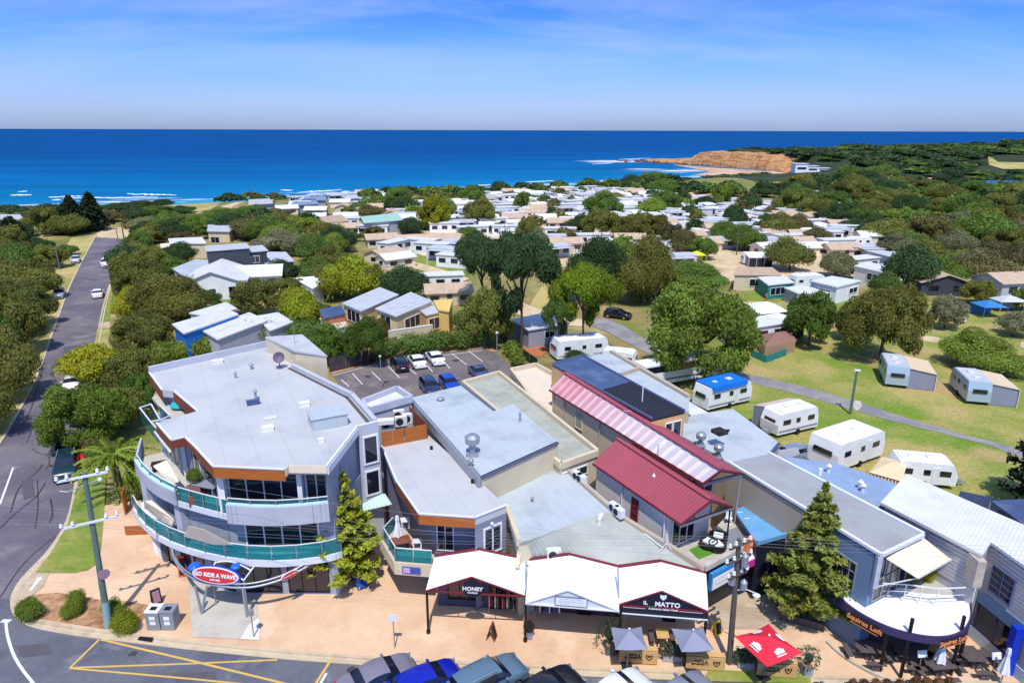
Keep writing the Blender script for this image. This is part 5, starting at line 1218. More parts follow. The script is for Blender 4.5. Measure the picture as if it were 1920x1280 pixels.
pk=MB();pk.beam(a-d*0.3+n*0.25+UPV*3.2,b+d*0.25+n*0.25+UPV*3.2,0.7,0.12);pk.build('awning_top',m_white,T);pk=MB();pk.beam(a-d*0.3+n*0.62+UPV*2.95,b+d*0.25+n*0.62+UPV*2.95,0.06,0.5);pk.build('magenta_fascia',m_pink,T)
wp=MB();wp.beam(b+n*0.1+UPV*1.5,b+d*0.9+n*0.1+UPV*1.5,0.3,2.9);wp.build('white_pier',m_frame,T)
MB().prism(xy([a,b,b-n*3,a-n*3]),0,3.4).build('shop_wall',m_signblk,T)
rp_=MB();rp_.prism(xy([U(1386,1082,.2),U(1412,1060,.2),U(1424,1070,.2),U(1392,1098,.2)]),PZ,0.3);rp_.build('white_step',m_white,T)
# M. curved verandah of the restaurant
T=thing('restaurant_verandah','white roofed curved verandah with purple fascia and orange lettered signs','verandah',(23.5,33,0));T_[0]=T
VR=smooth_line([Vector((x,y,0))for x,y in[(19.6,36.0),(20.0,33.9),(21.0,32.5),(22.1,31.75),(23.7,31.35),(25.2,31.75),(26.5,32.9),(27.3,34.3)]],2)
MB().prism(xy(VR)+[(27.2,35.0),(22.1,35.45),(20.3,36.2)],3.0,3.2).build('roof',m_canopy,T)
fascia(T,VR,2.75,3.24,m_purple,0.1,'fascia',0.0)
MB().prism(xy([v.lerp(Vector((23.8,38.0,0)),0.30)for v in VR])+[(27.6,37.5),(20.5,38)],0,3.0).build('wall',M('charcoal_restaurant_wall',66,64,70,rough=0.8,var=0.1),T)
def arc_sign(parent,u0,u1,z0,z1,txt,size):
 a=VR[int(u0*(len(VR)-1))];b=VR[int(u1*(len(VR)-1))];n,d=outward(a,b)
 s_=MB();s_.beam(a+n*0.22+UPV*(z0+z1)/2,b+n*0.22+UPV*(z0+z1)/2,0.06,z1-z0);s_.build('sign_board',m_signblk,parent)
 c_=(a+b)/2+n*0.27+UPV*(z0+z1)/2;text_obj(txt,size,m_letto,parent,c_+UPV*0.04,d,UPV,0.012,'lettering',0.012)
 s_=MB();s_.beam(c_-d*0.8-UPV*(z1-z0)*0.4,c_+d*0.8-UPV*(z1-z0)*0.4,0.015,0.03);s_.build('rule_line',m_letto,parent)
arc_sign(T,0.60,0.735,2.55,3.1,'Squires Loft',0.42);arc_sign(T,0.20,0.34,2.4,3.05,'Squires Loft',0.42)
for u in(0.36,0.48,0.735,0.83):
 v=VR[int(u*(len(VR)-1))];p_=MB();p_.cyl((v.x,v.y+0.02,PZ),0.1,4.0 if u in(0.48,0.735)else 2.7,10);p_.build('post',m_black2,T)
kb_=MB();kv=[v+(v-Vector((23.8,36,0))).normalized()*0.55 for v in VR[4:18]]
for a,b in zip(kv,kv[1:]):kb_.beam(a+UPV*(PZ+0.07),b+UPV*(PZ+0.07),0.16,0.14)
kb_.build('low_kerb',m_concrete,T)
# ------------------------------------------------------------------ vegetation
def leaf_mesh(name,pos,nrm,size,lobe_var,rs,aspect=0.55,inner=None):
 """many small leaf-sprays as quads; each has its own shade through the attribute leafvar"""
 n=len(pos);nrm=nrm/np.maximum(np.linalg.norm(nrm,axis=1,keepdims=True),1e-6)
 r=rs.normal(size=(n,3));t=np.cross(nrm,r);t/=np.maximum(np.linalg.norm(t,axis=1,keepdims=True),1e-6);b=np.cross(nrm,t)
 s=(size*rs.uniform(0.6,1.35,n))[:,None];w=s*aspect
 bend=nrm*s*rs.uniform(-0.25,0.35,n)[:,None]
 v=np.empty((n,4,3));v[:,0]=pos-t*s;v[:,1]=pos+b*w+bend;v[:,2]=pos+t*s;v[:,3]=pos-b*w+bend
 v=v.reshape(-1,3);f=np.arange(4*n)
 col=np.empty((n,4));col[:,0]=np.clip(0.76*lobe_var+0.24*rs.uniform(0,1,n),0,1);col[:,1]=rs.uniform(0,1,n)*0.6+lobe_var*0.4;col[:,2]=0;col[:,3]=1
 fv,ff,fcol=v,f.reshape(-1,4),np.repeat(col,4,axis=0)
 if inner is not None:
  iv,iq=inner;o=len(fv);fv=np.vstack([fv,iv]);ff=np.vstack([ff,iq+o]);ic=np.zeros((len(iv),4));ic[:,0]=0.3;ic[:,1]=0.5;ic[:,3]=1;fcol=np.vstack([fcol,ic])
 me=bpy.data.meshes.new(name);me.vertices.add(len(fv));me.vertices.foreach_set('co',fv.astype(np.float32).ravel())
 m=len(ff);me.loops.add(4*m);me.loops.foreach_set('vertex_index',ff.ravel().astype(np.int32));me.polygons.add(m)
 me.polygons.foreach_set('loop_start',np.arange(0,4*m,4,dtype=np.int32));me.update(calc_edges=True)
 a=me.color_attributes.new('leafvar','FLOAT_COLOR','POINT');a.data.foreach_set('color',fcol.astype(np.float32).ravel())
 me.materials.append(m_leaf);return me
def ball_quads(c,r,sz,seg=8,rings=5):
 v=[];q=[]
 for i in range(rings+1):
  th=math.pi*(i+0.05)/(rings+0.1)
  for k in range(seg):
   a=2*math.pi*k/seg;v.append((c[0]+r*math.sin(th)*math.cos(a),c[1]+r*math.sin(th)*math.sin(a),c[2]-r*sz*math.cos(th)))
 for i in range(rings):
  for k in range(seg):q.append((i*seg+k,i*seg+(k+1)%seg,(i+1)*seg+(k+1)%seg,(i+1)*seg+k))
 return v,q
def crown_from_lobes(name,lobes,n,size,seed,up=0.25,rnd=0.6,aspect=0.5,core=0.72,under=0.25):
 rs=np.random.RandomState(seed);areas=np.array([l[3]**2 for l in lobes]);cnt=np.maximum(12,(n*areas/areas.sum()).astype(int))
 C=np.array([l[:3]for l in lobes]);R=np.array([l[3]for l in lobes]);Z=np.array([l[4]for l in lobes])
 P_,N_,V_=[],[],[]
 for i,k in enumerate(cnt):
  d=rs.normal(size=(k*2,3));d/=np.linalg.norm(d,axis=1,keepdims=True);d=d[(d[:,2]>-0.35)|(rs.uniform(size=len(d))<under)][:k]
  # clumps on the lobe: radius wobble from a few random bumps
  bump=np.zeros(len(d));
  for _ in range(7):
   bd=rs.normal(size=3);bd/=np.linalg.norm(bd);bump+=0.16*np.maximum(0,(d@bd)-0.72)/0.28
  rr=R[i]*(0.84+bump*1.15+rs.uniform(-0.14,0.12,len(d))+0.25*(rs.uniform(size=len(d))>0.93))
  p=C[i]+d*rr[:,None]*np.array([1,1,Z[i]])
  inside=np.zeros(len(d),bool)
  for j in range(len(lobes)):
   if j==i:continue
   q=(p-C[j])/np.array([1,1,Z[j]]);inside|=np.linalg.norm(q,axis=1)<R[j]*0.72
  p,d,bump=p[~inside],d[~inside],bump[~inside]
  P_.append(p);N_.append(d*0.9+rs.normal(size=d.shape)*rnd+np.array([0,0,up]));V_.append(np.clip(np.full(len(p),rs.uniform(0.15,0.85))+bump*1.2,0,1))
 iv,iq,o=[],[],0
 for l in lobes:
  v,q=ball_quads(l[:3],l[3]*core,l[4]);iv+=v;iq+=[tuple(a+o for a in f)for f in q];o+=len(v)
 inner=(np.array(iv),np.array(iq))if core>0 else None
 return leaf_mesh(name,np.vstack(P_),np.vstack(N_),size,np.concatenate(V_),rs,aspect,inner)
def dome_lobes(seed,k=11,flat=0.62,spread=0.62,rmin=0.28,rmax=0.46):
 r=random.Random(seed);out=[(0,0,0.42,0.55,flat)]
 for i in range(k):
  a=2*math.pi*(i+r.uniform(-.3,.3))/k*(1.0 if i<k*0.65 else 1.7);rad=spread*(r.uniform(0.75,1.05)if i<k*0.65 else r.uniform(0.1,0.55))
  rr=r.uniform(rmin,rmax);z=0.26+0.48*(1-(rad/0.75)**2)*r.uniform(0.8,1.15)
  if i>=k*0.65:z=r.uniform(0.5,0.72)
  out.append((rad*math.cos(a),rad*math.sin(a),z,rr,flat))
 return out
def tall_lobes(seed,k=12):
 r=random.Random(seed);out=[(0,0,0.6,0.34,0.8)]
 for i in range(k):
  a=i*2.4+r.uniform(-.4,.4);z=0.28+0.6*i/k;rad=(0.5 if z<0.7 else 0.32)*r.uniform(0.5,1.0);out.append((rad*math.cos(a),rad*math.sin(a),z,r.uniform(0.22,0.36),0.55))
 return out
def umbrella_lobes(seed,k=12):
 r=random.Random(seed);out=[(0,0,0.80,0.36,0.45)]
 for i in range(k):
  a=i*2.4;rad=0.72*math.sqrt((i+0.6)/k);z=0.86-0.3*rad**2+r.uniform(-0.06,0.04);out.append((rad*math.cos(a),rad*math.sin(a),z,r.uniform(0.2,0.3),0.5))
 for i in range(4):
  a=r.uniform(0,6.28);out.append((0.5*math.cos(a),0.5*math.sin(a),r.uniform(0.35,0.55),0.16,0.6))
 return out
def gum_lobes(seed,k=17):
 r=random.Random(seed+300);out=[(0,0,0.62,0.30,0.7)]
 for i in range(k):
  a=i*2.4+r.uniform(-.5,.5);f=(i+.5)/k;rad=0.80*math.sqrt(f)*r.uniform(.8,1.05);z=0.80-0.46*f*f+r.uniform(-.10,.08);out.append((rad*math.cos(a),rad*math.sin(a),z,r.uniform(.17,.29),r.uniform(.55,.85)))
 for i in range(5):a=r.uniform(0,6.28);out.append((.55*math.cos(a),.55*math.sin(a),r.uniform(.25,.4),r.uniform(.15,.22),.8))
 return out
CROWNS={}
def crown_mesh(kind,hi):
 key=(kind,hi)
 if key in CROWNS:return CROWNS[key]
 k,s=kind[0],kind[1]
 n={-1:520,0:4200,1:12000,2:26000}[hi];size={-1:.16,0:0.058,1:0.035,2:0.023}[hi]
 if k=='dome':me=crown_from_lobes('crown',dome_lobes(s),n,size,s)
 elif k=='wide':me=crown_from_lobes('crown',dome_lobes(s+50,13,0.5,0.7,0.24,0.40),n,size,s)
 elif k=='tall':me=crown_from_lobes('crown',tall_lobes(s),n,size,s)
 elif k=='umbrella':me=crown_from_lobes('crown',umbrella_lobes(s),n,size*0.9,s,up=0.6,under=0.5)
 elif k=='gum':me=crown_from_lobes('crown',gum_lobes(s),n,size,s,rnd=0.75,under=0.45,core=0.62)
 elif k=='bush':me=crown_from_lobes('crown',dome_lobes(s+90,8,0.85,0.5,0.34,0.5),int(n*0.7),size*1.2,s,rnd=0.8,aspect=0.35)
 CROWNS[key]=me;return me
TRUNKS={}
def trunk_mesh(seed,tall=False):
 if(seed,tall)in TRUNKS:return TRUNKS[(seed,tall)]
 r=random.Random(seed);b=MB();top=0.62 if tall else 0.42
 b.tube([(0,0,-0.02),(0.02*r.uniform(-1,1),0,top*.4),(r.uniform(-.06,.06),r.uniform(-.06,.06),top)],0.055 if not tall else 0.04,7,0.03)
 for i in range(5):
  a=i*1.3+r.uniform(-.3,.3);q=r.uniform(0.25,0.5);z0=top*r.uniform(0.5,0.95);b.tube([(0,0,z0),(q*.5*math.cos(a),q*.5*math.sin(a),z0+0.13),(q*math.cos(a),q*math.sin(a),z0+0.26)],0.024,5,0.01)
 me=bpy.data.meshes.new('trunk');me.from_pydata(b.v,[],b.f);me.materials.append(m_bark);TRUNKS[(seed,tall)]=me;return me
LEAFC={'O':(0.178,0.190,0.040),'G':(0.118,0.194,0.034),'B':(0.33,0.35,0.024),'D':(0.052,0.100,0.032),'S':(0.210,0.222,0.108),'K':(0.160,0.142,0.048),'L':(0.200,0.275,0.038)}
CNAME={'O':'olive','G':'mid green','B':'bright yellow green','D':'dark green','S':'pale silvery','K':'brownish','L':'light green'}
AUTO=[]
def place_tree(px,base,top,width,col,kind='dome',hi=None,label=None,group=None,name='tree',cat='tree',world=None,size=None,trunk_r=1.0):
 """a tree whose foot is seen at (px, base), its top at row top, crown width in photo pixels"""
 if world is None:p=P(px,base)
 else:p=Vector(world)
 if size is None:
  sc=scale_at(p);w=width*sc;h=max(1.5,zat(px,top,(p.x,p.y))-p.z)
 else:w,h=size;sc=scale_at(p)
 r=random.Random(int(p.x*31+p.y*17));R=w/2/0.98
 pxw=w/sc
 if hi is None:hi=2 if pxw>120 else(1 if pxw>48 else 0)
 if kind=='dome' and isinstance(col,str)and col in 'OLKSGB' and r.random()<.45:kind='gum'
 if isinstance(kind,str):
  kind=(kind,r.randrange(4 if hi<2 else 3))
 t=thing(name,label or '',cat,tuple(p),r.uniform(0,6.28),group)
 k0=kind[0]
 cz={'dome':1.05,'wide':1.02,'tall':1.0,'umbrella':1.0,'bush':1.05,'gum':1.0}[k0]
 c=bpy.data.objects.new('crown',crown_mesh(kind,hi));COL.objects.link(c);c.parent=t
 zb={'dome':0.0,'wide':0.0,'tall':0.0,'umbrella':0.0,'bush':-0.15,'gum':0.0}[k0]*h
 c.scale=(R*1.0,R*1.0,h*1.02*1.0);c.location=(0,0,zb)
 v=r.uniform(0.82,1.18);q=LEAFC[col]if isinstance(col,str)else col
 c.color=(q[0]*v*r.uniform(0.92,1.08),q[1]*v,q[2]*v*r.uniform(0.9,1.1),1)
 if k0!='bush':
  tr=bpy.data.objects.new('trunk',trunk_mesh(r.randrange(5),k0 in('tall','umbrella','gum')));COL.objects.link(tr);tr.parent=t;tr.scale=(max(R,1.2)*trunk_r,max(R,1.2)*trunk_r,h)
 if label is None:
  hh='tall' if h>9 else('low' if h<4.5 else 'mid sized')
  AUTO.append((t,'%s %s %s'%(hh,CNAME.get(col,'green'),cat),p))
 return t
 # ---- trees along the left street (near ones first)
for a in[(-25,812,655,150,'O'),(12,748,600,140,'O'),(-62,740,600,150,'O'),(38,662,545,116,'O'),(-20,690,560,120,'G'),(58,562,490,108,'O'),(0,600,520,110,'O'),(-60,640,520,130,'G'),(38,508,452,110,'G'),(98,502,458,70,'O'),(0,540,480,90,'O'),
(128,478,455,40,'G'),(25,466,405,84,'D'),(-20,470,420,80,'D'),(80,470,442,50,'D'),(-10,500,450,80,'G'),
(90,418,392,70,'K'),(120,425,394,60,'D'),(20,402,384,60,'D'),(52,410,396,50,'D'),(225,398,378,60,'D'),(262,392,375,60,'D'),(300,388,373,50,'D'),(210,415,392,60,'K'),(250,412,386,60,'D'),(300,405,386,70,'G'),(345,400,385,60,'D'),
# right of the street, towards the shops
(275,432,405,64,'S'),(252,428,412,44,'K'),(325,438,402,90,'G'),(372,430,400,80,'L'),(262,472,440,60,'G'),(345,462,435,70,'K'),(252,515,452,92,'D'),(288,520,462,80,'O'),(322,518,478,84,'G'),(338,495,452,72,'D'),(232,500,465,50,'D'),
(242,596,540,82,'B'),(312,606,515,160,'O'),(272,664,590,140,'O'),(172,722,640,120,'B'),(240,724,655,120,'O'),(168,838,716,178,'L'),(250,700,668,70,'G'),(228,800,716,96,'O'),(262,770,700,70,'G'),(196,868,812,66,'O'),(262,900,850,44,'G'),(254,940,885,44,'L'),(150,800,770,50,'G'),(205,690,655,60,'O'),
(350,586,540,66,'G'),(388,584,545,74,'G'),(478,592,530,104,'O'),(540,560,520,90,'O'),(560,610,540,84,'B'),(525,530,486,78,'D'),(482,515,490,46,'B'),(440,520,495,66,'O'),(658,562,476,118,'B'),(625,550,500,70,'O'),(700,560,498,60,'O'),(762,562,490,90,'D'),(596,600,560,60,'G'),
(565,478,440,80,'S'),(600,490,440,90,'G'),(640,470,420,84,'D'),(520,470,430,100,'S'),(480,448,402,90,'K'),(440,436,398,90,'D'),(560,438,408,110,'L'),(610,448,415,80,'O'),(420,416,385,80,'G'),(470,412,384,70,'G'),(520,408,390,70,'K'),(395,445,425,50,'D'),(545,430,400,60,'K'),(590,415,395,56,'D'),(628,490,462,50,'D'),(590,520,480,60,'G'),(455,425,392,60,'G'),
# centre
(815,432,368,70,'B'),(838,410,366,56,'L'),(902,424,374,76,'O'),(668,402,378,60,'G'),(700,412,382,60,'K'),(760,400,368,60,'D'),(730,398,372,44,'D'),(700,452,425,50,'O'),(660,452,432,40,'G'),(770,438,405,50,'D'),(880,446,424,44,'G'),(980,400,364,40,'G'),(990,462,408,54,'O'),(1005,470,425,50,'S'),(1085,440,400,60,'D'),(1130,408,362,84,'G'),(1160,380,360,50,'O'),(1220,408,368,56,'L'),(1248,400,358,70,'G'),(1128,448,394,90,'O'),(1185,452,398,70,'O'),(1228,452,402,66,'O'),(1260,470,420,60,'K'),
(915,650,545,112,'O'),(880,620,575,60,'G'),
# caravan park
(1200,566,440,130,'O'),(1236,560,470,90,'K'),(1308,545,488,150,'G'),(1318,486,444,62,'G'),(1292,480,430,80,'K'),(1350,455,415,70,'G'),(1398,468,416,78,'G'),(1456,448,396,70,'O'),(1490,440,400,60,'K'),(1440,440,400,60,'G'),(1350,392,346,44,'L'),(1318,390,365,44,'D'),(1400,398,355,50,'D'),(1375,425,385,50,'D'),(1440,412,385,44,'K'),(1480,506,438,88,'O'),(1530,460,424,60,'K'),(1566,520,474,78,'S'),(1515,648,550,112,'G'),(1648,676,528,160,'O'),(1600,640,560,90,'O'),(1700,545,450,94,'D'),(1660,560,505,60,'G'),(1760,540,478,90,'G'),(1800,500,470,60,'L'),(1818,516,462,70,'S'),(1850,540,470,110,'K'),(1902,530,452,90,'K'),(1845,690,610,148,'L','wide'),(1770,615,556,80,'S'),(1898,630,578,70,'S'),(1830,570,524,70,'O'),(1876,545,510,50,'G'),(1915,580,540,50,'L'),
(1675,432,390,110,'L'),(1742,462,405,90,'K'),(1830,455,394,110,'G'),(1790,478,430,80,'S'),(1905,440,398,70,'K'),(1640,440,410,60,'K'),(1700,470,430,70,'O'),(1880,470,430,80,'O'),(1600,436,405,60,'D'),(1860,490,450,70,'K')]:
 place_tree(*a)
 # the big trees that stand out, each with its own words
place_tree(1310,712,528,236,'L','gum',2,'large light green leafy tree beside the white and black bus')
place_tree(1092,664,494,140,(0.19,0.27,0.016),'umbrella',2,'tall bright green flat topped pine with bare dark trunk behind the white cabin van',trunk_r=0.7)
place_tree(1046,668,556,66,'G','umbrella',1,'thin dark trunked pine with sparse crown left of the bright flat topped pine',trunk_r=0.9)
place_tree(978,655,436,160,'D','umbrella',2,'tallest dark cypress with forked bare trunk beside the flat white cabin roof',trunk_r=0.8)
place_tree(905,585,438,110,'D','umbrella',2,'dark cypress standing left of the tallest forked cypress')
place_tree(1128,566,438,130,'D','dome',2,'broad dark green cypress behind the bright flat topped pine')
place_tree(1172,520,440,160,'L','wide',2,'wide yellowish tree behind the dark green cypresses')
# ---- young conifers in the paving
def norfolk(px,base,top,width,col,label,seed,tiers=15,dens=1.0):
 p=U(px,base,0);h=zat(px,top,(p.x,p.y));R=width*scale_at(p)/2
 t=thing('norfolk_pine',label,'tree',tuple(p));rs=np.random.RandomState(seed);r=random.Random(seed)
 b=MB();b.tube([p,p+UPV*h*0.6,p+UPV*h*0.98],0.15,8,0.03);b.build('trunk',m_bark,t)
 P_,N_,V_=[],[],[];br=MB()
 for i in range(tiers):
  f=i/(tiers-1);z=h*(0.14+0.84*f);rad=1.3*R*(1.0-f)**0.92*(0.84 if i<2 else 1.0)+0.10
  nb=8 if i<tiers-4 else 5
  for k in range(nb):
   a=2*math.pi*(k+0.5*(i%2))/nb+r.uniform(-.2,.2);L_=rad*r.uniform(0.78,1.1);d=np.array([math.cos(a),math.sin(a),0]);rise=r.uniform(0.02,0.22)
   zz=z+r.uniform(-0.12,0.12)
   br.tube([(p.x,p.y,p.z+zz),(p.x+d[0]*L_*.9,p.y+d[1]*L_*.9,p.z+zz+rise*L_)],0.025,4,0.01)
   m=int(dens*(44+190*L_/R));u=rs.uniform(0.12,1.0,m)**0.75;side=rs.normal(size=m)*0.13*(0.25+L_*0.5);up=np.abs(rs.normal(size=m))*0.13
   pt=np.outer(u*L_,d)+np.outer(side,np.array([-d[1],d[0],0]))+np.outer(up+zz+rise*u*L_,np.array([0,0,1]))
   P_.append(pt);N_.append(np.tile(np.array([0,0,0.8]),(m,1))+rs.normal(size=(m,3))*0.6);V_.append(np.clip(np.full(m,r.uniform(0.1,0.7))+0.35*u,0,1))
 br.build('branch',m_bark,t)['kind']='stuff'
 me=leaf_mesh('crown',np.vstack(P_),np.vstack(N_),0.19,np.concatenate(V_),rs,0.4)
 c=bpy.data.objects.new('crown',me);COL.objects.link(c);c.parent=t;q=LEAFC[col]if isinstance(col,str)else col;c.color=(*q,1);return t
norfolk(650,1088,872,122,(0.38,0.41,0.04),'young yellow green conifer standing in front of the grey corner building',3,12,1.2)
norfolk(1510,1164,902,140,(0.25,0.28,0.055),'dark green norfolk pine in the raised bed in front of the long grey roof',4,14,1.0)
def far_norfolk(px,base,top,width,label):
 return norfolk2(px,base,top,width,label)
def norfolk2(px,base,top,width,label):
 p=P(px,base);h=zat(px,top,(p.x,p.y))-p.z;R=width*scale_at(p)/2;t=thing('norfolk_pine',label,'tree',tuple(p));rs=np.random.RandomState(px);r=random.Random(px)
 b=MB();b.tube([p,p+UPV*h*0.97],0.4,6,0.06);b.build('trunk',m_bark,t);P_,N_,V_=[],[],[]
 for i in range(17):
  f=i/16;z=h*(0.06+0.92*f);rad=R*(1-f)**0.75+0.3
  for k in range(7):
   a=2*math.pi*k/7+i*0.45;d=np.array([math.cos(a),math.sin(a),0]);L_=rad*r.uniform(0.75,1.1);m=int(20+45*L_/R);u=rs.uniform(0.1,1,m)**0.7
   P_.append(np.outer(u*L_,d)+np.outer(rs.normal(size=m)*0.35,np.array([-d[1],d[0],0]))+np.outer(z+0.12*u*L_+rs.normal(size=m)*0.22,np.array([0,0,1])));N_.append(np.tile(np.array([0,0,.7]),(m,1))+rs.normal(size=(m,3))*.6);V_.append(np.full(m,r.uniform(0,.8)))
 me=leaf_mesh('crown',np.vstack(P_),np.vstack(N_),0.45,np.concatenate(V_),rs,0.5);c=bpy.data.objects.new('crown',me);COL.objects.link(c);c.parent=t;c.color=(0.030,0.052,0.022,1);return t
norfolk2(140,436,368,74,'left one of two big dark norfolk pines at the far street end');norfolk2(176,432,362,70,'right one of two big dark norfolk pines at the far street end');norfolk2(30,470,408,78,'broad dark pine left of the norfolk pair')
# dark pine at the right edge with long out-reaching branches
def edge_pine():
 p=U(1958,960,0);t=thing('pine_tree','dark pine with long out reaching branches at the right edge of the lawn','tree',tuple(p));rs=np.random.RandomState(2);r=random.Random(2)
 h=9.5;b=MB();b.tube([p,p+UPV*h],0.28,8,0.06);b.build('trunk',m_bark,t);P_,N_,V_=[],[],[];br=MB()
 for i in range(11):
  z=0.8+i*0.78;rad=3.7*(1-i/12)**0.7
  for k in range(7):
   a=k*0.898+i*0.5;d=np.array([math.cos(a),math.sin(a),0]);L_=rad*r.uniform(0.6,1.1);m=120;u=rs.uniform(0.25,1,m);fan=rs.normal(size=m)*0.3*u
   br.tube([(p.x,p.y,z),(p.x+d[0]*L_,p.y+d[1]*L_,z+0.3*L_)],0.06,5,0.02)
   P_.append(np.outer(u*L_,d)+np.outer(fan,np.array([-d[1],d[0],0]))+np.outer(z+0.3*u*L_+rs.normal(size=m)*0.2,np.array([0,0,1])));N_.append(rs.normal(size=(m,3))+np.array([0,0,.4]));V_.append(np.full(m,r.uniform(0,.7)))
 br.build('branch',m_bark,t)['kind']='stuff'
 me=leaf_mesh('crown',np.vstack(P_),np.vstack(N_),0.24,np.concatenate(V_),rs,0.4);c=bpy.data.objects.new('crown',me);COL.objects.link(c);c.parent=t;c.color=(0.024,0.045,0.02,1)
edge_pine()
# palm
def palm(px,base,h,R,label):
 p=U(px,base,0);t=thing('palm_tree',label,'palm',tuple(p));rs=np.random.RandomState(8);r=random.Random(8)
 b=MB();b.tube([p,p+UPV*h],0.34,9,0.3);b.build('trunk',m_bark,t)
 for k in range(34):
  a=k*2.399;el=1.2-1.35*(k/34);L_=R*r.uniform(0.85,1.1);d=Vector((math.cos(a),math.sin(a),0));pts=[]
  for i in range(8):
   u=i/7;pts.append(Vector(p)+UPV*h+d*(L_*u*math.cos(el*(1-u*.5)))+UPV*(L_*(math.sin(el)*u-0.62*u*u)))
  Pq,Nq=[],[]
  for i in range(1,8):
   for s in range(7):
    q=pts[i-1].lerp(pts[i],s/7);tan=(pts[i]-pts[i-1]).normalized();sd=tan.cross(UPV).normalized()
    for sg in(-1,1):Pq.append(q+sd*sg*0.24*(1-0.6*i/8)-UPV*0.05);Nq.append((UPV*0.8+sd*sg*0.6+tan*0.2)[:])
  o=np.array(p);me=leaf_mesh('frond',np.array([q[:]for q in Pq])-o,np.array(Nq),0.2,np.full(len(Pq),r.uniform(0.2,0.9)),rs,0.3)
  v=np.zeros(len(me.vertices)*3,np.float32)
  c=bpy.data.objects.new('frond',me);COL.objects.link(c);c.parent=t;c.color=(0.24,0.34,0.04,1)
palm(226,930,3.6,3.5,'feathery light green palm beside the curved balconies of the corner building')
# ---- hedges and bushes
def hedge(name,pts_px,h,w,col,label,cat='hedge',hi=1,step=1.3,z=0):
 pts=[P(x,y)for x,y in pts_px];lobes=[];r=random.Random(len(label));o=pts[0]
 for a,b in zip(pts,pts[1:]):
  n=max(1,int((b-a).length/step))
  for i in range(n):
   q=a.lerp(b,(i+r.uniform(0,.6))/n)-o;lobes.append((q.x+r.uniform(-.3,.3)*w,q.y+r.uniform(-.3,.3)*w,h*r.uniform(0.45,0.6),h*0.5*r.uniform(0.85,1.2),1.0))
 t=thing(name,label,cat,tuple(o));me=crown_from_lobes('foliage',lobes,650*len(lobes),0.15,len(lobes),under=0.4)
 c=bpy.data.objects.new('foliage',me);COL.objects.link(c);c.parent=t;q=LEAFC[col]if isinstance(col,str)else col;c.color=(*q,1);return t
hedge('hedge',[(300,690),(360,676),(420,662),(480,650),(530,642)],3.4,1.0,'L','green hedge with reddish tips along the back of the corner building')
hedge('hedge',[(430,648),(470,640),(520,634)],3.0,0.9,'K','reddish shrubs growing behind the green hedge of the corner building','shrubs')
hedge('hedge',[(560,652),(600,660),(640,672)],4.2,1.3,'G','dense green trees along the fence at the left end of the car park','hedge')
hedge('hedge',[(735,672),(790,664),(850,656),(905,648)],3.0,1.4,'G','bushy hedge along the back edge of the car park behind the white cars')
hedge('hedge',[(955,660),(975,690)],1.8,0.8,'L','light green shrub strip at the right end of the car park','shrubs')
place_tree(690,684,598,96,'G','dome',2,'dense green tree in front of the yellow house');place_tree(612,680,612,84,'G','dome',1,'dark green tree above the car park fence beside the stair tower');place_tree(722,640,596,44,'K','dome',1,'thin brownish tree against the yellow house wall')
place_tree(1120,700,668,40,'G','bush',1,'low shrub behind the navy roof',name='shrub',cat='shrub');place_tree(1080,682,655,50,'D','bush',1,'dark shrub under the bare trunked pines',name='shrub',cat='shrub')
for px,base,top,w,lb in[(62,1158,1112,60,'largest round green bush in the mulched corner bed'),(136,1156,1122,46,'middle green bush in the mulched corner bed'),(148,1140,1110,38,'small bush behind the middle bush in the corner bed'),(212,1160,1120,40,'dark bush right beside the foot of the green power pole'),(236,1186,1140,58,'spiky yellow green bush right of the green power pole')]:
 place_tree(px,base,top,w,'B' if 'spiky' in lb else 'L','bush',1,lb,'bushes in the corner bed','bush','bush')
 # ---- the wooded right hand middle distance and everything still bare: individual trees by zone
def in_poly(x,y,poly):
 c=False;j=len(poly)-1
 for i in range(len(poly)):
  if(poly[i][1]>y)!=(poly[j][1]>y)and x<(poly[j][0]-poly[i][0])*(y-poly[i][1])/(poly[j][1]-poly[i][1])+poly[i][0]:c=not c
  j=i
 return c
TAKEN=[(p.x,p.y)for _,_,p in AUTO]
ROADC=[(kerb_w[i].lerp(left_w[min(i,len(left_w)-1)],.5))for i in range(0)]
def road_clear(x,y,m):
 a=np.interp(y,[p.y for p in reversed(left_w)],[p.x for p in reversed(left_w)]);kk=[p for p in kerb_w if p.x<-20][:11];b=np.interp(y,[p.y for p in reversed(kk)],[p.x for p in reversed(kk)])
 if y>kk[0].y+14:return True
 return x<a-m or x>b+m
HOUSES=[(322,562,550,648),(600,538,850,625),(384,452,555,520),(322,486,396,522),(354,505,502,545),(298,440,390,472),(384,416,458,440),(550,512,608,545),(674,396,758,420),(545,364,662,388),(464,368,514,386),(598,400,656,418),(1770,342,1880,350),(1300,316,1460,335),(305,374,440,398),(66,424,120,444),(1488,303,1550,320)]
def hides_house(x,y,w,h):
 for z in(h*.5,h):
  d=Vector((x,y,gz(x,y)+z-CAMH));q=d.dot(-_B);u,v=960+FPX*d.dot(_R)/q,640-FPX*d.dot(_U)/q;rr=w*.5*FPX/q
  for a,b,c,e in HOUSES:
   if u+rr>a and u-rr<c and v-rr*.25<e-6 and v+rr*.2>b:return True
 return False
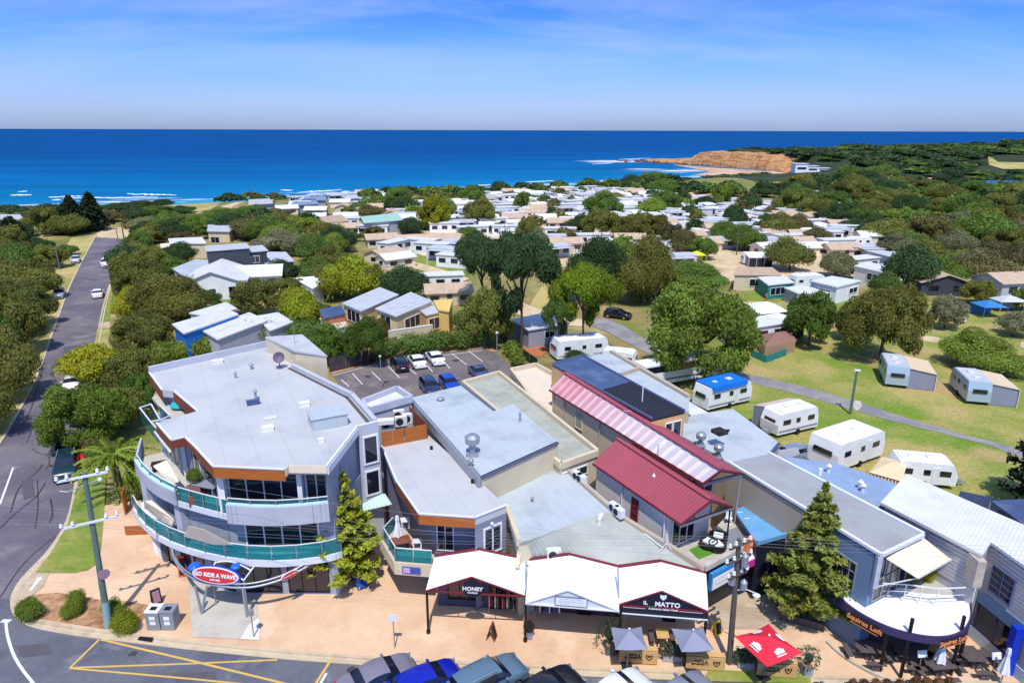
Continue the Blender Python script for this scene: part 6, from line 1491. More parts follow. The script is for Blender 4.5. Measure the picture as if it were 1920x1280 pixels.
def zone(poly_px,n,sep,hr,wr,cols,seed):
 r=random.Random(seed);poly=[tuple(P(x,y)[:2])for x,y in poly_px];x0,x1=min(p[0]for p in poly),max(p[0]for p in poly);y0,y1=min(p[1]for p in poly),max(p[1]for p in poly);k=0
 for _ in range(n*60):
  if k>=n:break
  x,y=r.uniform(x0,x1),r.uniform(y0,y1)
  if not in_poly(x,y,poly)or not road_clear(x,y,wr[1]*.42):continue
  if any((x-a)**2+(y-b)**2<sep*sep for a,b in TAKEN):continue
  w=r.uniform(*wr)
  if hides_house(x,y,w,w*hr[1]):continue
  TAKEN.append((x,y));k+=1;ZT.append((w/scale_at(Vector((x,y,0))),x,y,w,r.uniform(*hr),r.choice(cols),r.random()<.3));
ZT=[]
zone([(1470,400),(1560,372),(1760,366),(2050,372),(2080,420),(1900,425),(1640,402),(1560,425)],52,10,(0.42,0.6),(11,18),'GODGGO',1)
zone([(1480,345),(1600,338),(1740,352),(1980,366),(1980,380),(1500,378)],46,12,(0.38,0.55),(13,22),'DGDOD',2)
zone([(1130,354),(1290,347),(1450,345),(1480,375),(1300,364),(1200,364)],24,11,(0.35,0.5),(12,20),'DDGD',3)
zone([(-60,420),(120,398),(330,392),(420,395),(470,382),(640,378),(640,366),(450,372),(300,392),(100,408)],22,9,(0.28,0.42),(8,13),'DKDG',4)
zone([(640,366),(860,358),(1120,348),(1120,353),(870,364),(650,374)],18,9,(0.28,0.42),(8,14),'DGD',5)
zone([(205,470),(250,440),(470,400),(640,400),(660,470),(600,560),(440,560),(300,560),(225,600)],62,6.2,(0.5,0.75),(7.0,11.5),'OGGDSLOL',6)
zone([(-60,470),(110,430),(150,440),(120,540),(80,600),(-20,700),(-120,700)],26,6.5,(0.55,0.75),(8,12),'OOGLO',7)
zone([(250,430),(420,396),(640,384),(900,372),(900,384),(660,402),(460,404),(300,440)],30,8.0,(0.45,0.65),(8,13),'DGOSG',8)
zone([(1560,425),(1930,420),(2040,480),(1930,560),(1800,520),(1690,500),(1640,450)],30,8.0,(0.5,0.7),(9,14),'GODGOS',9)
zone([(690,420),(760,392),(900,372),(1100,360),(1290,378),(1420,394),(1560,440),(1480,470),(1240,480),(1000,490),(800,450)],44,11.0,(0.6,0.85),(4.5,8.0),'GODLGK',10)
# the largest of these stand as trees of their own, the small far ones join into one wooded mass
ZT.sort(reverse=True)
KEEP=max(0,282-len(AUTO))
for pxw,x,y,w,hr_,col,wide in ZT[:KEEP]:place_tree(0,0,0,0,col,'wide' if wide else 'dome',None,None,None,world=(x,y,gz(x,y)),size=(w,w*hr_))
def screen_px(x,y):
 d=Vector((x,y,gz(x,y)-CAMH));z=d.dot(-_B);return(960+FPX*d.dot(_R)/z,640-FPX*d.dot(_U)/z)
def far_wood(items,name='far_wood'):
 by={}
 for it in items:by.setdefault(it[5],[]).append(it)
 root=None;vv,ff,cc=[],[],[];o=0
 for pxw,x,y,w,hr_,col,wide in items:
  me=crown_mesh(('wide' if wide else 'dome',int(x)%4),-1);n=len(me.vertices);co=np.empty(n*3,np.float32);me.vertices.foreach_get('co',co);co=co.reshape(-1,3)*np.array([w/2,w/2,w*hr_])+np.array([x,y,gz(x,y)])
  fl=np.empty(len(me.loops),np.int32);me.loops.foreach_get('vertex_index',fl);lv=np.empty(n*4,np.float32);me.color_attributes['leafvar'].data.foreach_get('color',lv);lv=lv.reshape(-1,4).copy();lv[:,2]='OGBDSKL'.index(col)/7
  vv.append(co);ff.append(fl.reshape(-1,4)+o);cc.append(lv);o+=n
 v=np.vstack(vv);f=np.vstack(ff);c=np.vstack(cc);me=bpy.data.meshes.new(name);me.vertices.add(len(v));me.vertices.foreach_set('co',v.astype(np.float32).ravel());me.loops.add(f.size);me.loops.foreach_set('vertex_index',f.ravel().astype(np.int32));me.polygons.add(len(f));me.polygons.foreach_set('loop_start',np.arange(0,f.size,4,dtype=np.int32));me.update(calc_edges=True)
 a=me.color_attributes.new('leafvar','FLOAT_COLOR','POINT');a.data.foreach_set('color',c.astype(np.float32).ravel())
 m=m_leaf.copy();m.name='mixed_foliage';t=m.node_tree;oi=[n for n in t.nodes if n.type=='OBJECT_INFO'][0];sp=[n for n in t.nodes if n.type=='SEPARATE_COLOR'][0];rp=t.nodes.new('ShaderNodeValToRGB');rp.color_ramp.interpolation='CONSTANT';e=rp.color_ramp.elements
 for i,k in enumerate('OGBDSKL'):
  q=e[0]if i==0 else(e[1]if i==1 else e.new(i/7));q.position=max(0,i/7-.02);q.color=(*LEAFC[k],1)
 t.links.new(sp.outputs[2],rp.inputs[0])
 for l in list(oi.outputs['Color'].links):d=l.to_socket;t.links.remove(l);t.links.new(rp.outputs[0],d)
 me.materials.append(m);ob=bpy.data.objects.new(name,me);COL.objects.link(ob);ob['kind']='stuff'
far_wood(ZT[KEEP:])
# scrub on the headland, one mass
hs=[];r_=random.Random(77)
while len(hs)<900:
 x,y=r_.uniform(215,1000),r_.uniform(455,860)
 if gz(x,y)>-0.5 and x>float(np.interp(y,_cy,_cx))+27 and not in_poly(*screen_px(x,y),[(1845,290),(2000,290),(2000,325),(1845,320)]):hs.append((0,x,y,r_.uniform(12,30),r_.uniform(0.12,0.24),r_.choice('DDDG'),False))
n0=0
while n0<190:
 x=r_.uniform(-330,215);dl=r_.uniform(12,60);y=shore_y(x)-dl
 if not in_poly(*screen_px(x,y),[(290,400),(330,374),(450,366),(470,380),(400,400)]):hs.append((0,x,y,r_.uniform(7,13),r_.uniform(.12,.22),r_.choice('DDGDK'),False));n0+=1
far_wood(hs,'headland_bushes')
# ------------------------------------------------------------------ houses traced by their roofs
def pblock(name,label,cat,parts,wins=(),fas=None):
 """a building of one or more roofed blocks; each block = (roof corner pixels, roof height, wall material, roof material)"""
 allp=PX(parts[0][0],0+parts[0][1]);c=sum(allp,Vector())/len(allp);T=thing(name,label,cat,(c.x,c.y,gz(c.x,c.y)));g0=gz(c.x,c.y)
 for px,z,wm,rm in parts:
  w=PX(px,z+g0);cc=sum(w,Vector())/len(w);MB().prism(xy([p.lerp(cc,0.06)for p in w]),g0-0.1,g0+z-0.22).build('wall',wm,T);MB().prism(xy(w),g0+z-0.2,g0+z).build('roof',rm,T)
  rb=MB();a,b,cc_,d=w[0],w[1],w[2],w[-1];n=max(4,int((b-a).length/0.9))
  for i in range(1,n):rb.beam(a.lerp(b,i/n)+UPV*0.02,(d.lerp(cc_,i/n)if len(w)==4 else a.lerp(b,i/n))+UPV*0.02,0.07,0.035)
  rb.build('roof_ribs',rm,T)['kind']='stuff'
 for px,z,i,u0,u1,z0,z1,cols in wins:
  w=PX(px,z+g0);cc=sum(w,Vector())/len(w);a,b=w[i].lerp(cc,0.06),w[(i+1)%len(w)].lerp(cc,0.06)
  if outward(a,b)[0].dot(a-cc)<0:a,b,u0,u1=b,a,1-u1,1-u0
  window(T,a.lerp(b,u0),a.lerp(b,u1),g0+z0,g0+z1,cols,1,off=0.04)
 return T
m_silver=M('silver_grey_roof',196,200,206,rough=0.5,var=0.05,stain=lin((160,160,160)),stain_scale=0.5,stain_amt=0.4)
m_charc=M('charcoal_cladding',62,66,76,rough=0.8,var=0.1)
B1=[(344,625),(322,607),(424,578),(447,588)];B2=[(408,636),(377,618),(467,585),(502,600)]
pblock('beach_house','bright blue walled house with two white skillion roofs behind the corner building','house',[(B1,4.4,m_blue2,m_white2),(B2,3.8,m_wallpale,m_white2),([(385,592),(354,586),(424,566),(445,578)],3.6,m_wallpale,m_white2),([(505,620),(480,592),(521,585),(550,603)],3.4,m_wallpale,m_white2)],[(B1,4.4,0,.2,.6,1.2,2.4,2)])
Y1=[(677,583),(641,568),(712,538),(748,552)];Y2=[(743,593),(703,578),(770,547),(811,564)];Y3=[(799,591),(785,580),(815,566),(828,584)]
pblock('yellow_house','yellow house with pale grey skillion roofs behind the car park','house',[(Y1,4.4,M('pale_yellow_render',236,212,156,rough=.85,var=.04),m_silver),(Y2,4.4,M('pale_yellow_render',236,212,156),m_silver),(Y3,3.7,m_yellow,m_silver),([(842,584),(822,580),(812,563),(849,560)],4.2,m_yellow,m_yellow)],
[(Y1,4.4,3,.0,.2,1.8,3.8,1),(Y2,4.4,3,.36,.8,1.5,3.3,3),(Y1,4.4,0,.1,.8,2,3.8,3),(Y2,4.4,0,.3,.8,2,3.8,2),(Y3,3.7,3,.15,.85,1.2,3.0,2)])
wl_=thing('courtyard_wall','pale rendered courtyard wall in front of the yellow house','wall',tuple(U(770,645,0)));a,b=U(730,655,0),U(812,642,0);q=MB();q.beam(a+UPV*1.35,b+UPV*1.35,0.25,2.7);q.build('wall',m_wallcream,wl_);q=MB();q.beam(a+UPV*2.74,b+UPV*2.74,0.32,0.08);q.build('coping',m_white,wl_)
D1=[(386,470),(384,461),(462,455),(469,464)];D2=[(389,478),(387,470),(492,459),(503,469)]
pblock('dark_house','dark two storey house with grey flat roofs in the trees','house',[(D1,7.2,m_charc,m_silver),(D2,6.2,m_charc,m_silver),([(497,494),(488,487),(503,472),(536,472),(552,489)],3.6,m_charc,m_silver),([(345,518),(323,503),(366,486),(393,488),(384,513)],3.4,m_wallpale,m_roofblue)],
[(D2,6.2,3,.14,.3,3.8,5.2,2),(D2,6.2,3,.34,.5,3.8,5.2,2),(D2,6.2,3,.54,.7,3.8,5.2,2),(D2,6.2,3,.74,.9,3.8,5.2,2)])
def gable_house(name,label,cat,p,rz,w,d,h,rh,wm,rm,nwin=3,ridge='x',group=None,door=True,over=0.4):
 """gable roofed house modelled about its own centre; front looks along local -y"""
 T=proto(name,label,cat,group);MB().box((0,0,h/2),(w,d,h)).build('wall',wm,T)
 hx,hy=w/2+over,d/2+over;r=MB();t=0.16
 if ridge=='x':
  for s in(-1,1):r.add([(-hx,s*hy,h-.1),(hx,s*hy,h-.1),(hx,0,h+rh),(-hx,0,h+rh),(-hx,s*hy,h-.1-t),(hx,s*hy,h-.1-t),(hx,0,h+rh-t),(-hx,0,h+rh-t)],[(0,1,2,3),(7,6,5,4),(0,4,5,1),(1,5,6,2),(3,2,6,7),(0,3,7,4)])
  g=MB();
  for s in(-1,1):g.add([(s*w/2,-d/2,h),(s*w/2,d/2,h),(s*w/2,0,h+rh-t)],[(0,1,2)])
 else:
  for s in(-1,1):r.add([(s*hx,-hy,h-.1),(s*hx,hy,h-.1),(0,hy,h+rh),(0,-hy,h+rh),(s*hx,-hy,h-.1-t),(s*hx,hy,h-.1-t),(0,hy,h+rh-t),(0,-hy,h+rh-t)],[(0,1,2,3),(7,6,5,4),(0,4,5,1),(1,5,6,2),(3,2,6,7),(0,3,7,4)])
  g=MB()
  for s in(-1,1):g.add([(-w/2,s*d/2,h),(w/2,s*d/2,h),(0,s*d/2,h+rh-t)],[(0,1,2)])
 r.build('roof',rm,T);g.build('gable',wm,T)
 for i in range(nwin):
  x=-w/2+w*(i+0.5)/nwin
  if door and i==nwin//2 and nwin>2:q=MB();q.box((x,-d/2-0.03,1.05),(0.95,0.08,2.1));q.build('door',m_winblue,T)
  else:q=MB();q.box((x,-d/2-0.03,h*0.56),(min(1.8,w/nwin*.6),0.08,h*0.36));q.build('window',m_win,T)
 for s in(-1,1):q=MB();q.box((s*(w/2+.03),0,h*.56),(0.08,1.4,h*.36));q.build('window',m_win,T)
 T.location=p;T.rotation_euler=(0,0,rz);return T
def flat_cabin(name,label,cat,w,d,h,wm,rm,nwin=3,group=None,porch=None):
 T=proto(name,label,cat,group);MB().box((0,0,h/2),(w,d,h)).build('wall',wm,T);r=MB();r.box((0,0,h+.07),(w+.5,d+.5,.14));r.build('roof',rm,T)
 for i in range(nwin):q=MB();q.box((-w/2+w*(i+.5)/nwin,-d/2-.03,h*.58),(w/nwin*.55,.08,h*.36));q.build('window',m_win,T)
 for s in(-1,1):q=MB();q.box((s*(w/2+.03),0,h*.58),(.08,d*.4,h*.34));q.build('window',m_win,T)
 if porch:q=MB();q.box((0,-d/2-1.2,h-.1),(w*.8,2.4,.1));[q.box((s*w*.38,-d/2-2.2,h/2),(.1,.1,h))for s in(-1,1)];q.build('porch',porch,T)
 return T
def at_px(x,y):return tuple(P(x,y))
gable_house('white_house','large white house with grey edged gable roof facing the camera','house',at_px(412,548),RZP*.5,11,13,3.2,2.2,m_white,m_white2,3,'y');gable_house('white_wing','long white roofed wing joining the white gabled house on its right','house',at_px(462,538),RZP*.5,14,8,3.0,1.4,m_white,m_white2,4)
pblock('long_white_house','low house with long white roof and orange side wall in the trees','house',[([(318,456),(315,447),(379,444),(387,456)],3.6,m_wallcream,m_white2),([(302,466),(300,457),(322,455),(325,464)],3.2,m_timberd,m_cream)])
pblock('grey_roof_house','house with pale grey roof and cream wall beyond the long white roof','house',[([(388,433),(390,421),(455,420),(430,434)],3.0,m_wallcream,m_silver)],[([(388,433),(390,421),(455,420),(430,434)],4.2,3,.5,.9,1,2.6,2)])
pblock('white_shed','plain white roofed shed left of the big yellow green tree','outbuilding',[([(586,541),(550,521),(605,516),(606,530)],3.2,m_white,m_canopy)])
pblock('solar_house','low house with blue panelled roof and terracotta deck left of the yellow house','house',[([(606,596),(598,580),(640,572),(648,588)],3.6,M('terracotta_render',196,122,104,rough=0.85,var=0.06),m_navy),([(622,618),(598,596),(642,588),(652,610)],2.4,m_white,m_wallcream)])
pblock('green_roof_house','low house with pale green roof among the far trees','house',[([(682,418),(676,406),(744,399),(756,412)],4.0,m_wallgrey,M('pale_green_roof',170,206,190,rough=0.6,var=0.06))])
for i,(q,lb)in enumerate([([(466,384),(466,374),(505,372),(512,381)],'far house with long blue grey roof near the dry foreshore grass'),([(545,385),(552,374),(590,372),(598,382)],'far slate roofed house, nearest of the blue roofs by the sea'),([(566,376),(572,368),(610,368),(612,375)],'far slate roofed house closest to the breaking waves'),([(604,418),(600,406),(640,402),(655,414)],'far house with pinkish tan roof right of the bare grey trees'),([(646,372),(650,365),(690,364),(694,371)],'far grey roofed house on the shore left of the first caravans'),([(0,412),(0,402),(38,402),(44,410)],'far dark walled house with white flat roof at the left edge')]):
 pblock('far_house',lb,'house',[(q,3.2,m_wallgrey if i<3 else m_wallcream,M('slate_tile_roof',140,156,184,rough=.6,var=.06)if i in(1,2)else(m_rooftan if i==3 else m_silver))])
 # white clifftop building
T=thing('clifftop_building','bright white stepped building on the scrubby headland above the beach','building',at_px(1510,323));bp_=P(1510,323)
for dx,w,h,dp in((-5,10,6.5,9),(4,9,4.8,8),(13,9,3.2,7)):q=MB();q.box((bp_.x+dx,bp_.y,bp_.z+h/2-1),(w,dp,h+2));q.build('wall',m_white,T);q=MB();q.box((bp_.x+dx,bp_.y,bp_.z+h+.15),(w+1,dp+1,.3));q.build('roof',m_white2,T);q=MB();q.box((bp_.x+dx,bp_.y-dp/2-.05,bp_.z+h*.5),(w*.7,.15,h*.25));q.build('window',m_win,T)
# ------------------------------------------------------------------ caravans, cabins, tents
def caravan(name,label,L,W,H,body,roofm,stripe=None,annexe=None,group=None,tarp=None):
 T=proto(name,label,'caravan',group);z0=0.42;b=MB();prof=[(-L/2,z0),(-L/2+.05,H*.62),(-L/2+.35,H-.06),(-L/2+.6,H),(L/2-.7,H),(L/2-.3,H-.15),(L/2+.08,H*.55),(L/2,z0)]
 n=len(prof);b.add([(x,-W/2,z)for x,z in prof]+[(x,W/2,z)for x,z in prof],[tuple(range(n)),tuple(range(2*n-1,n-1,-1))]+[(i,n+i,n+(i+1)%n,(i+1)%n)for i in range(n)]);b.build('body',body,T)
 r=MB();r.box((-.05,0,H+.02),(L-1.2,W-.25,.06));r.build('roof',roofm,T);h=MB();h.box((L*.12,0,H+.12),(.7,.6,.16));h.box((-L*.2,0,H+.1),(.5,.5,.12));h.build('roof_hatch',m_porc,T)
 for s in(-1,1):
  for x,w in((-L*.3,.9),(L*.02,.55),(L*.3,1.0)):q=MB();q.box((x,s*(W/2+.015),H*.62),(w,.05,.5));q.build('window',m_win,T)
  q=MB();q.tube([(0,s*(W/2-.12),.33),(0,s*(W/2+.03),.33)],.33,14);q.build('wheel',m_rubber,T)
  if stripe:q=MB();q.box((0,s*(W/2+.008),z0+.32),(L*.96,.02,.22));q.build('stripe',stripe,T)
 for e in(-1,1):q=MB();q.box((e*(L/2+.01),0,H*.62),(.08,W*.6,.48));q.build('window',m_win,T)
 q=MB();q.box((L*.16,-W/2-.02,H*.5),(.6,.04,H*.66));q.build('door',m_porc,T)
 q=MB();q.beam((L/2,.35,.4),(L/2+1.2,0,.4),.07,.07);q.beam((L/2,-.35,.4),(L/2+1.2,0,.4),.07,.07);q.box((L/2+.5,0,.55),(.5,.6,.35));q.build('drawbar',m_steel,T)
 if annexe:
  A=annexe[1]if isinstance(annexe,tuple)else 2.6;am=annexe[0]if isinstance(annexe,tuple)else annexe
  s=MB();s.add([(-L/2+.3,-W/2,H-.08),(L/2-.4,-W/2,H-.08),(L/2-.4,-W/2-A,H-.5),(-L/2+.3,-W/2-A,H-.5),(-L/2+.3,-W/2,H-.14),(L/2-.4,-W/2,H-.14),(L/2-.4,-W/2-A,H-.56),(-L/2+.3,-W/2-A,H-.56)],[(0,3,2,1),(4,5,6,7),(0,1,5,4),(1,2,6,5),(2,3,7,6),(3,0,4,7)]);s.build('annexe_roof',am,T)
  for sx_ in(-1,1):q=MB();q.add([(sx_*(L/2-.42),-W/2,.05),(sx_*(L/2-.42),-W/2-A,.05),(sx_*(L/2-.42),-W/2-A,H-.57),(sx_*(L/2-.42),-W/2,H-.16)],[(0,1,2,3)]);q.build('annexe_wall',m_greycan,T)
  q=MB();q.beam((-L/2+.4,-W/2-A+.05,H*.42),(L/2-.5,-W/2-A+.05,H*.42),.04,H*.7);q.build('annexe_wall',m_dark,T);ps=MB()
  for u in(0,.33,.66,1):ps.cyl((-L/2+.35+u*(L-.8),-W/2-A-.02,0),.04,H-.55,6)
  ps.build('annexe_pole',m_frame,T)
 if tarp:
  q=MB();q.box((-.2,0,H+.1),(L*.82,W+.3,.06));q.add([(-L*.43,-W/2-.15,H+.1),(L*.35,-W/2-.15,H+.1),(L*.35,-W/2-.2,H-.35),(-L*.43,-W/2-.2,H-.45)],[(0,1,2,3)]);q.build('tarpaulin',tarp,T)
 return T
def put(T,px,py,rz,sc=1.0):
 p=P(px,py);T.location=p;T.rotation_euler=(0,0,math.radians(rz));T.scale=(sc,)*3;WL[T.name]=p;return T
m_tarpblue=M('bright_blue_tarpaulin',20,118,224,rough=0.5,var=0.05)
put(caravan('caravan','white caravan with bright blue tarpaulin over its roof behind the flat roofs',6.6,2.5,2.9,m_white,m_white,m_greycan,tarp=m_tarpblue),1352,758,28)
put(caravan('caravan','white caravan with rust pink awning and blue bin bags beside it on the lawn',5.6,2.4,2.7,m_white,m_white,m_greycan,annexe=(M('pinkish_awning',214,190,188),1.6)),1478,806,205)
put(caravan('caravan','largest white caravan with lattice annexe on the lawn behind the slate roof',7.0,3.2,3.0,m_white,m_canopy,None),1582,862,30)
put(caravan('caravan','rounded white caravan behind the tan canvas tent on the lawn',5.0,2.3,2.4,m_white,m_white),1722,902,-12)
put(caravan('caravan','dappled silver caravan with tan annexe under the large olive tree',6.2,2.5,2.7,M('silver_blue_aluminium',170,190,204,rough=0.35,metal=0.2),m_silver,annexe=(m_tan,2.9)),1672,712,70)
put(caravan('caravan','silver caravan with tan annexe on the bright green lawn at right',6.0,2.4,2.7,M('silver_blue_aluminium',170,190,204),m_silver,annexe=(m_tan,2.8)),1815,742,75)
put(caravan('caravan','white caravan with long skylight roof behind the bare pine trunks',7.6,2.9,2.9,m_white,m_canopy,M('pale_blue_stripe',150,180,204)),1085,668,18)
put(caravan('caravan','small rounded white caravan behind the pale strip roof',4.6,2.2,2.3,m_white,m_white),1160,686,-20)
put(caravan('caravan','white caravan with dark oval windows between the white cabins',6.6,2.5,2.8,m_white,m_white),1510,540,12)
pblock('white_cabin','white flat roofed cabin with dark end wall beside the forked cypress trunk','cabin',[([(990,618),(958,598),(1030,584),(1068,606)],2.9,m_wallgrey,m_white2)],[([(990,618),(958,598),(1030,584),(1068,606)],2.9,3,.35,.6,1.2,2.2,2)])
pblock('teal_cabin','white roofed cabin with teal end screen beside the sandy track','cabin',[([(1440,534),(1420,519),(1470,516),(1490,529)],2.9,m_teal,m_white2)],[([(1440,534),(1420,519),(1470,516),(1490,529)],2.9,3,.3,.9,.8,2.2,3)])
pblock('white_cabin','white cabin with overhanging white roof right of the oval windowed caravan','cabin',[([(1570,538),(1518,526),(1560,517),(1616,526)],3.2,m_white,m_white2)],[([(1570,538),(1518,526),(1560,517),(1616,526)],3.2,3,.1,.45,1.2,2.2,2),([(1570,538),(1518,526),(1560,517),(1616,526)],3.2,0,.2,.8,1.0,2.2,3)])
pblock('low_cabin','low cabin with pale sheet roof in front of the white cabins','cabin',[([(1495,549),(1470,539),(1505,534),(1556,548)],2.5,m_wallgrey,m_white2)])
pblock('cream_cabin','cream cabin with flat white roof and wide window','cabin',[([(1655,510),(1601,498),(1625,490),(1664,498)],3.6,M('pale_cream_wall',228,224,206,rough=0.8),m_white2)],[([(1655,510),(1601,498),(1625,490),(1664,498)],3.6,0,.12,.5,1.4,2.8,2)])
pblock('tan_cabin','cabin with tan ribbed roof and cream wall above the teal cabin','cabin',[([(1375,515),(1383,500),(1448,501),(1466,515)],3.2,m_wallcream,m_rooftan)],[([(1375,515),(1383,500),(1448,501),(1466,515)],3.2,3,.4,.66,.9,2.3,2)])
gable_house('tan_gable_cabin','open fronted cabin with tan gable roof among the right hand trees','cabin',at_px(1752,546),RZP*-.2,9,8,2.7,1.5,m_charc,m_rooftan,2,'y');gable_house('tan_gable_cabin','tan roofed cabin with white lower wall at the right edge of the trees','cabin',at_px(1886,552),0.2,10,7,3.2,1.3,m_wallpale,m_rooftan,2)
# brown tent with green windbreak
tp_=P(1452,668);T=thing('canvas_tent','large brown canvas tent with green windbreak beside the lawn','tent',tuple(tp_));q=MB();c4=[U(1430,672,0),U(1492,660,0),U(1478,640,0),U(1420,648,0)]
q.prism(xy([p.lerp(tp_,.08)for p in c4]),0,1.7);q.build('tent_wall',M('tan_mesh_canvas',168,140,112,rough=.9),T);ap=tp_+UPV*3.2;ap=Vector((tp_.x+.6,tp_.y+1.5,3.1));q=MB();q.add([p+UPV*1.7 for p in c4]+[ap],[(0,1,4),(1,2,4),(2,3,4),(3,0,4)]);q.build('tent_roof',M('brown_canvas',150,110,98,rough=.9,var=.05),T)
q=MB();w4=[U(1408,668,0),U(1436,680,0),U(1474,666,0)];[q.beam(a+UPV*.5,b+UPV*.5,.04,1.0)for a,b in zip(w4,w4[1:])];q.build('windbreak',m_teal,T)
T=thing('canvas_tent','tan canvas tent with striped valance on the lawn behind the white roof','tent',tuple(U(1668,895,0)));c4=[U(1632,884,1.9),U(1690,900,1.9),U(1700,866,1.9),U(1655,856,1.9)];q=MB();q.prism(xy(c4),0,1.85);q.build('tent_wall',M('ochre_canvas',190,150,78,rough=.9,var=.1),T);q=MB();cc=sum(c4,Vector())/4+UPV*.5;q.add([p.lerp(cc,-.06)for p in c4]+[cc],[(0,1,4),(1,2,4),(2,3,4),(3,0,4)]);q.build('tent_roof',M('peach_canvas',232,204,166,rough=.9,var=.04),T)
for k in range(9):s_=MB();p=c4[0].lerp(c4[1],(k+.5)/9);s_.box((p.x-.03,p.y-.06,1.3),(.12,.05,.9),.3);s_.build('valance_strip',m_cream,T)
for px,py,w,d,m_,lb in[(1850,592,4,4,M('blue_tent_fabric',54,124,190,rough=.7),'blue dome tent behind the silvery trees at right'),(1888,582,5,3.4,m_silver,'silver tarpaulin shelter right of the blue dome tent'),(1206,556,5,3,m_teal,'teal green gazebo in the shade of the big trees'),(1305,492,4,3,M('lime_canvas',214,220,60),'lime yellow shade canopy above the round dark tree')]:
 p=P(px,py);T=thing('shade_tent',lb,'tent',tuple(p));q=MB();q.add([(p.x-w/2,p.y-d/2,1.9),(p.x+w/2,p.y-d/2,1.9),(p.x+w/2,p.y+d/2,1.9),(p.x-w/2,p.y+d/2,1.9),(p.x,p.y,2.8)],[(0,1,4),(1,2,4),(2,3,4),(3,0,4)]);q.build('tent_roof',m_,T);q=MB();[q.cyl((p.x+sx_*w/2.05,p.y+sy_*d/2.05,0),.05,1.9,6)for sx_ in(-1,1)for sy_ in(-1,1)];q.box((p.x,p.y+d/2-.1,.95),(w*.9,.05,1.8));q.build('tent_wall',m_,T)
 # coach
def coach():
 T=proto('coach','white and black motor coach parked under the large light green tree','bus');L,W,H=11,2.5,3.2
 MB().box((0,0,1.35),(L,W,1.5)).build('body',m_white,T);MB().box((0,0,2.5),(L-.05,W-.04,.95)).build('window_band',m_win,T);MB().box((-.1,0,3.05),(L-.1,W-.02,.22)).build('roof',m_canopy,T);MB().box((L/2-.02,0,2.3),(.1,W-.2,1.4)).build('windscreen',m_win,T);q=MB();q.box((1,0,3.24),(2,1.4,.2));q.box((-3,0,3.22),(1.2,1.2,.16));q.build('roof_hatch',m_porc,T);MB().box((0,-W/2-.01,1.15),(L*.98,.02,.25)).build('stripe',m_wallblue,T)
 for x in(-3.2,3.6):
  for s in(-1,1):q=MB();q.tube([(x,s*(W/2-.2),.5),(x,s*(W/2+.04),.5)],.5,14);q.build('wheel',m_rubber,T)
 return T
put(coach(),1266,716,24)
# rows of holiday cabins and vans, copied
TYPES=[]
for lb,fn in[('flat white roofed cabin',lambda l:flat_cabin('holiday_cabin',l,'cabin',9,3.6,2.8,m_white,m_white2,3)),('white cabin with grey roof and porch',lambda l:flat_cabin('holiday_cabin',l,'cabin',8.5,4.2,2.8,m_wallpale,m_silver,3,None,m_silver)),('tan gable roofed cabin',lambda l:gable_house('gable_cabin',l,'cabin',(0,0,0),0,8,5.5,2.5,1.1,m_wallcream,m_rooftan,3)),('cream gable roofed cabin',lambda l:gable_house('gable_cabin',l,'cabin',(0,0,0),0,7.5,5,2.4,1.0,m_cream,m_white2,2)),
('white annexed caravan',lambda l:caravan('caravan',l,6.2,2.4,2.7,m_white,m_canopy,None,(m_whitecan,2.6))),('tan annexed caravan',lambda l:caravan('caravan',l,5.8,2.4,2.6,m_white,m_white2,m_greycan,(m_tan,2.6)))]:
 TYPES.append((lb,Once(fn(lb))))
def put_type(k,x,y,rz):
 lb,on=TYPES[k];o=on.put((x,y,gz(x,y)),rz,None,None);AUTO.append((o,lb,Vector((x,y,0))));TAKEN2.append((x,y));return o
TAKEN2=[]
for k,px,py,rz in[(0,790,468,-20),(0,812,476,-20),(1,838,486,-20),(0,858,500,-20),(2,838,462,-10),(1,862,472,-12),(2,715,462,20),(0,740,472,60),(2,722,492,60),(3,742,500,40),(0,825,540,10),(2,840,566,12),(3,770,420,0),(4,780,428,20),(1,760,415,10),(0,700,440,0),(2,650,440,20),(0,648,425,10),(1,935,408,5),(0,925,425,5),(2,965,420,0),(0,950,440,5),(2,1000,410,-5),(3,1020,425,0),(0,1050,445,0),(2,1060,470,5),(1,1030,460,0),(2,985,470,30),(0,1150,470,5),(2,1240,450,20),(1,1265,500,10),(0,1262,470,0),(2,1290,455,10),(0,1370,420,0),(1,1390,435,5),(2,1345,440,0),(0,1410,455,20),(3,1440,478,20),(4,1415,495,0),(0,1545,452,5),(0,1565,468,8),(2,1575,482,5),(1,1620,482,8),(3,1520,478,5),(4,1420,600,20),(0,1412,640,25),(4,1445,625,30),(3,1630,455,0),(1,1560,445,0)]:
 p=P(px,py);put_type(k,p.x,p.y,math.radians(rz))
def czone(poly_px,n,sep,seed,kinds):
 r=random.Random(seed);poly=[tuple(P(x,y)[:2])for x,y in poly_px];x0,x1=min(p[0]for p in poly),max(p[0]for p in poly);y0,y1=min(p[1]for p in poly),max(p[1]for p in poly);k=0
 for _ in range(n*80):
  if k>=n:break
  x,y=r.uniform(x0,x1),r.uniform(y0,y1)
  if not in_poly(x,y,poly)or any((x-a)**2+(y-b)**2<sep**2 for a,b in TAKEN2)or any((x-a)**2+(y-b)**2<16 for a,b in TAKEN):continue
  put_type(r.choice(kinds),x,y,r.choice((0.1,0.2,1.7,3.2,0.5))+r.uniform(-.1,.1));k+=1
czone([(700,420),(760,392),(900,370),(1100,358),(1230,366),(1290,378),(1240,430),(1100,420),(1000,445),(900,440),(780,440)],140,7.0,1,(0,1,1,2,3,4,5,4,0))
czone([(1240,400),(1300,378),(1420,388),(1600,425),(1680,480),(1560,490),(1480,475),(1330,470),(1240,470)],62,7.2,2,(0,1,2,4,5,0))
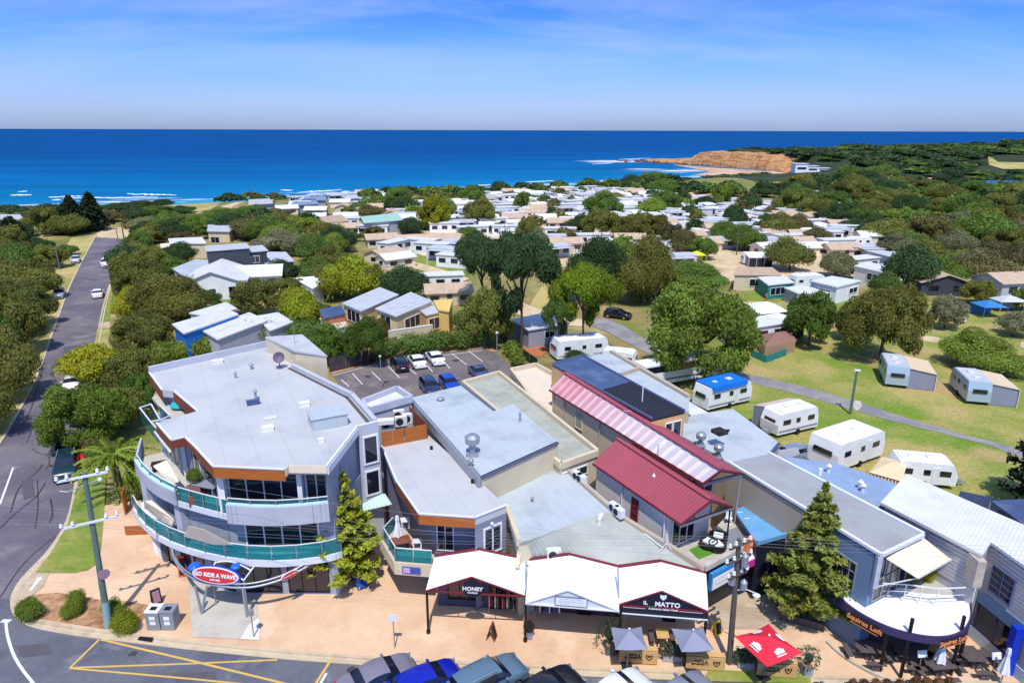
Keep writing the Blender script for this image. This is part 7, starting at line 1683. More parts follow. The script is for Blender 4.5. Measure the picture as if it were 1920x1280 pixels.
czone([(880,440),(1060,440),(1240,470),(1200,500),(1000,500),(880,480)],16,9,3,(0,2,1,5));czone([(480,390),(640,372),(700,366),(720,385),(680,440),(600,430),(520,402)],24,10,4,(3,2,1));czone([(1480,395),(1580,385),(1620,395),(1560,410)],6,10,5,(0,4,3))
czone([(1480,372),(1560,362),(1640,362),(1660,374),(1560,384)],12,9,6,(0,1,0,4));czone([(1600,500),(1690,490),(1700,520),(1620,530)],3,8,7,(0,1))
# ------------------------------------------------------------------ cars
def car(label,px,py,rz,paint,kind='sedan',L=4.6,W=1.8,H=1.44,group='parked cars',world=None):
 """lofted body with separate glass, wheels, lamps; nose along local +x"""
 T=proto('car',label,'car',group)
 P_={'sedan':[(-.5,.62,0),(-.47,.84,0),(-.36,.96,0),(-.30,.98,0),(-.20,1.28,1),(-.08,1.42,1),(.04,1.44,1),(.12,1.36,1),(.24,1.0,0),(.36,.92,0),(.46,.78,0),(.5,.55,0)],
 'hatch':[(-.5,.62,0),(-.485,.95,0),(-.46,1.02,0),(-.42,1.08,0),(-.36,1.36,1),(-.2,1.46,1),(.02,1.46,1),(.11,1.38,1),(.25,1.02,0),(.37,.94,0),(.46,.8,0),(.5,.55,0)],
 'suv':[(-.5,.7,0),(-.49,1.0,0),(-.475,1.1,0),(-.45,1.16,0),(-.42,1.55,1),(-.25,1.68,1),(.02,1.68,1),(.12,1.58,1),(.23,1.14,0),(.36,1.06,0),(.47,.92,0),(.5,.6,0)],
 'ute':[(-.5,.8,0),(-.495,1.06,0),(-.3,1.06,0),(-.13,1.08,0),(-.11,1.5,1),(-.02,1.66,1),(.08,1.66,1),(.14,1.56,1),(.23,1.16,0),(.36,1.08,0),(.47,.94,0),(.5,.65,0)]}[kind]
 k=H/max(p[1]for p in P_);sill=.26;st=[]
 belt=[p[1]for p in P_ if not p[2]]
 xs_=[p[0]for p in P_];hood=[(p[0],p[1])for p in P_ if not p[2]]
 for x,z,c in P_:
  z*=k;bz=(np.interp(x,[h[0]for h in hood],[h[1]for h in hood])*k)if c else z
  hw=W/2*(1-.30*max(0,abs(x)-.40)/.10*.45);st.append((x*L,z,bz,hw,c))
 def ring(s):
  x,z,bz,hw,c=s;tw=hw*.74
  up=[(hw*.94,bz),(tw,z-.06)if c else(hw*.90,bz+.004),(tw*.8,z)if c else(hw*.62,bz+.028),(0,z+.02)if c else(0,bz+.04)]
  pts=[(hw*.93,sill),(hw,sill+.24),(hw,(sill+bz)/2+.1)]+up
  return[(x,-y,zz)for y,zz in pts]+[(x,y,zz)for y,zz in reversed(pts[:-1])]
 R_=[ring(s)for s in st];m=len(R_[0]);vs=[v for r in R_ for v in r];body,wind,rear,side=[],[],[],([],[])
 for i in range(len(R_)-1):
  c0,c1=st[i][4],st[i+1][4]
  for j in range(m-1):
   f=(i*m+j,(i+1)*m+j,(i+1)*m+j+1,i*m+j+1);up=j in(3,m-5);top=4<=j<=m-6
   if up and(c0 or c1):side[0 if j==3 else 1].append(f)
   elif top and c0!=c1:(rear if c1 else wind).append(f)
   else:body.append(f)
 body.append(tuple(range(m-1,-1,-1)));o=(len(R_)-1)*m;body.append(tuple(o+j for j in range(m)))
 def part(n,fs,mt):
  b=MB();b.v=list(vs);b.f=fs;ob=b.build(n,mt,T,True)
  bm=bmesh.new();bm.from_mesh(ob.data);bmesh.ops.delete(bm,geom=[v for v in bm.verts if not v.link_faces],context='VERTS');bmesh.ops.recalc_face_normals(bm,faces=bm.faces[:]);bm.to_mesh(ob.data);bm.free();return ob
 pm=MATS.get('paint_%s'%(paint,))or mat('paint_%s'%(paint,),lin(paint),rough=.25,spec=.5,coat=.6,var=.02)
 part('body',body,pm);part('windscreen',wind,m_win);part('rear_window',rear,m_win);part('side_window',side[0],m_win);part('side_window',side[1],m_win)
 for x in(-.31*L,.31*L):
  for s in(-1,1):
   q=MB();q.tube([(x,s*(W/2-.2),.32),(x,s*(W/2+.02),.32)],.32,16);w=q.build('wheel',m_rubber,T);q=MB();q.tube([(x,s*(W/2+.0),.32),(x,s*(W/2+.035),.32)],.2,10);h=q.build('rim',m_chrome,None);h.parent=w
 fz=st[-2][1];rzz=st[1][1]
 for s in(-1,1):
  q=MB();q.box((L*.478,s*W*.33,fz-.1),(.14,.36,.16),s*-.35);q.build('headlight',m_chrome,T);q=MB();q.box((-L*.488,s*W*.36,rzz-.12),(.08,.3,.18));q.build('tail_light',m_red,T)
  q=MB();q.box((L*.14,s*(W/2+.1),st[8][1]+.06),(.14,.2,.13));q.build('wing_mirror',pm,T)
 q=MB();q.box((L*.503,0,.52),(.04,W*.5,.14));q.build('grille',m_black2,T);q=MB();q.box((-L*.503,0,.72),(.02,.5,.12));q.build('number_plate',m_signw,T)
 if kind=='suv':
  for s in(-1,1):q=MB();q.beam((-L*.3,s*W*.34,H+.05),(L*.05,s*W*.34,H+.05),.05,.05);q.build('roof_rail',m_steel,T)
 p=Vector(world)if world else P(px,py);T.location=(p.x,p.y,max(p.z,0.02));T.rotation_euler=(0,0,math.radians(rz));return T
def nose(px,py,rz,L=4.6):
 p=U(px,py,.7);a=math.radians(rz);return(p.x-math.cos(a)*L/2,p.y-math.sin(a)*L/2,.03)
G='cars angle parked along the front street'
car('silver grey coupe angle parked at the left end of the kerb row',0,0,31,(128,124,140),'sedan',4.5,1.85,1.42,G,nose(779,1238,32));car('royal blue hatchback angle parked between the silver and steel blue cars',0,0,31,(16,36,168),'hatch',4.3,1.8,1.46,G,nose(866,1248,32))
car('steel blue wagon with roof rails third in the kerb row',0,0,34,(92,120,142),'suv',4.6,1.85,1.6,G,nose(978,1241,34));car('black sedan angle parked right of the steel blue wagon',0,0,34,(34,36,46),'sedan',4.7,1.85,1.44,G,nose(1083,1261,34));car('white sedan angle parked below the grey cafe umbrellas',0,0,34,(232,236,242),'sedan',4.6,1.82,1.44,G,nose(1212,1266,34));car('dull silver sedan angle parked below the pine board barriers',0,0,34,(134,138,156),'sedan',4.6,1.82,1.44,G,nose(1330,1272,34));car('dark plum car with only its bonnet showing by the lawn strip',0,0,34,(52,30,44),'hatch',4.2,1.8,1.46,G,nose(1568,1292,34))
G='cars parked along the left street'
car('dark blue green four wheel drive facing the camera beside the corner lawn',128,886,-63,(26,52,66),'suv',4.8,1.9,1.75,G);car('dark car behind the four wheel drive under the round street tree',128,842,-63,(30,36,60),'hatch',4.2,1.75,1.45,G);car('red car half hidden by the palm fronds',172,858,-60,(196,34,44),'hatch',4.0,1.7,1.45,G);car('white car half hidden behind the round street tree',137,727,-63,(236,238,242),'hatch',4.2,1.75,1.48,G)
car('white sedan parked at the kerb beside the narrow grass verge',184,556,118,(240,242,245),'sedan',4.5,1.8,1.45,G);car('white van like wagon parked further up the right kerb',199,499,-62,(236,240,244),'suv',4.7,1.85,1.8,G);car('pale silver car parked under the trees of the left kerb',112,557,-62,(160,176,196),'suv',4.5,1.8,1.6,G);car('silver car parked furthest up the left kerb',143,492,-62,(196,204,214),'suv',4.4,1.8,1.6,G)
G='cars in the car park behind the shops'
car('black car in the car park left of the two white cars',749,690,112,(28,26,36),'suv',4.5,1.85,1.6,G);car('white coupe between the black car and the other white car',782,684,112,(244,246,250),'sedan',4.5,1.82,1.38,G);car('white sedan at the right end of the three back row cars',816,678,112,(240,242,250),'sedan',4.7,1.85,1.42,G)
car('dark blue wagon half hidden by the pale blue roof',806,734,-68,(40,54,86),'suv',4.5,1.85,1.6,G);car('bright blue hatchback half hidden by the pale blue roof',842,727,-68,(22,70,176),'hatch',4.2,1.8,1.48,G);car('dull blue car at the right end of the car park',898,706,-68,(74,90,130),'sedan',4.5,1.8,1.44,G)
car('black car parked on the drive beside the large light green tree',1158,596,-30,(22,22,28),'suv',4.6,1.85,1.6,'cars in the caravan park');car('grey blue car under the lean-to behind the long grey roof',1494,860,24,(124,140,158),'hatch',4.2,1.8,1.46,'cars in the caravan park');car('white car parked by the tents right of the bright wide tree',1790,600,80,(236,238,242),'sedan',4.5,1.8,1.44,'cars in the caravan park');car('white car showing beside the tan gabled cabin',1782,536,10,(232,236,242),'hatch',4.2,1.75,1.45,'cars in the caravan park')
# ------------------------------------------------------------------ poles and wires
def tilt_pole(name,label,base,top,r0,r1,m,cat='power pole'):
 T=thing(name,label,cat,tuple(base));b=MB();b.tube([base,base.lerp(top,.5),top],r0,10,r1);b.build('pole',m,T);return T
pb_=U(204,1174,PZ);pt=U(158,886,10.5);pt=Vector((pt.x,pt.y,10.5));LP=tilt_pole('power_pole','green grey timber power pole with white crossarms on the street corner',pb_,pt,.21,.13,m_poleg)
CROSS=[]
adir=Vector((0.86,0.50,0));
for f,L_ in((.985,2.6),(.70,2.9)):
 c=pb_.lerp(pt,f)+Vector((0,-.2,0));b=MB();b.beam(c-adir*L_/2,c+adir*L_/2,.12,.12);b.build('crossarm',m_frame,LP)
 for u in(-.5,-.3,.3,.5):q=c+adir*(L_*u);b=MB();b.lathe(q+UPV*.06,[(.05,0),(.11,.06),(.11,.12),(.07,.16),(.1,.22),(.03,.3)],8);b.build('insulator',m_porc,LP);CROSS.append(q+UPV*.3)
c=pb_.lerp(pt,.93);b=MB();b.tube([c,c+Vector((-.9,-.4,-.3)),c+Vector((-1.3,-.5,-.2))],.04,6);b.tube([c,c+Vector((.7,.2,.2))],.04,6);b.build('bracket',m_steel,LP);b=MB();b.ball(c+Vector((.75,.2,.2)),.14);b.build('lamp',m_porc,LP)
b=MB();q=pb_.lerp(pt,.36);b.tube([q+Vector((.28,-.1,0)),q+Vector((.31,-.13,0))],.34,14);b.build('round_sign',M('mauve_sign',170,130,150),LP)
b=MB();b.tube([pb_+Vector((0,0,0)),pb_.lerp(pt,.17)],.24,10,.22);b.build('pole_sleeve',M('aqua_grey_band',140,170,172,rough=.8),LP)
pb2=U(1367,1242,PZ);pt2=U(1386,1010,8.4);RP=tilt_pole('power_pole','grey timber power pole crowded with transformers beside the red umbrella',pb2,Vector((pt2.x,pt2.y,8.4)),.18,.13,m_pole);pt2=Vector((pt2.x,pt2.y,8.4));CR2=[]
for f,L_ in((.97,1.6),(.86,1.9),(.74,1.5)):
 c=pb2.lerp(pt2,f)+Vector((0,-.2,0));b=MB();b.beam(c-adir*L_/2,c+adir*L_/2,.12,.12);b.build('crossarm',m_pole,RP)
 for u in(-.5,-.2,.2,.5):q=c+adir*(L_*u);b=MB();b.lathe(q+UPV*.06,[(.05,0),(.1,.06),(.1,.12),(.06,.16),(.09,.22),(.03,.3)],8);b.build('insulator',m_porc,RP);CR2.append(q+UPV*.3)
for f,dx,h_ in((.80,.35,.7),(.66,-.28,.6),(.62,.4,.5)):c=pb2.lerp(pt2,f);b=MB();b.lathe((c.x+dx,c.y-.15,c.z),[(.05,0),(.2,.04),(.2,h_),(.16,h_+.05),(.03,h_+.2)],12);b.build('transformer',m_steel,RP)
b=MB();c=pb2.lerp(pt2,.6);b.tube([c,c+Vector((.5,-.3,.3)),c+Vector((1.0,-.6,.25))],.03,6);b.lathe(c+Vector((1.0,-.6,.1)),[(.05,.15),(.22,.05),(.18,0),(.02,-.05)],12);b.build('street_lamp',m_porc,RP)
def cable(a,b,sag,r,label,m):
 pts=[a.lerp(b,i/14)-UPV*(sag*4*(i/14)*(1-i/14))for i in range(15)];q=MB();q.tube(pts,r,4);tag(q.build('power_cable',m,None),label,'cable','power cables over the footpath')
m_wire=M('pale_cable',150,152,158,rough=.5)
for i,(k0,k1)in enumerate(((4,0),(5,1),(6,2),(7,3),(0,4),(3,7))):cable(CROSS[k0],CR2[k1],.5,.006,'cable from the %s of the green pole to the transformer pole'%['lower arm, near end','lower arm, second insulator','lower arm, third insulator','lower arm, far end','upper arm, near end','upper arm, far end'][i],m_wire)
for i,k0 in enumerate((4,5,6,7)):cable(CROSS[k0],CROSS[k0]+Vector((-40,2+i*.5,1)),.3,.006,'thin pale cable running left from the %s insulator of the lower crossarm'%['first','second','third','fourth'][i],m_wire)
for i,k0 in enumerate((0,1,2,3)):cable(CR2[k0],CR2[k0]+Vector((36,-2.5+i*.3,.5)),.4,.006,'thin pale cable running right from the %s insulator of the transformer pole'%['first','second','third','fourth'][i],m_wire)
def simple_pole(px,py,top,r,m,label,arm=0,name='street_pole',cat='pole',head=None):
 p=P(px,py);h=zat(px,top,(p.x,p.y))-p.z;T=thing(name,label,cat,tuple(p));b=MB();b.tube([p,p+UPV*h],r,8,r*.75);b.build('pole',m,T)
 if arm:b=MB();b.beam(p+UPV*(h-.3)-adir*arm,p+UPV*(h-.3)+adir*arm,.12,.12);b.build('crossarm',m,T)
 if head:b=MB();b.box((p.x,p.y,p.z+h+.05),head);b.build('lamp_head',m_porc,T)
 return T
simple_pole(1594,776,693,.16,m_poleg,'lone timber lamp pole beside the park drive',head=(.7,.3,.14));simple_pole(932,702,624,.07,m_steel,'slim steel light pole at the right end of the car park',head=(.3,.3,.2));simple_pole(716,728,668,.06,m_steel,'slim steel pole at the front edge of the car park',head=(.25,.25,.15))
simple_pole(212,548,500,.16,m_pole,'timber power pole beside the white sedan on the left street',.9);simple_pole(234,458,418,.18,m_pole,'timber power pole at the far end of the left street',.9);simple_pole(112,505,460,.16,m_poleg,'timber power pole among the trees of the left kerb',.9);simple_pole(222,455,428,.14,m_poleg,'greenish pole beside the far end of the street',0);simple_pole(1381,478,422,.16,m_pole,'timber power pole by the sandy track in the caravan park',.8);simple_pole(1552,522,480,.14,m_pole,'timber pole in front of the silvery tree',0);simple_pole(802,520,470,.12,m_porc,'white flagpole beside the strip of lawn')
simple_pole(726,520,498,.05,m_steel,'tall television aerial behind the yellow house',.9,'aerial','aerial')
# ------------------------------------------------------------------ footpath furniture
def at0(px,py,z=PZ+.01):return U(px,py,z)
def a_board(px,py,label,m,rz=0,w=.6,h=1.0):
 p=at0(px,py);T=proto('sandwich_board',label,'sign')
 for s in(-1,1):b=MB();b.beam((0,s*.26,0),(0,s*.02,h),w,.04,up=(0,1,0));b.build('panel',m,T);q=MB();q.beam((0,s*.275,.15),(0,s*.06,h*.9),w*.7,.01,up=(0,1,0));q.build('poster',m_dark if m is not m_signblk else M('faded_poster',160,120,130),T)
 T.location=p;T.rotation_euler=(0,0,rz)
a_board(922,1195,'dark sandwich board standing open in front of the first canopy',m_timberd,1.3);a_board(294,1128,'black sandwich board behind the twin grey bins',m_signblk,.7);a_board(620,1103,'tall orange sandwich board with black frame beside the yellow green conifer',m_orange,.1,.85,1.7);a_board(345,1076,'narrow orange sandwich board under the curved balcony',m_orange,.3,.6,1.5);a_board(1343,1186,'yellow sandwich board behind the red umbrella',M('yellow_board',236,206,60),.4,.5,.9)
# twin bins
T=thing('twin_litter_bins','pair of grey litter bins with white labels beside the corner bed','bin',tuple(at0(308,1172)))
p=at0(308,1172)
for s in(-1,1):
 b=MB();c=p+Vector((s*.45,0,0));b.box((c.x,c.y,p.z+.62),(.84,.8,1.24));o=b.build('bin_case',M('grey_bin_panel',140,146,150,rough=.6),T);b=MB();b.box((c.x,c.y,p.z+1.28),(.88,.84,.1));b.build('lid',m_steel if s>0 else m_frame,T)
 b=MB();b.box((c.x,c.y-.06,p.z+1.335),(.4,.34,.02));b.build('slot',m_black2,T);b=MB();b.box((c.x,c.y-.415,p.z+.86),(.36,.02,.24));b.box((c.x,c.y-.415,p.z+.5),(.36,.02,.24));b.build('label_panel',m_signw,T)
 # street sign and short posts
T=thing('street_sign','small white street sign on a thin post at the kerb','sign',tuple(at0(740,1213)));p=at0(740,1213);b=MB();b.cyl(p,.035,2.3,8);b.build('post',m_steel,T);b=MB();b.box((p.x,p.y-.04,p.z+2.15),(.5,.03,.45));b.build('sign_face',m_signw,T)
for px,py,h,lb in((476,1193,1.9,'slim steel sign post on the pale entry ramp'),):p=at0(px,py);T=thing('sign_post',lb,'post',tuple(p));b=MB();b.cyl(p,.04,h,8);b.build('post',m_steel,T);b=MB();b.beam(p+UPV*(h-.1)-Vector((.05,.1,0)),p+UPV*(h-.1)+Vector((.05,.1,0)),.3,.4);b.build('sign_face',m_steel,T)
# the curved arch sign with its oval boards and glass porch
T=thing('arch_sign','curved steel arch sign with red oval board over the entry slab','sign',tuple(U(463,1155,0)));T_[0]=T
arc=smooth_line([U(x,y,z)for x,y,z in[(322,1018,3.0),(324,1045,2.5),(345,1076,2.3),(385,1094,2.25),(440,1102,2.25),(480,1100,2.25),(530,1086,2.4),(565,1068,2.7),(603,1044,3.1)]],2)
for dz,r in((0,.07),(.28,.06)):b=MB();b.tube([p+UPV*dz for p in arc],r,8);b.build('rail',m_steel,T)
b=MB()
for i in range(3,len(arc)-2,2):b.beam(arc[i],arc[min(i+1,len(arc)-1)]+UPV*.28,.03,.03)
b.build('lattice',m_blue,T)
for t_,q in(((366,1098),(378,1148)),((455,1104),(463,1156)),((388,1098),(378,1150))):a=U(*q,PZ);b=MB();e=U(*t_,2.2);b.tube([a,e],.08,8);b.build('post',m_steel,T)
def oval(c,dx,up,rx,rz_,t,m,name,n=28):
 nn=dx.cross(up).normalized();ring=[c+dx*(rx*math.cos(i*2*math.pi/n))+up*(rz_*math.sin(i*2*math.pi/n))for i in range(n)];b=MB();b.add([p+nn*t/2 for p in ring]+[p-nn*t/2 for p in ring],[tuple(range(n)),tuple(range(2*n-1,n-1,-1))]+[(i,n+i,n+(i+1)%n,(i+1)%n)for i in range(n)]);return b.build(name,m,T)
oc=U(404,1078,2.95);dx=Vector((.985,-.17,0)).normalized();up=(UPV+Vector((0,.25,0))).normalized();nn=dx.cross(up).normalized()
oval(oc-nn*.06,dx,up,1.72,.62,.08,m_blue,'blue_backing');oval(oc,dx,up,1.6,.54,.08,m_signw,'white_rim');oval(oc+nn*.03,dx,up,1.5,.47,.08,M('sign_red',206,52,58,rough=.5),'oval_board')
text_obj('GO RIDE A WAVE',.36,m_signw,T,oc+nn*.085+up*.02,dx,up,.01,'lettering',.012);text_obj('SURF HIRE',.15,m_signw,T,oc+nn*.085-up*.28,dx,up,.01,'lettering',.004)
for px,py,r in((365,1062,.42),(442,1062,.34)):b=MB();b.ball(U(px,py,3.1),r,14,8,.6);b.build('blue_emblem',M('wave_blue',40,104,214,rough=.4),T)
oc2=U(543,1077,2.75);dx2=(arc[-9]-arc[-15]).normalized();dx2=(U(560,1069,2.75)-U(526,1086,2.75)).normalized();nn2=dx2.cross(UPV).normalized();oval(oc2,dx2,UPV,.62,.24,.06,m_signw,'white_rim');oval(oc2+nn2*.03,dx2,UPV,.56,.2,.06,M('sign_red',206,52,58),'oval_board');text_obj('GO RIDE A WAVE',.12,m_signw,T,oc2+nn2*.07,dx2,UPV,.006,'lettering',.003)
T=thing('glass_porch','dark arched glass porch roof with white ribs behind the arch sign','porch roof',tuple(U(430,1110,0)));a0,a1,b0,b1=U(411,1043,3.0),U(484,1052,3.0),U(396,1068,2.75),U(457,1088,2.75)
b=MB();N_=8;vs=[]
for e0,e1 in((a0,a1),(b0,b1)):vs+=[e0.lerp(e1,i/N_)+UPV*(.35*math.sin(math.pi*i/N_))for i in range(N_+1)]
b.add(vs+[v-UPV*.04 for v in vs],[(i,N_+1+i,N_+2+i,i+1)for i in range(N_)]+[(2*N_+3+i+0,2*N_+2+i,3*N_+3+i,3*N_+4+i)for i in range(N_)]);b.build('glass_roof',glass_mat('smoky_glass',lin((120,116,130)),lin((52,48,60)),.7,.1),T)
for u in(0,.5,1):q=MB();pa=[a0.lerp(b0,u).lerp(a1.lerp(b1,u),i/N_)+UPV*(.35*math.sin(math.pi*i/N_)+.03)for i in range(N_+1)];q.tube(pa,.045,6);q.build('rib',m_frame,T)
for e0,e1 in((a0,b0),(a1,b1)):q=MB();q.tube([e0+UPV*.03,e1+UPV*.03],.05,6);q.build('rib',m_frame,T)
for e in(b0,b1):q=MB();q.cyl((e.x,e.y,PZ),.05,2.6,8);q.build('post',m_steel,T)
# surf gear, racks, small stands
for k,(px,py,c,rz)in enumerate([(299,1042,m_white,.3),(305,1046,m_porc,.5),(311,1052,M('grey_board',90,92,104),.2),(295,1036,m_white,.1)]):
 p=at0(px,py);b=MB();q=9;vs=[]
 for i in range(q):u=i/(q-1);w=.26*math.sin(math.pi*(0.08+.88*u))**.6;vs+=[(-w,-.03,1.9*u),(w,-.03,1.9*u),(w,.03,1.9*u),(-w,.03,1.9*u)]
 R=Matrix.Rotation(rz,3,'Z')@Matrix.Rotation(-.15,3,'X');b.add([p+R@Vector(v)for v in vs],[(4*i+j,4*i+(j+1)%4,4*i+4+(j+1)%4,4*i+4+j)for i in range(q-1)for j in range(4)]+[(3,2,1,0),(4*q-4,4*q-3,4*q-2,4*q-1)])
 o=b.build('surfboard',c,None);tag(o,['white surfboard standing second from left under the curved balcony','cream white surfboard standing third from left under the balcony','dark grey surfboard standing right of the white boards','leftmost white surfboard standing under the curved balcony'][k],'surfboard','surfboards under the balcony')
p=at0(676,1098);T=thing('display_trolley','blue folding display stand leaning on white wheels near the conifer','stand',tuple(p));b=MB();b.beam(p+Vector((-.35,.5,1.1)),p+Vector((.25,-.35,.15)),.75,.12);b.build('panel',M('deep_blue_panel',26,74,150,rough=.5),T);b=MB();b.beam(p+Vector((-.35,.55,1.05)),p+Vector((-.45,.7,.1)),.7,.06);b.build('rear_leg',M('deep_blue_panel',26,74,150),T)
for s in(-1,1):b=MB();b.tube([p+Vector((.3+s*.3,-.4,.14)),p+Vector((.36+s*.3,-.4,.14))],.14,12);b.build('wheel',m_porc,T)
def clothes_rack(px,py,label,cols,w=1.5,rz=0):
 p=at0(px,py);T=proto('clothes_rack',label,'clothes rack');b=MB();b.tube([(-w/2,0,0),(-w/2,0,1.4),(w/2,0,1.4),(w/2,0,0)],.025,6);b.build('frame',m_chrome,T);r=random.Random(px)
 for i in range(10):q=MB();x=-w/2+w*(i+.6)/10.4;q.box((x,0,.95),(.07,.4,r.uniform(.6,.85)),r.uniform(-.3,.3));q.build('garment',cols[i%len(cols)],T)
 T.location=p;T.rotation_euler=(0,0,rz)
gar=[M('pink_cloth',214,110,130),M('plum_cloth',110,40,70),M('pale_cloth',226,220,206),M('olive_cloth',120,120,84),m_dark]
clothes_rack(940,1150,'clothes rack with pink and pale garments under the first canopy',gar,1.6,-.1);clothes_rack(1028,1158,'clothes rack with blue and white garments under the white gable',[m_navy,m_white,gar[1],m_blue],1.5,-.1);clothes_rack(520,1092,'rack of wetsuits and boards under the corner building',[m_dark,m_purple,m_blue,m_white],1.8,0)
def planter(px,py,label,w,d,h,m,plant,rz=0,ph=1.0,col=(.09,.13,.05)):
 p=at0(px,py);T=thing('planter_box',label,'planter',tuple(p),rz);WL[T.name]=Vector();b=MB();b.box((0,0,h/2),(w,d,h));b.build('box',m,T);b=MB();b.box((0,0,h+.01),(w*.86,d*.8,.03));b.build('soil',m_soil,T)
 lob=[(w*(i+.5)/plant-w/2,0,h+ph*.35,ph*.42,1.2)for i in range(plant)];me=crown_from_lobes('foliage',lob,260*plant,.12,px,rnd=.9,aspect=.25,core=.4);c=bpy.data.objects.new('foliage',me);COL.objects.link(c);c.parent=T;c.color=(*col,1)
m_gbox=M('pale_grey_planter',170,176,180,rough=.7)
planter(1260,1236,'grey planter box between the two grey umbrellas',1.1,.4,.4,m_gbox,3,-.1,.9,(.12,.14,.09));planter(1400,1248,'grey planter box between the power pole and the red umbrella',1.1,.4,.4,m_gbox,3,-.1,.9);planter(1143,1222,'tall narrow grey planter with dark shrub left of the cafe',.5,.5,.6,M('dark_grey_planter',96,104,104),1,0,2.2,(.045,.07,.03));planter(1512,1262,'tapered pale planter with spiky plant right of the red umbrella',.5,.5,.6,m_gbox,1,0,1.5,(.07,.10,.06));planter(992,1194,'small dark planter beside the canopy post',.4,.4,.5,m_greycan,1,0,.7,(.05,.05,.04))
planter(1640,1300,'weathered planter with reddish succulents in front of the picnic tables',3.2,.7,.5,m_wood,5,0,.5,(.20,.10,.06));planter(1745,1296,'weathered planter with reddish succulents near the closed umbrellas',2.6,.7,.5,m_wood,4,0,.5,(.22,.12,.05))
# raised bed under the norfolk pine
bedp=[U(x,y,.5)for x,y in[(1462,1150),(1480,1128),(1530,1120),(1545,1172)]];T=thing('raised_garden_bed','raised bed with dark edging and low plants under the norfolk pine','garden bed',tuple(bedp[0]));b=MB();b.prism(xy(bedp),0,.45);b.build('bed_wall',m_concrete,T);b=MB();b.beam(bedp[0]-UPV*.1,bedp[3]-UPV*.1,.2,.5);b.build('front_edge',m_wood,T)
lob=[(bedp[0].lerp(bedp[3],i/7)-Vector(T.location)+Vector((0,.7+.5*(i%2),.35)))for i in range(1,8)];me=crown_from_lobes('foliage',[(q.x,q.y,q.z,.42,.8)for q in lob],1800,.12,4,core=.5);c=bpy.data.objects.new('foliage',me);COL.objects.link(c);c.parent=T;c.color=(.09,.15,.03,1)
def feather(px,py,h,m,m2,label,lean=.12):
 p=at0(px,py);T=thing('feather_flag',label,'flag',tuple(p));b=MB();b.tube([p,p+Vector((lean*.6,0,h*.6)),p+Vector((lean*2.0,.05,h))],.025,6);b.build('flag_pole',m_steel,T)
 for z0,z1,mt,nm in((.25,.6,m2,'lower_cloth'),(.6,1.0,m,'upper_cloth')):
  b=MB();vs=[]
  for i in range(6):f=z0+(z1-z0)*i/5;w=.62*math.sin(math.pi*min(.97,.25+.75*f))**.5;x=lean*(2.0*f*f+.1);vs+=[p+Vector((x,.01,h*f)),p+Vector((x+w,.05*math.sin(f*7),h*f-.06))]
  b.add(vs,[(2*i,2*i+1,2*i+3,2*i+2)for i in range(5)]);b.build(nm,mt,T)
feather(1458,1152,2.4,M('pale_blue_flag',170,190,220),M('yellow_flag',240,208,60),'yellow and pale blue feather flag left of the norfolk pine',.3);feather(1477,1146,2.3,M('crimson_flag',190,50,76),M('orange_flag',224,130,90),'crimson feather flag beside the yellow and blue one',.35);feather(1530,1148,1.8,M('magenta_flag',206,54,110),M('white_flag',230,220,226),'magenta and white feather flag right of the norfolk pine trunk',.1)
# purple bin by the blue shop
p=at0(1434,1090);T=thing('wheelie_bin','purple wheelie bin beside the white pier of the blue roofed shop','bin',tuple(p));b=MB();b.tube([p,p+UPV*.95],.26,4,.34);b.build('bin_body',m_purple,T);b=MB();b.box((p.x,p.y,p.z+1.0),(.6,.62,.08));b.build('lid',m_purple,T)
# umbrellas
def umbrella(px,py,z,half,m,label,rz,logo=False,group='open cafe umbrellas'):
 c=U(px,py,z);T=thing('cafe_umbrella',label,'umbrella',(c.x,c.y,PZ),rz,group);WL[T.name]=Vector();zz=z-PZ;b=MB();n=4;rim=[Vector((half*sx_,half*sy_,zz-.55))for sx_,sy_ in((-1,-1),(1,-1),(1,1),(-1,1))];vs=[];fs=[]
 top=Vector((0,0,zz))
 for i in range(4):
  a,d=rim[i],rim[(i+1)%4];k=len(vs);G_=6
  for u in range(G_+1):
   for v in range(G_+1):q=top.lerp(a.lerp(d,v/G_),u/G_);q.z-=.10*math.sin(math.pi*v/G_)*(u/G_);q=q-Vector((q.x,q.y,0))*(.05*math.sin(math.pi*v/G_)*(u/G_));vs.append(q)
  for u in range(G_):
   for v in range(G_):fs.append((k+u*(G_+1)+v,k+(u+1)*(G_+1)+v,k+(u+1)*(G_+1)+v+1,k+u*(G_+1)+v+1))
 b.add(vs,fs);b.build('canopy',m,T,True);b=MB();b.cyl((0,0,0),.035,zz+.1,8);b.build('pole',m_steel,T);b=MB();b.ball((0,0,zz+.08),.07,8,5);b.build('finial',m_porc,T);b=MB();b.box((0,0,.05),(.6,.6,.1));b.build('base',m_dark,T)
 for i in range(4):b=MB();b.beam(top-UPV*.03,rim[i]-UPV*.02,.02,.02);b.build('rib',m_steel,T)
 if logo:
  for i in range(4):
   a,d=rim[i],rim[(i+1)%4];mid=a.lerp(d,.5);dd=(d-a).normalized();s_=(mid-top).normalized();nn=dd.cross(-s_).normalized();nn=nn if nn.z>0 else-nn;b=MB()
   for u,w,h_ in((.66,.62,.22),(.56,.30,.10),(.80,.66,.06)):
    q=top.lerp(mid,u);q.z-=.10*u-.05;q+=nn*.02;vs=[q-dd*w/2-s_*h_/2,q+dd*w/2-s_*h_/2,q+dd*w/2+s_*h_/2,q-dd*w/2+s_*h_/2];b.add(vs,[(0,1,2,3)])
   b.build('logo_panel',m_signw,T)
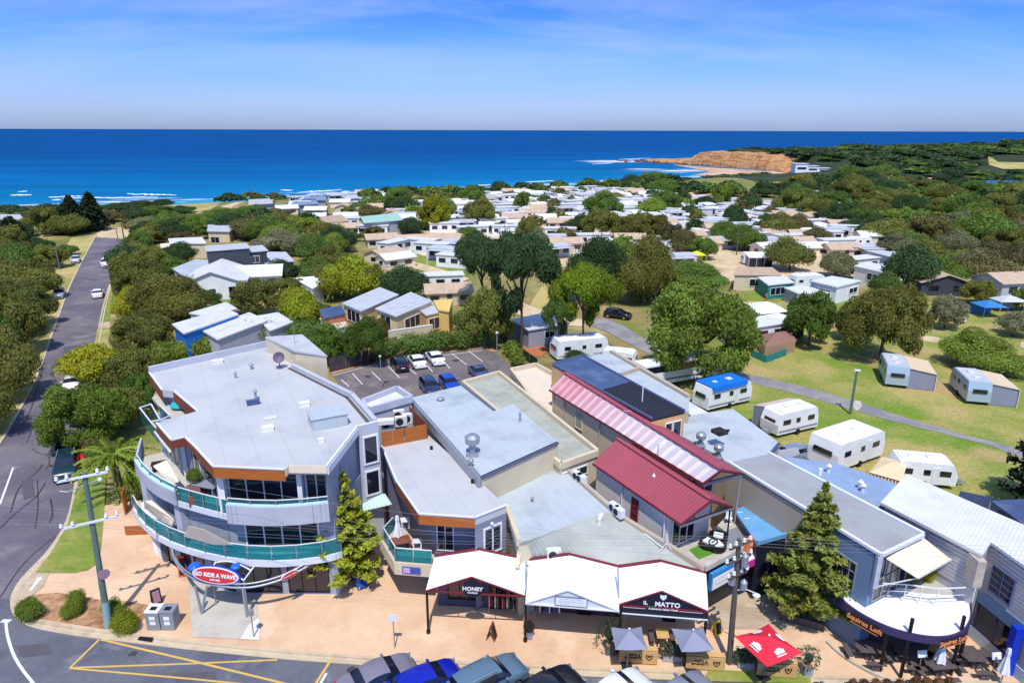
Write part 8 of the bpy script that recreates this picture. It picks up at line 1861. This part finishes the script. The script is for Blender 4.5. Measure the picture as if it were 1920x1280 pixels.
umbrella(1180,1180,2.75,.92,m_greycan,'left one of two grey square cafe umbrellas in front of the black sign',.02);umbrella(1300,1182,2.75,.95,m_greycan,'right one of two grey square cafe umbrellas in front of the black sign',.08);umbrella(1442,1192,3.0,1.28,m_redcan,'large red square umbrella with white panels beside the transformer pole',.42,True)
def closed_umbrella(px,py,z0,h,label,m):
 p=at0(px,py,z0);T=thing('closed_umbrella',label,'umbrella',tuple(p),0,'folded umbrellas');WL[T.name]=p;b=MB();b.cyl(p,.035,h,8);b.build('pole',m_steel,T);o=20;rings=[];b=MB()
 for i,(r,f)in enumerate(((.03,1.0),(.09,.97),(.12,.86),(.10,.78),(.22,.5),(.3,.34))):rings+=[(p.x+r*(1+.22*math.cos(5*t))*math.cos(t),p.y+r*(1+.22*math.cos(5*t))*math.sin(t),p.z+h*f)for t in[2*math.pi*k/o for k in range(o)]]
 b.add(rings,[(i*o+k,i*o+(k+1)%o,(i+1)*o+(k+1)%o,(i+1)*o+k)for i in range(5)for k in range(o)]);b.build('folded_canopy',m,T)
closed_umbrella(1757,1262,PZ,2.6,'folded white umbrella rising from the middle picnic table',m_whitecan);closed_umbrella(1876,1282,PZ,2.5,'folded white umbrella standing rightmost on the footpath',m_whitecan);closed_umbrella(747,1022,3.4,2.3,'folded white umbrella on the small corner balcony',m_whitecan)
# pine board cafe barriers
def barrier(px0,py0,px1,py1,label):
 a,b_=at0(px0,py0),at0(px1,py1);T=thing('cafe_barrier',label,'barrier',tuple(a),0,'cafe barriers');n,d=outward(a,b_);L_=(b_-a).length
 for j in range(4):q=MB();z=.16+j*.215;q.beam(a+UPV*z,b_+UPV*z,.05,.205);q.build('board',m_ply,T)
 q=MB();q.beam(a+UPV*.98-n*.18,b_+UPV*.98-n*.18,.36,.05);q.build('ledge',m_ply,T);q=MB();q.beam(a+UPV*.45-n*.32,b_+UPV*.45-n*.32,.04,.9);q.build('rear_panel',m_timberd,T)
 text_obj('PASTA &',.19,m_lettdk,T,a+d*L_*.38+n*.035+UPV*.62,d,UPV,.006,'lettering',.008);text_obj('SPAGHETTI',.19,m_lettdk,T,a+d*L_*.36+n*.035+UPV*.43,d,UPV,.006,'lettering',.008)
 c=a+d*L_*.78+n*.032+UPV*.53;pr=[(-.2,.17),(0,.12),(.2,.17),(.2,-.03),(.1,-.17),(0,-.25),(-.1,-.17),(-.2,-.03)];q=MB();q.add([c+d*u+UPV*v for u,v in pr],[tuple(range(7,-1,-1))]);q.add([c+n*.004+d*u*.62+UPV*v*.62 for u,v in pr],[]);q.build('shield_emblem',m_lettdk,T);q=MB();q.add([c+n*.006+d*u*.6+UPV*v*.6 for u,v in pr],[tuple(range(7,-1,-1))]);q.build('emblem_inner',m_ply,T);q=MB();q.beam(c+n*.01-d*.07+UPV*.03,c+n*.01+d*.07+UPV*.03,.006,.1);q.build('emblem_mark',m_lettdk,T)
barrier(1160,1241,1232,1246,'pine board cafe barrier under the left grey umbrella');barrier(1285,1253,1358,1258,'pine board cafe barrier under the right grey umbrella');barrier(1418,1266,1492,1271,'pine board cafe barrier under the red umbrella')
def cafe_table(px,py,label,m,rz=0,w=.75,d=1.1):
 p=at0(px,py);T=proto('cafe_table',label,'table');q=MB();q.box((0,0,.74),(w,d,.05));q.build('tabletop',m,T)
 for sx_ in(-1,1):
  for sy_ in(-1,1):q=MB();q.beam((sx_*w*.42,sy_*d*.42,0),(sx_*w*.42,sy_*d*.42,.72),.05,.05);q.build('leg',m_black2,T)
 for s in(-1,1):q=MB();q.box((s*(w/2+.25),0,.45),(.28,d*.9,.05));[q.box((s*(w/2+.25),y*d*.35,.22),(.22,.05,.44))for y in(-1,1)];q.build('bench',m_wood,T)
 T.location=p;T.rotation_euler=(0,0,rz)
cafe_table(1240,1203,'pine topped cafe table between the two grey umbrellas',m_ply,-.05);cafe_table(1180,1218,'cafe table under the left grey umbrella',m_ply,0);cafe_table(1302,1222,'cafe table under the right grey umbrella',m_ply,0);cafe_table(1440,1236,'cafe table under the red umbrella',m_ply,.3)
def picnic(px,py,label,rz=0):
 p=at0(px,py);T=proto('picnic_table',label,'picnic table','dark timber picnic tables')
 for j in range(5):q=MB();y=-.4+j*.2;l=1.7-.5*abs(y)*1.2;q.box((0,y,.76),(l,.185,.05));q.build('table_board',m_wood,T)
 for a in(0,math.pi/2,math.pi,-math.pi/2):R=Matrix.Rotation(a,3,'Z');r_=1.0 if a in(math.pi/2,-math.pi/2)else 1.25;c=R@Vector((r_,0,.46));q=MB();q.box(c,(.3,1.1,.05),a);q.build('bench',m_wood,T);q=MB();q.beam((0,0,.42),c-UPV*.04,.1,.08);q.box((c.x,c.y,.22),(.12,.5,.44),a);q.build('bench_support',m_wood,T)
 q=MB();q.box((0,0,.38),(.5,.4,.72));q.build('pedestal',m_wood,T);T.location=p;T.rotation_euler=(0,0,rz)
picnic(1628,1232,'leftmost dark picnic table in front of the curved verandah',-.1);picnic(1702,1240,'dark picnic table behind the reddish planter left of the folded umbrella',-.1);picnic(1757,1262,'dark picnic table around the middle folded umbrella',.1);picnic(1826,1248,'rightmost dark picnic table by the white framed sign',-.05)
for px,py,lb in((1722,1258,'white framed menu board among the picnic tables'),(1860,1262,'pale round topped menu board by the rightmost picnic table')):p=at0(px,py);T=thing('menu_stand',lb,'sign',tuple(p));q=MB();q.cyl(p,.03,1.1,6);q.build('stand',m_steel,T);q=MB();q.box((p.x,p.y,p.z+1.25),(.55,.06,.4),.1,-.3);q.build('board',m_signw,T)
# terrace lounge of the red roofed building
def tub(px,py,z,label,rz):
 p=U(px,py,z);T=proto('tub_chair',label,'chair','black tub chairs on the terrace');q=MB();q.lathe((0,0,0),[(.45,0),(.62,.25),(.6,.5),(.5,.52),(.42,.3),(.1,.28)],14);q.build('shell',m_black2,T);q=MB();q.box((0,0,.42),(.62,.62,.16),.3);q.build('cushion',m_whitecan,T);T.location=p;T.rotation_euler=(0,0,rz)
tub(1328,1025,3.57,'black tub chair with white cushion on the synthetic turf',.4);tub(1346,1014,3.57,'second black tub chair behind the first on the terrace',.9);tub(1344,1030,3.57,'black tub chair nearest the terrace parapet',0)
for k,(px,py)in enumerate(((1366,982),(1386,982),(1400,994))):p=U(px,py,3.57);T=thing('white_stool',['leftmost white stool along the terrace wall','middle white stool along the terrace wall','rightmost white stool along the terrace wall'][k],'stool',tuple(p),0,'white stools on the terrace');q=MB();q.lathe(p,[(.2,0),(.2,.05),(.06,.1),(.06,.4),(.24,.45),(.24,.5)],12);q.build('seat',m_porc,T);q=MB();q.box((p.x,p.y+.18,p.z+.68),(.4,.05,.4));q.build('backrest',m_porc,T)
# balcony furniture
def box_table(px,py,z,w,d,h,m,label,name='balcony_table',cat='table',rz=.4):
 p=U(px,py,z);T=proto(name,label,cat);q=MB();q.box((0,0,h),(w,d,.06));q.build('tabletop',m,T)
 for sx_ in(-1,1):q=MB();q.box((sx_*w*.4,0,h/2),(.08,d*.85,h));q.build('leg',m,T)
 T.location=p;T.rotation_euler=(0,0,rz)
box_table(752,1030,3.37,1.3,.9,.72,m_timberd,'red brown timber table on the small corner balcony');box_table(783,1026,3.37,.6,.5,.5,m_porc,'white side table on the small corner balcony',rz=.1);box_table(760,988,3.37,.6,.6,.6,m_porc,'white square table at the back of the small balcony',rz=.3);box_table(390,925,6.65,1.8,.9,.72,m_greycan,'long grey dining table on the upper terrace',rz=-.3);box_table(300,882,6.65,1.0,.7,.6,m_dark,'dark table at the left end of the upper terrace');box_table(345,995,3.4,.8,.8,.6,m_dark,'dark table on the lower curved balcony',rz=.2)
for px,py,z,lb,c in((367,905,7.3,'leafy plant in the brick planter on the upper terrace','L'),(575,930,6.7,'small palm like plant behind the upper terrace wall','L'),(1740,1088,3.45,'bright yellow green shrub on the restaurant terrace','B'),(1760,1076,3.45,'dark green shrub under the tan awning','G'),(1708,1094,3.45,'low olive shrub at the terrace rail','O')):place_tree(0,0,0,0,c,'bush',1,lb,None,'potted_plant','plant',world=U(px,py,z),size=(1.2,1.2))
p=U(338,765,8.7);q=MB();q.ball((p.x,p.y,p.z+.3),.75,10,6,.4);tag(q.build('paddling_pool',M('turquoise_plastic',40,180,190,rough=.4),None),'turquoise inflatable on the roof terrace of the corner building','inflatable')
# orange timber bits by the palm
for a,b_,h,lb in(((235,965),(239,948),1.9,'orange timber screen beside the palm trunk'),((236,1002),(280,1000),.75,'orange timber bench wall under the left end of the balcony')):
 a,b_=at0(*a),at0(*b_);T=thing('timber_screen',lb,'screen',tuple(a));n,d=outward(a,b_)
 for j in range(4):q=MB();z=h*(j+.5)/4;q.beam(a+UPV*z,b_+UPV*z,.08,h/4-.02);q.build('board',m_timber,T)
 # dark paling fence behind the car park and green mesh fence beside the park
def fence(pts,h,m,label,step,name='fence_panel'):
 pts=[U(x,y,0)for x,y in pts];T=thing('fence',label,'fence',tuple(pts[0]))
 for a,b_ in zip(pts,pts[1:]):
  n=max(1,int((b_-a).length/step))
  for i in range(n):p,q_=a.lerp(b_,i/n),a.lerp(b_,(i+.94)/n);q=MB();q.beam(p+UPV*h/2,q_+UPV*h/2,.05,h);q.build(name,m,T)
fence([(618,698),(680,684),(732,672)],1.9,M('dark_paling',72,66,72,rough=.9,var=.2),'dark paling fence at the left back of the car park',1.0);fence([(936,632),(965,660),(1008,690)],1.3,M('dark_green_mesh',40,60,48,rough=.9),'dark green fence between the car park and the caravans',2.0)
p=P(1436,566);T=thing('person','person in red clothing walking on the lawn beside the sandy track','person',tuple(p),0);WL[T.name]=p
def person(T,p,h,shirt,trousers,rz):
 """one skinned body mesh with face, hands and clothing as children"""
 me=bpy.data.meshes.new('body');s=h/1.75;J=[(0,0,.95),(0,0,1.2),(0,.01,1.42),(0,0,1.52),(0,-.01,1.66),(.09,0,.9),(.11,-.12,.5),(.11,-.16,.08),(.11,-.3,.04),(-.09,0,.9),(-.11,.1,.5),(-.11,.26,.12),(-.11,.16,.05),(.19,0,1.4),(.24,.1,1.13),(.22,-.05,.92),(.22,-.1,.84),(-.19,0,1.4),(-.24,-.1,1.13),(-.22,-.22,.95),(-.22,-.28,.88)]
 E_=[(0,1),(1,2),(2,3),(3,4),(0,5),(5,6),(6,7),(7,8),(0,9),(9,10),(10,11),(11,12),(2,13),(13,14),(14,15),(15,16),(2,17),(17,18),(18,19),(19,20)];Rr=[.13,.13,.15,.06,.1,.09,.06,.045,.04,.09,.06,.045,.04,.06,.045,.035,.03,.06,.045,.035,.03]
 me.from_pydata([Vector(j)*s for j in J],E_,[]);o=bpy.data.objects.new('body',me);COL.objects.link(o);me.materials.append(M('skin',196,146,116,rough=.6));sk=o.modifiers.new('skin','SKIN')
 for i,r in enumerate(Rr):me.skin_vertices[0].data[i].radius=(r*s,r*s)
 me.skin_vertices[0].data[0].use_root=True;o.modifiers.new('sub','SUBSURF').levels=1;o.modifiers['sub'].render_levels=1;o.parent=T;T.rotation_euler=(0,0,rz)
 q=MB();q.lathe((0,0,.86*s),[(.17*s,0),(.165*s,.2*s),(.2*s,.5*s),(.16*s,.58*s),(.07*s,.62*s)],12);q.build('shirt',shirt,None).parent=T
 for sx_,J1 in((1,((.09,0,.92),(.11,-.12,.5),(.11,-.16,.2))),(-1,((-.09,0,.92),(-.11,.1,.5),(-.11,.22,.22)))):q=MB();q.tube([Vector(j)*s for j in J1],.1*s,8,.065*s);q.build('trouser_leg',trousers,None).parent=T
 q=MB();q.ball((0,.01,1.68*s),.115*s,10,6,1.1);q.build('hair',M('brown_hair',60,42,30),None).parent=T
person(T,p,1.75,m_red,M('red_trousers',190,60,50),.6)
# ------------------------------------------------------------------ labels of the many trees and cabins: what each stands beside
LMS=[('the far street end',215,430),('the blue walled house',430,630),('the yellow house',745,640),('the dark house',440,495),('the white gabled house',425,545),('the kerbside white sedan',184,556),('the corner building',300,740),('the car park',790,690),('the forked cypress',978,672),('the flat topped pine',1092,664),('the big plane like tree',1310,712),('the oval windowed caravan',1510,540),('the cream cabin',1630,512),('the tan gabled cabin',1752,546),('the blue dome tent',1850,592),('the wide bright tree',1845,690),('the beach',1400,335),('the clifftop building',1515,326),('the inlet',1820,350),('the green roofed house',720,418),('the lawn strip',800,490),('the norfolk pair',158,436),('the dry foreshore grass',380,385),('the sandy track',1390,480),('the white flagpole',802,520),('the far blue roofs',575,380),('the grey roofed house',420,434),('the long white roof',345,456),('the white cabin',1012,605),('the lime canopy',1305,492),('the brown tent',1452,668),('the coach',1266,716)]
LMW=[(n,P(x,y))for n,x,y in LMS]
def screen(p):
 d=Vector((p[0],p[1],p[2]-CAMH));z=d.dot(-_B);return(960+FPX*d.dot(_R)/z,640-FPX*d.dot(_U)/z,z)
buckets={}
for o,base,p in AUTO:
 if o.name not in bpy.data.objects:continue
 sx_,sy_,z_=screen(p);best=None
 for n,q in LMW:
  ux,uy,_=screen(q);dd=math.hypot(ux-sx_,(uy-sy_)*2.0)
  if best is None or dd<best[0]:best=(dd,n,ux,uy)
 dd,n,ux,uy=best;dx,dy=sx_-ux,sy_-uy
 rel=('beyond' if dy<0 else 'in front of')if abs(dy)*2.2>abs(dx)else('left of' if dx<0 else 'right of')
 buckets.setdefault('%s %s %s'%(base,rel,n),[]).append((sx_,sy_,o))
ORD=['','second','third','fourth','fifth','sixth','seventh','eighth','ninth','tenth','eleventh','twelfth']
for lab,l in buckets.items():
 l.sort(key=lambda t:t[0])
 for i,(sx_,sy_,o)in enumerate(l):
  if len(l)==1:s=lab
  elif i==0:s=lab+', leftmost'
  elif i==len(l)-1:s=lab+', rightmost'
  else:s=lab+', %s from left'%(ORD[i]if i<len(ORD)else str(i+1)+'th')
  for a_,b_ in(('in front of','before'),('mid sized','medium')):
   if len(s.split())>16:s=s.replace(a_,b_)
  o['label']=s
  o['group']='trees of the township' if o['category']=='tree' else('caravans of the holiday park' if o['category']=='caravan' else 'cabins of the holiday park')
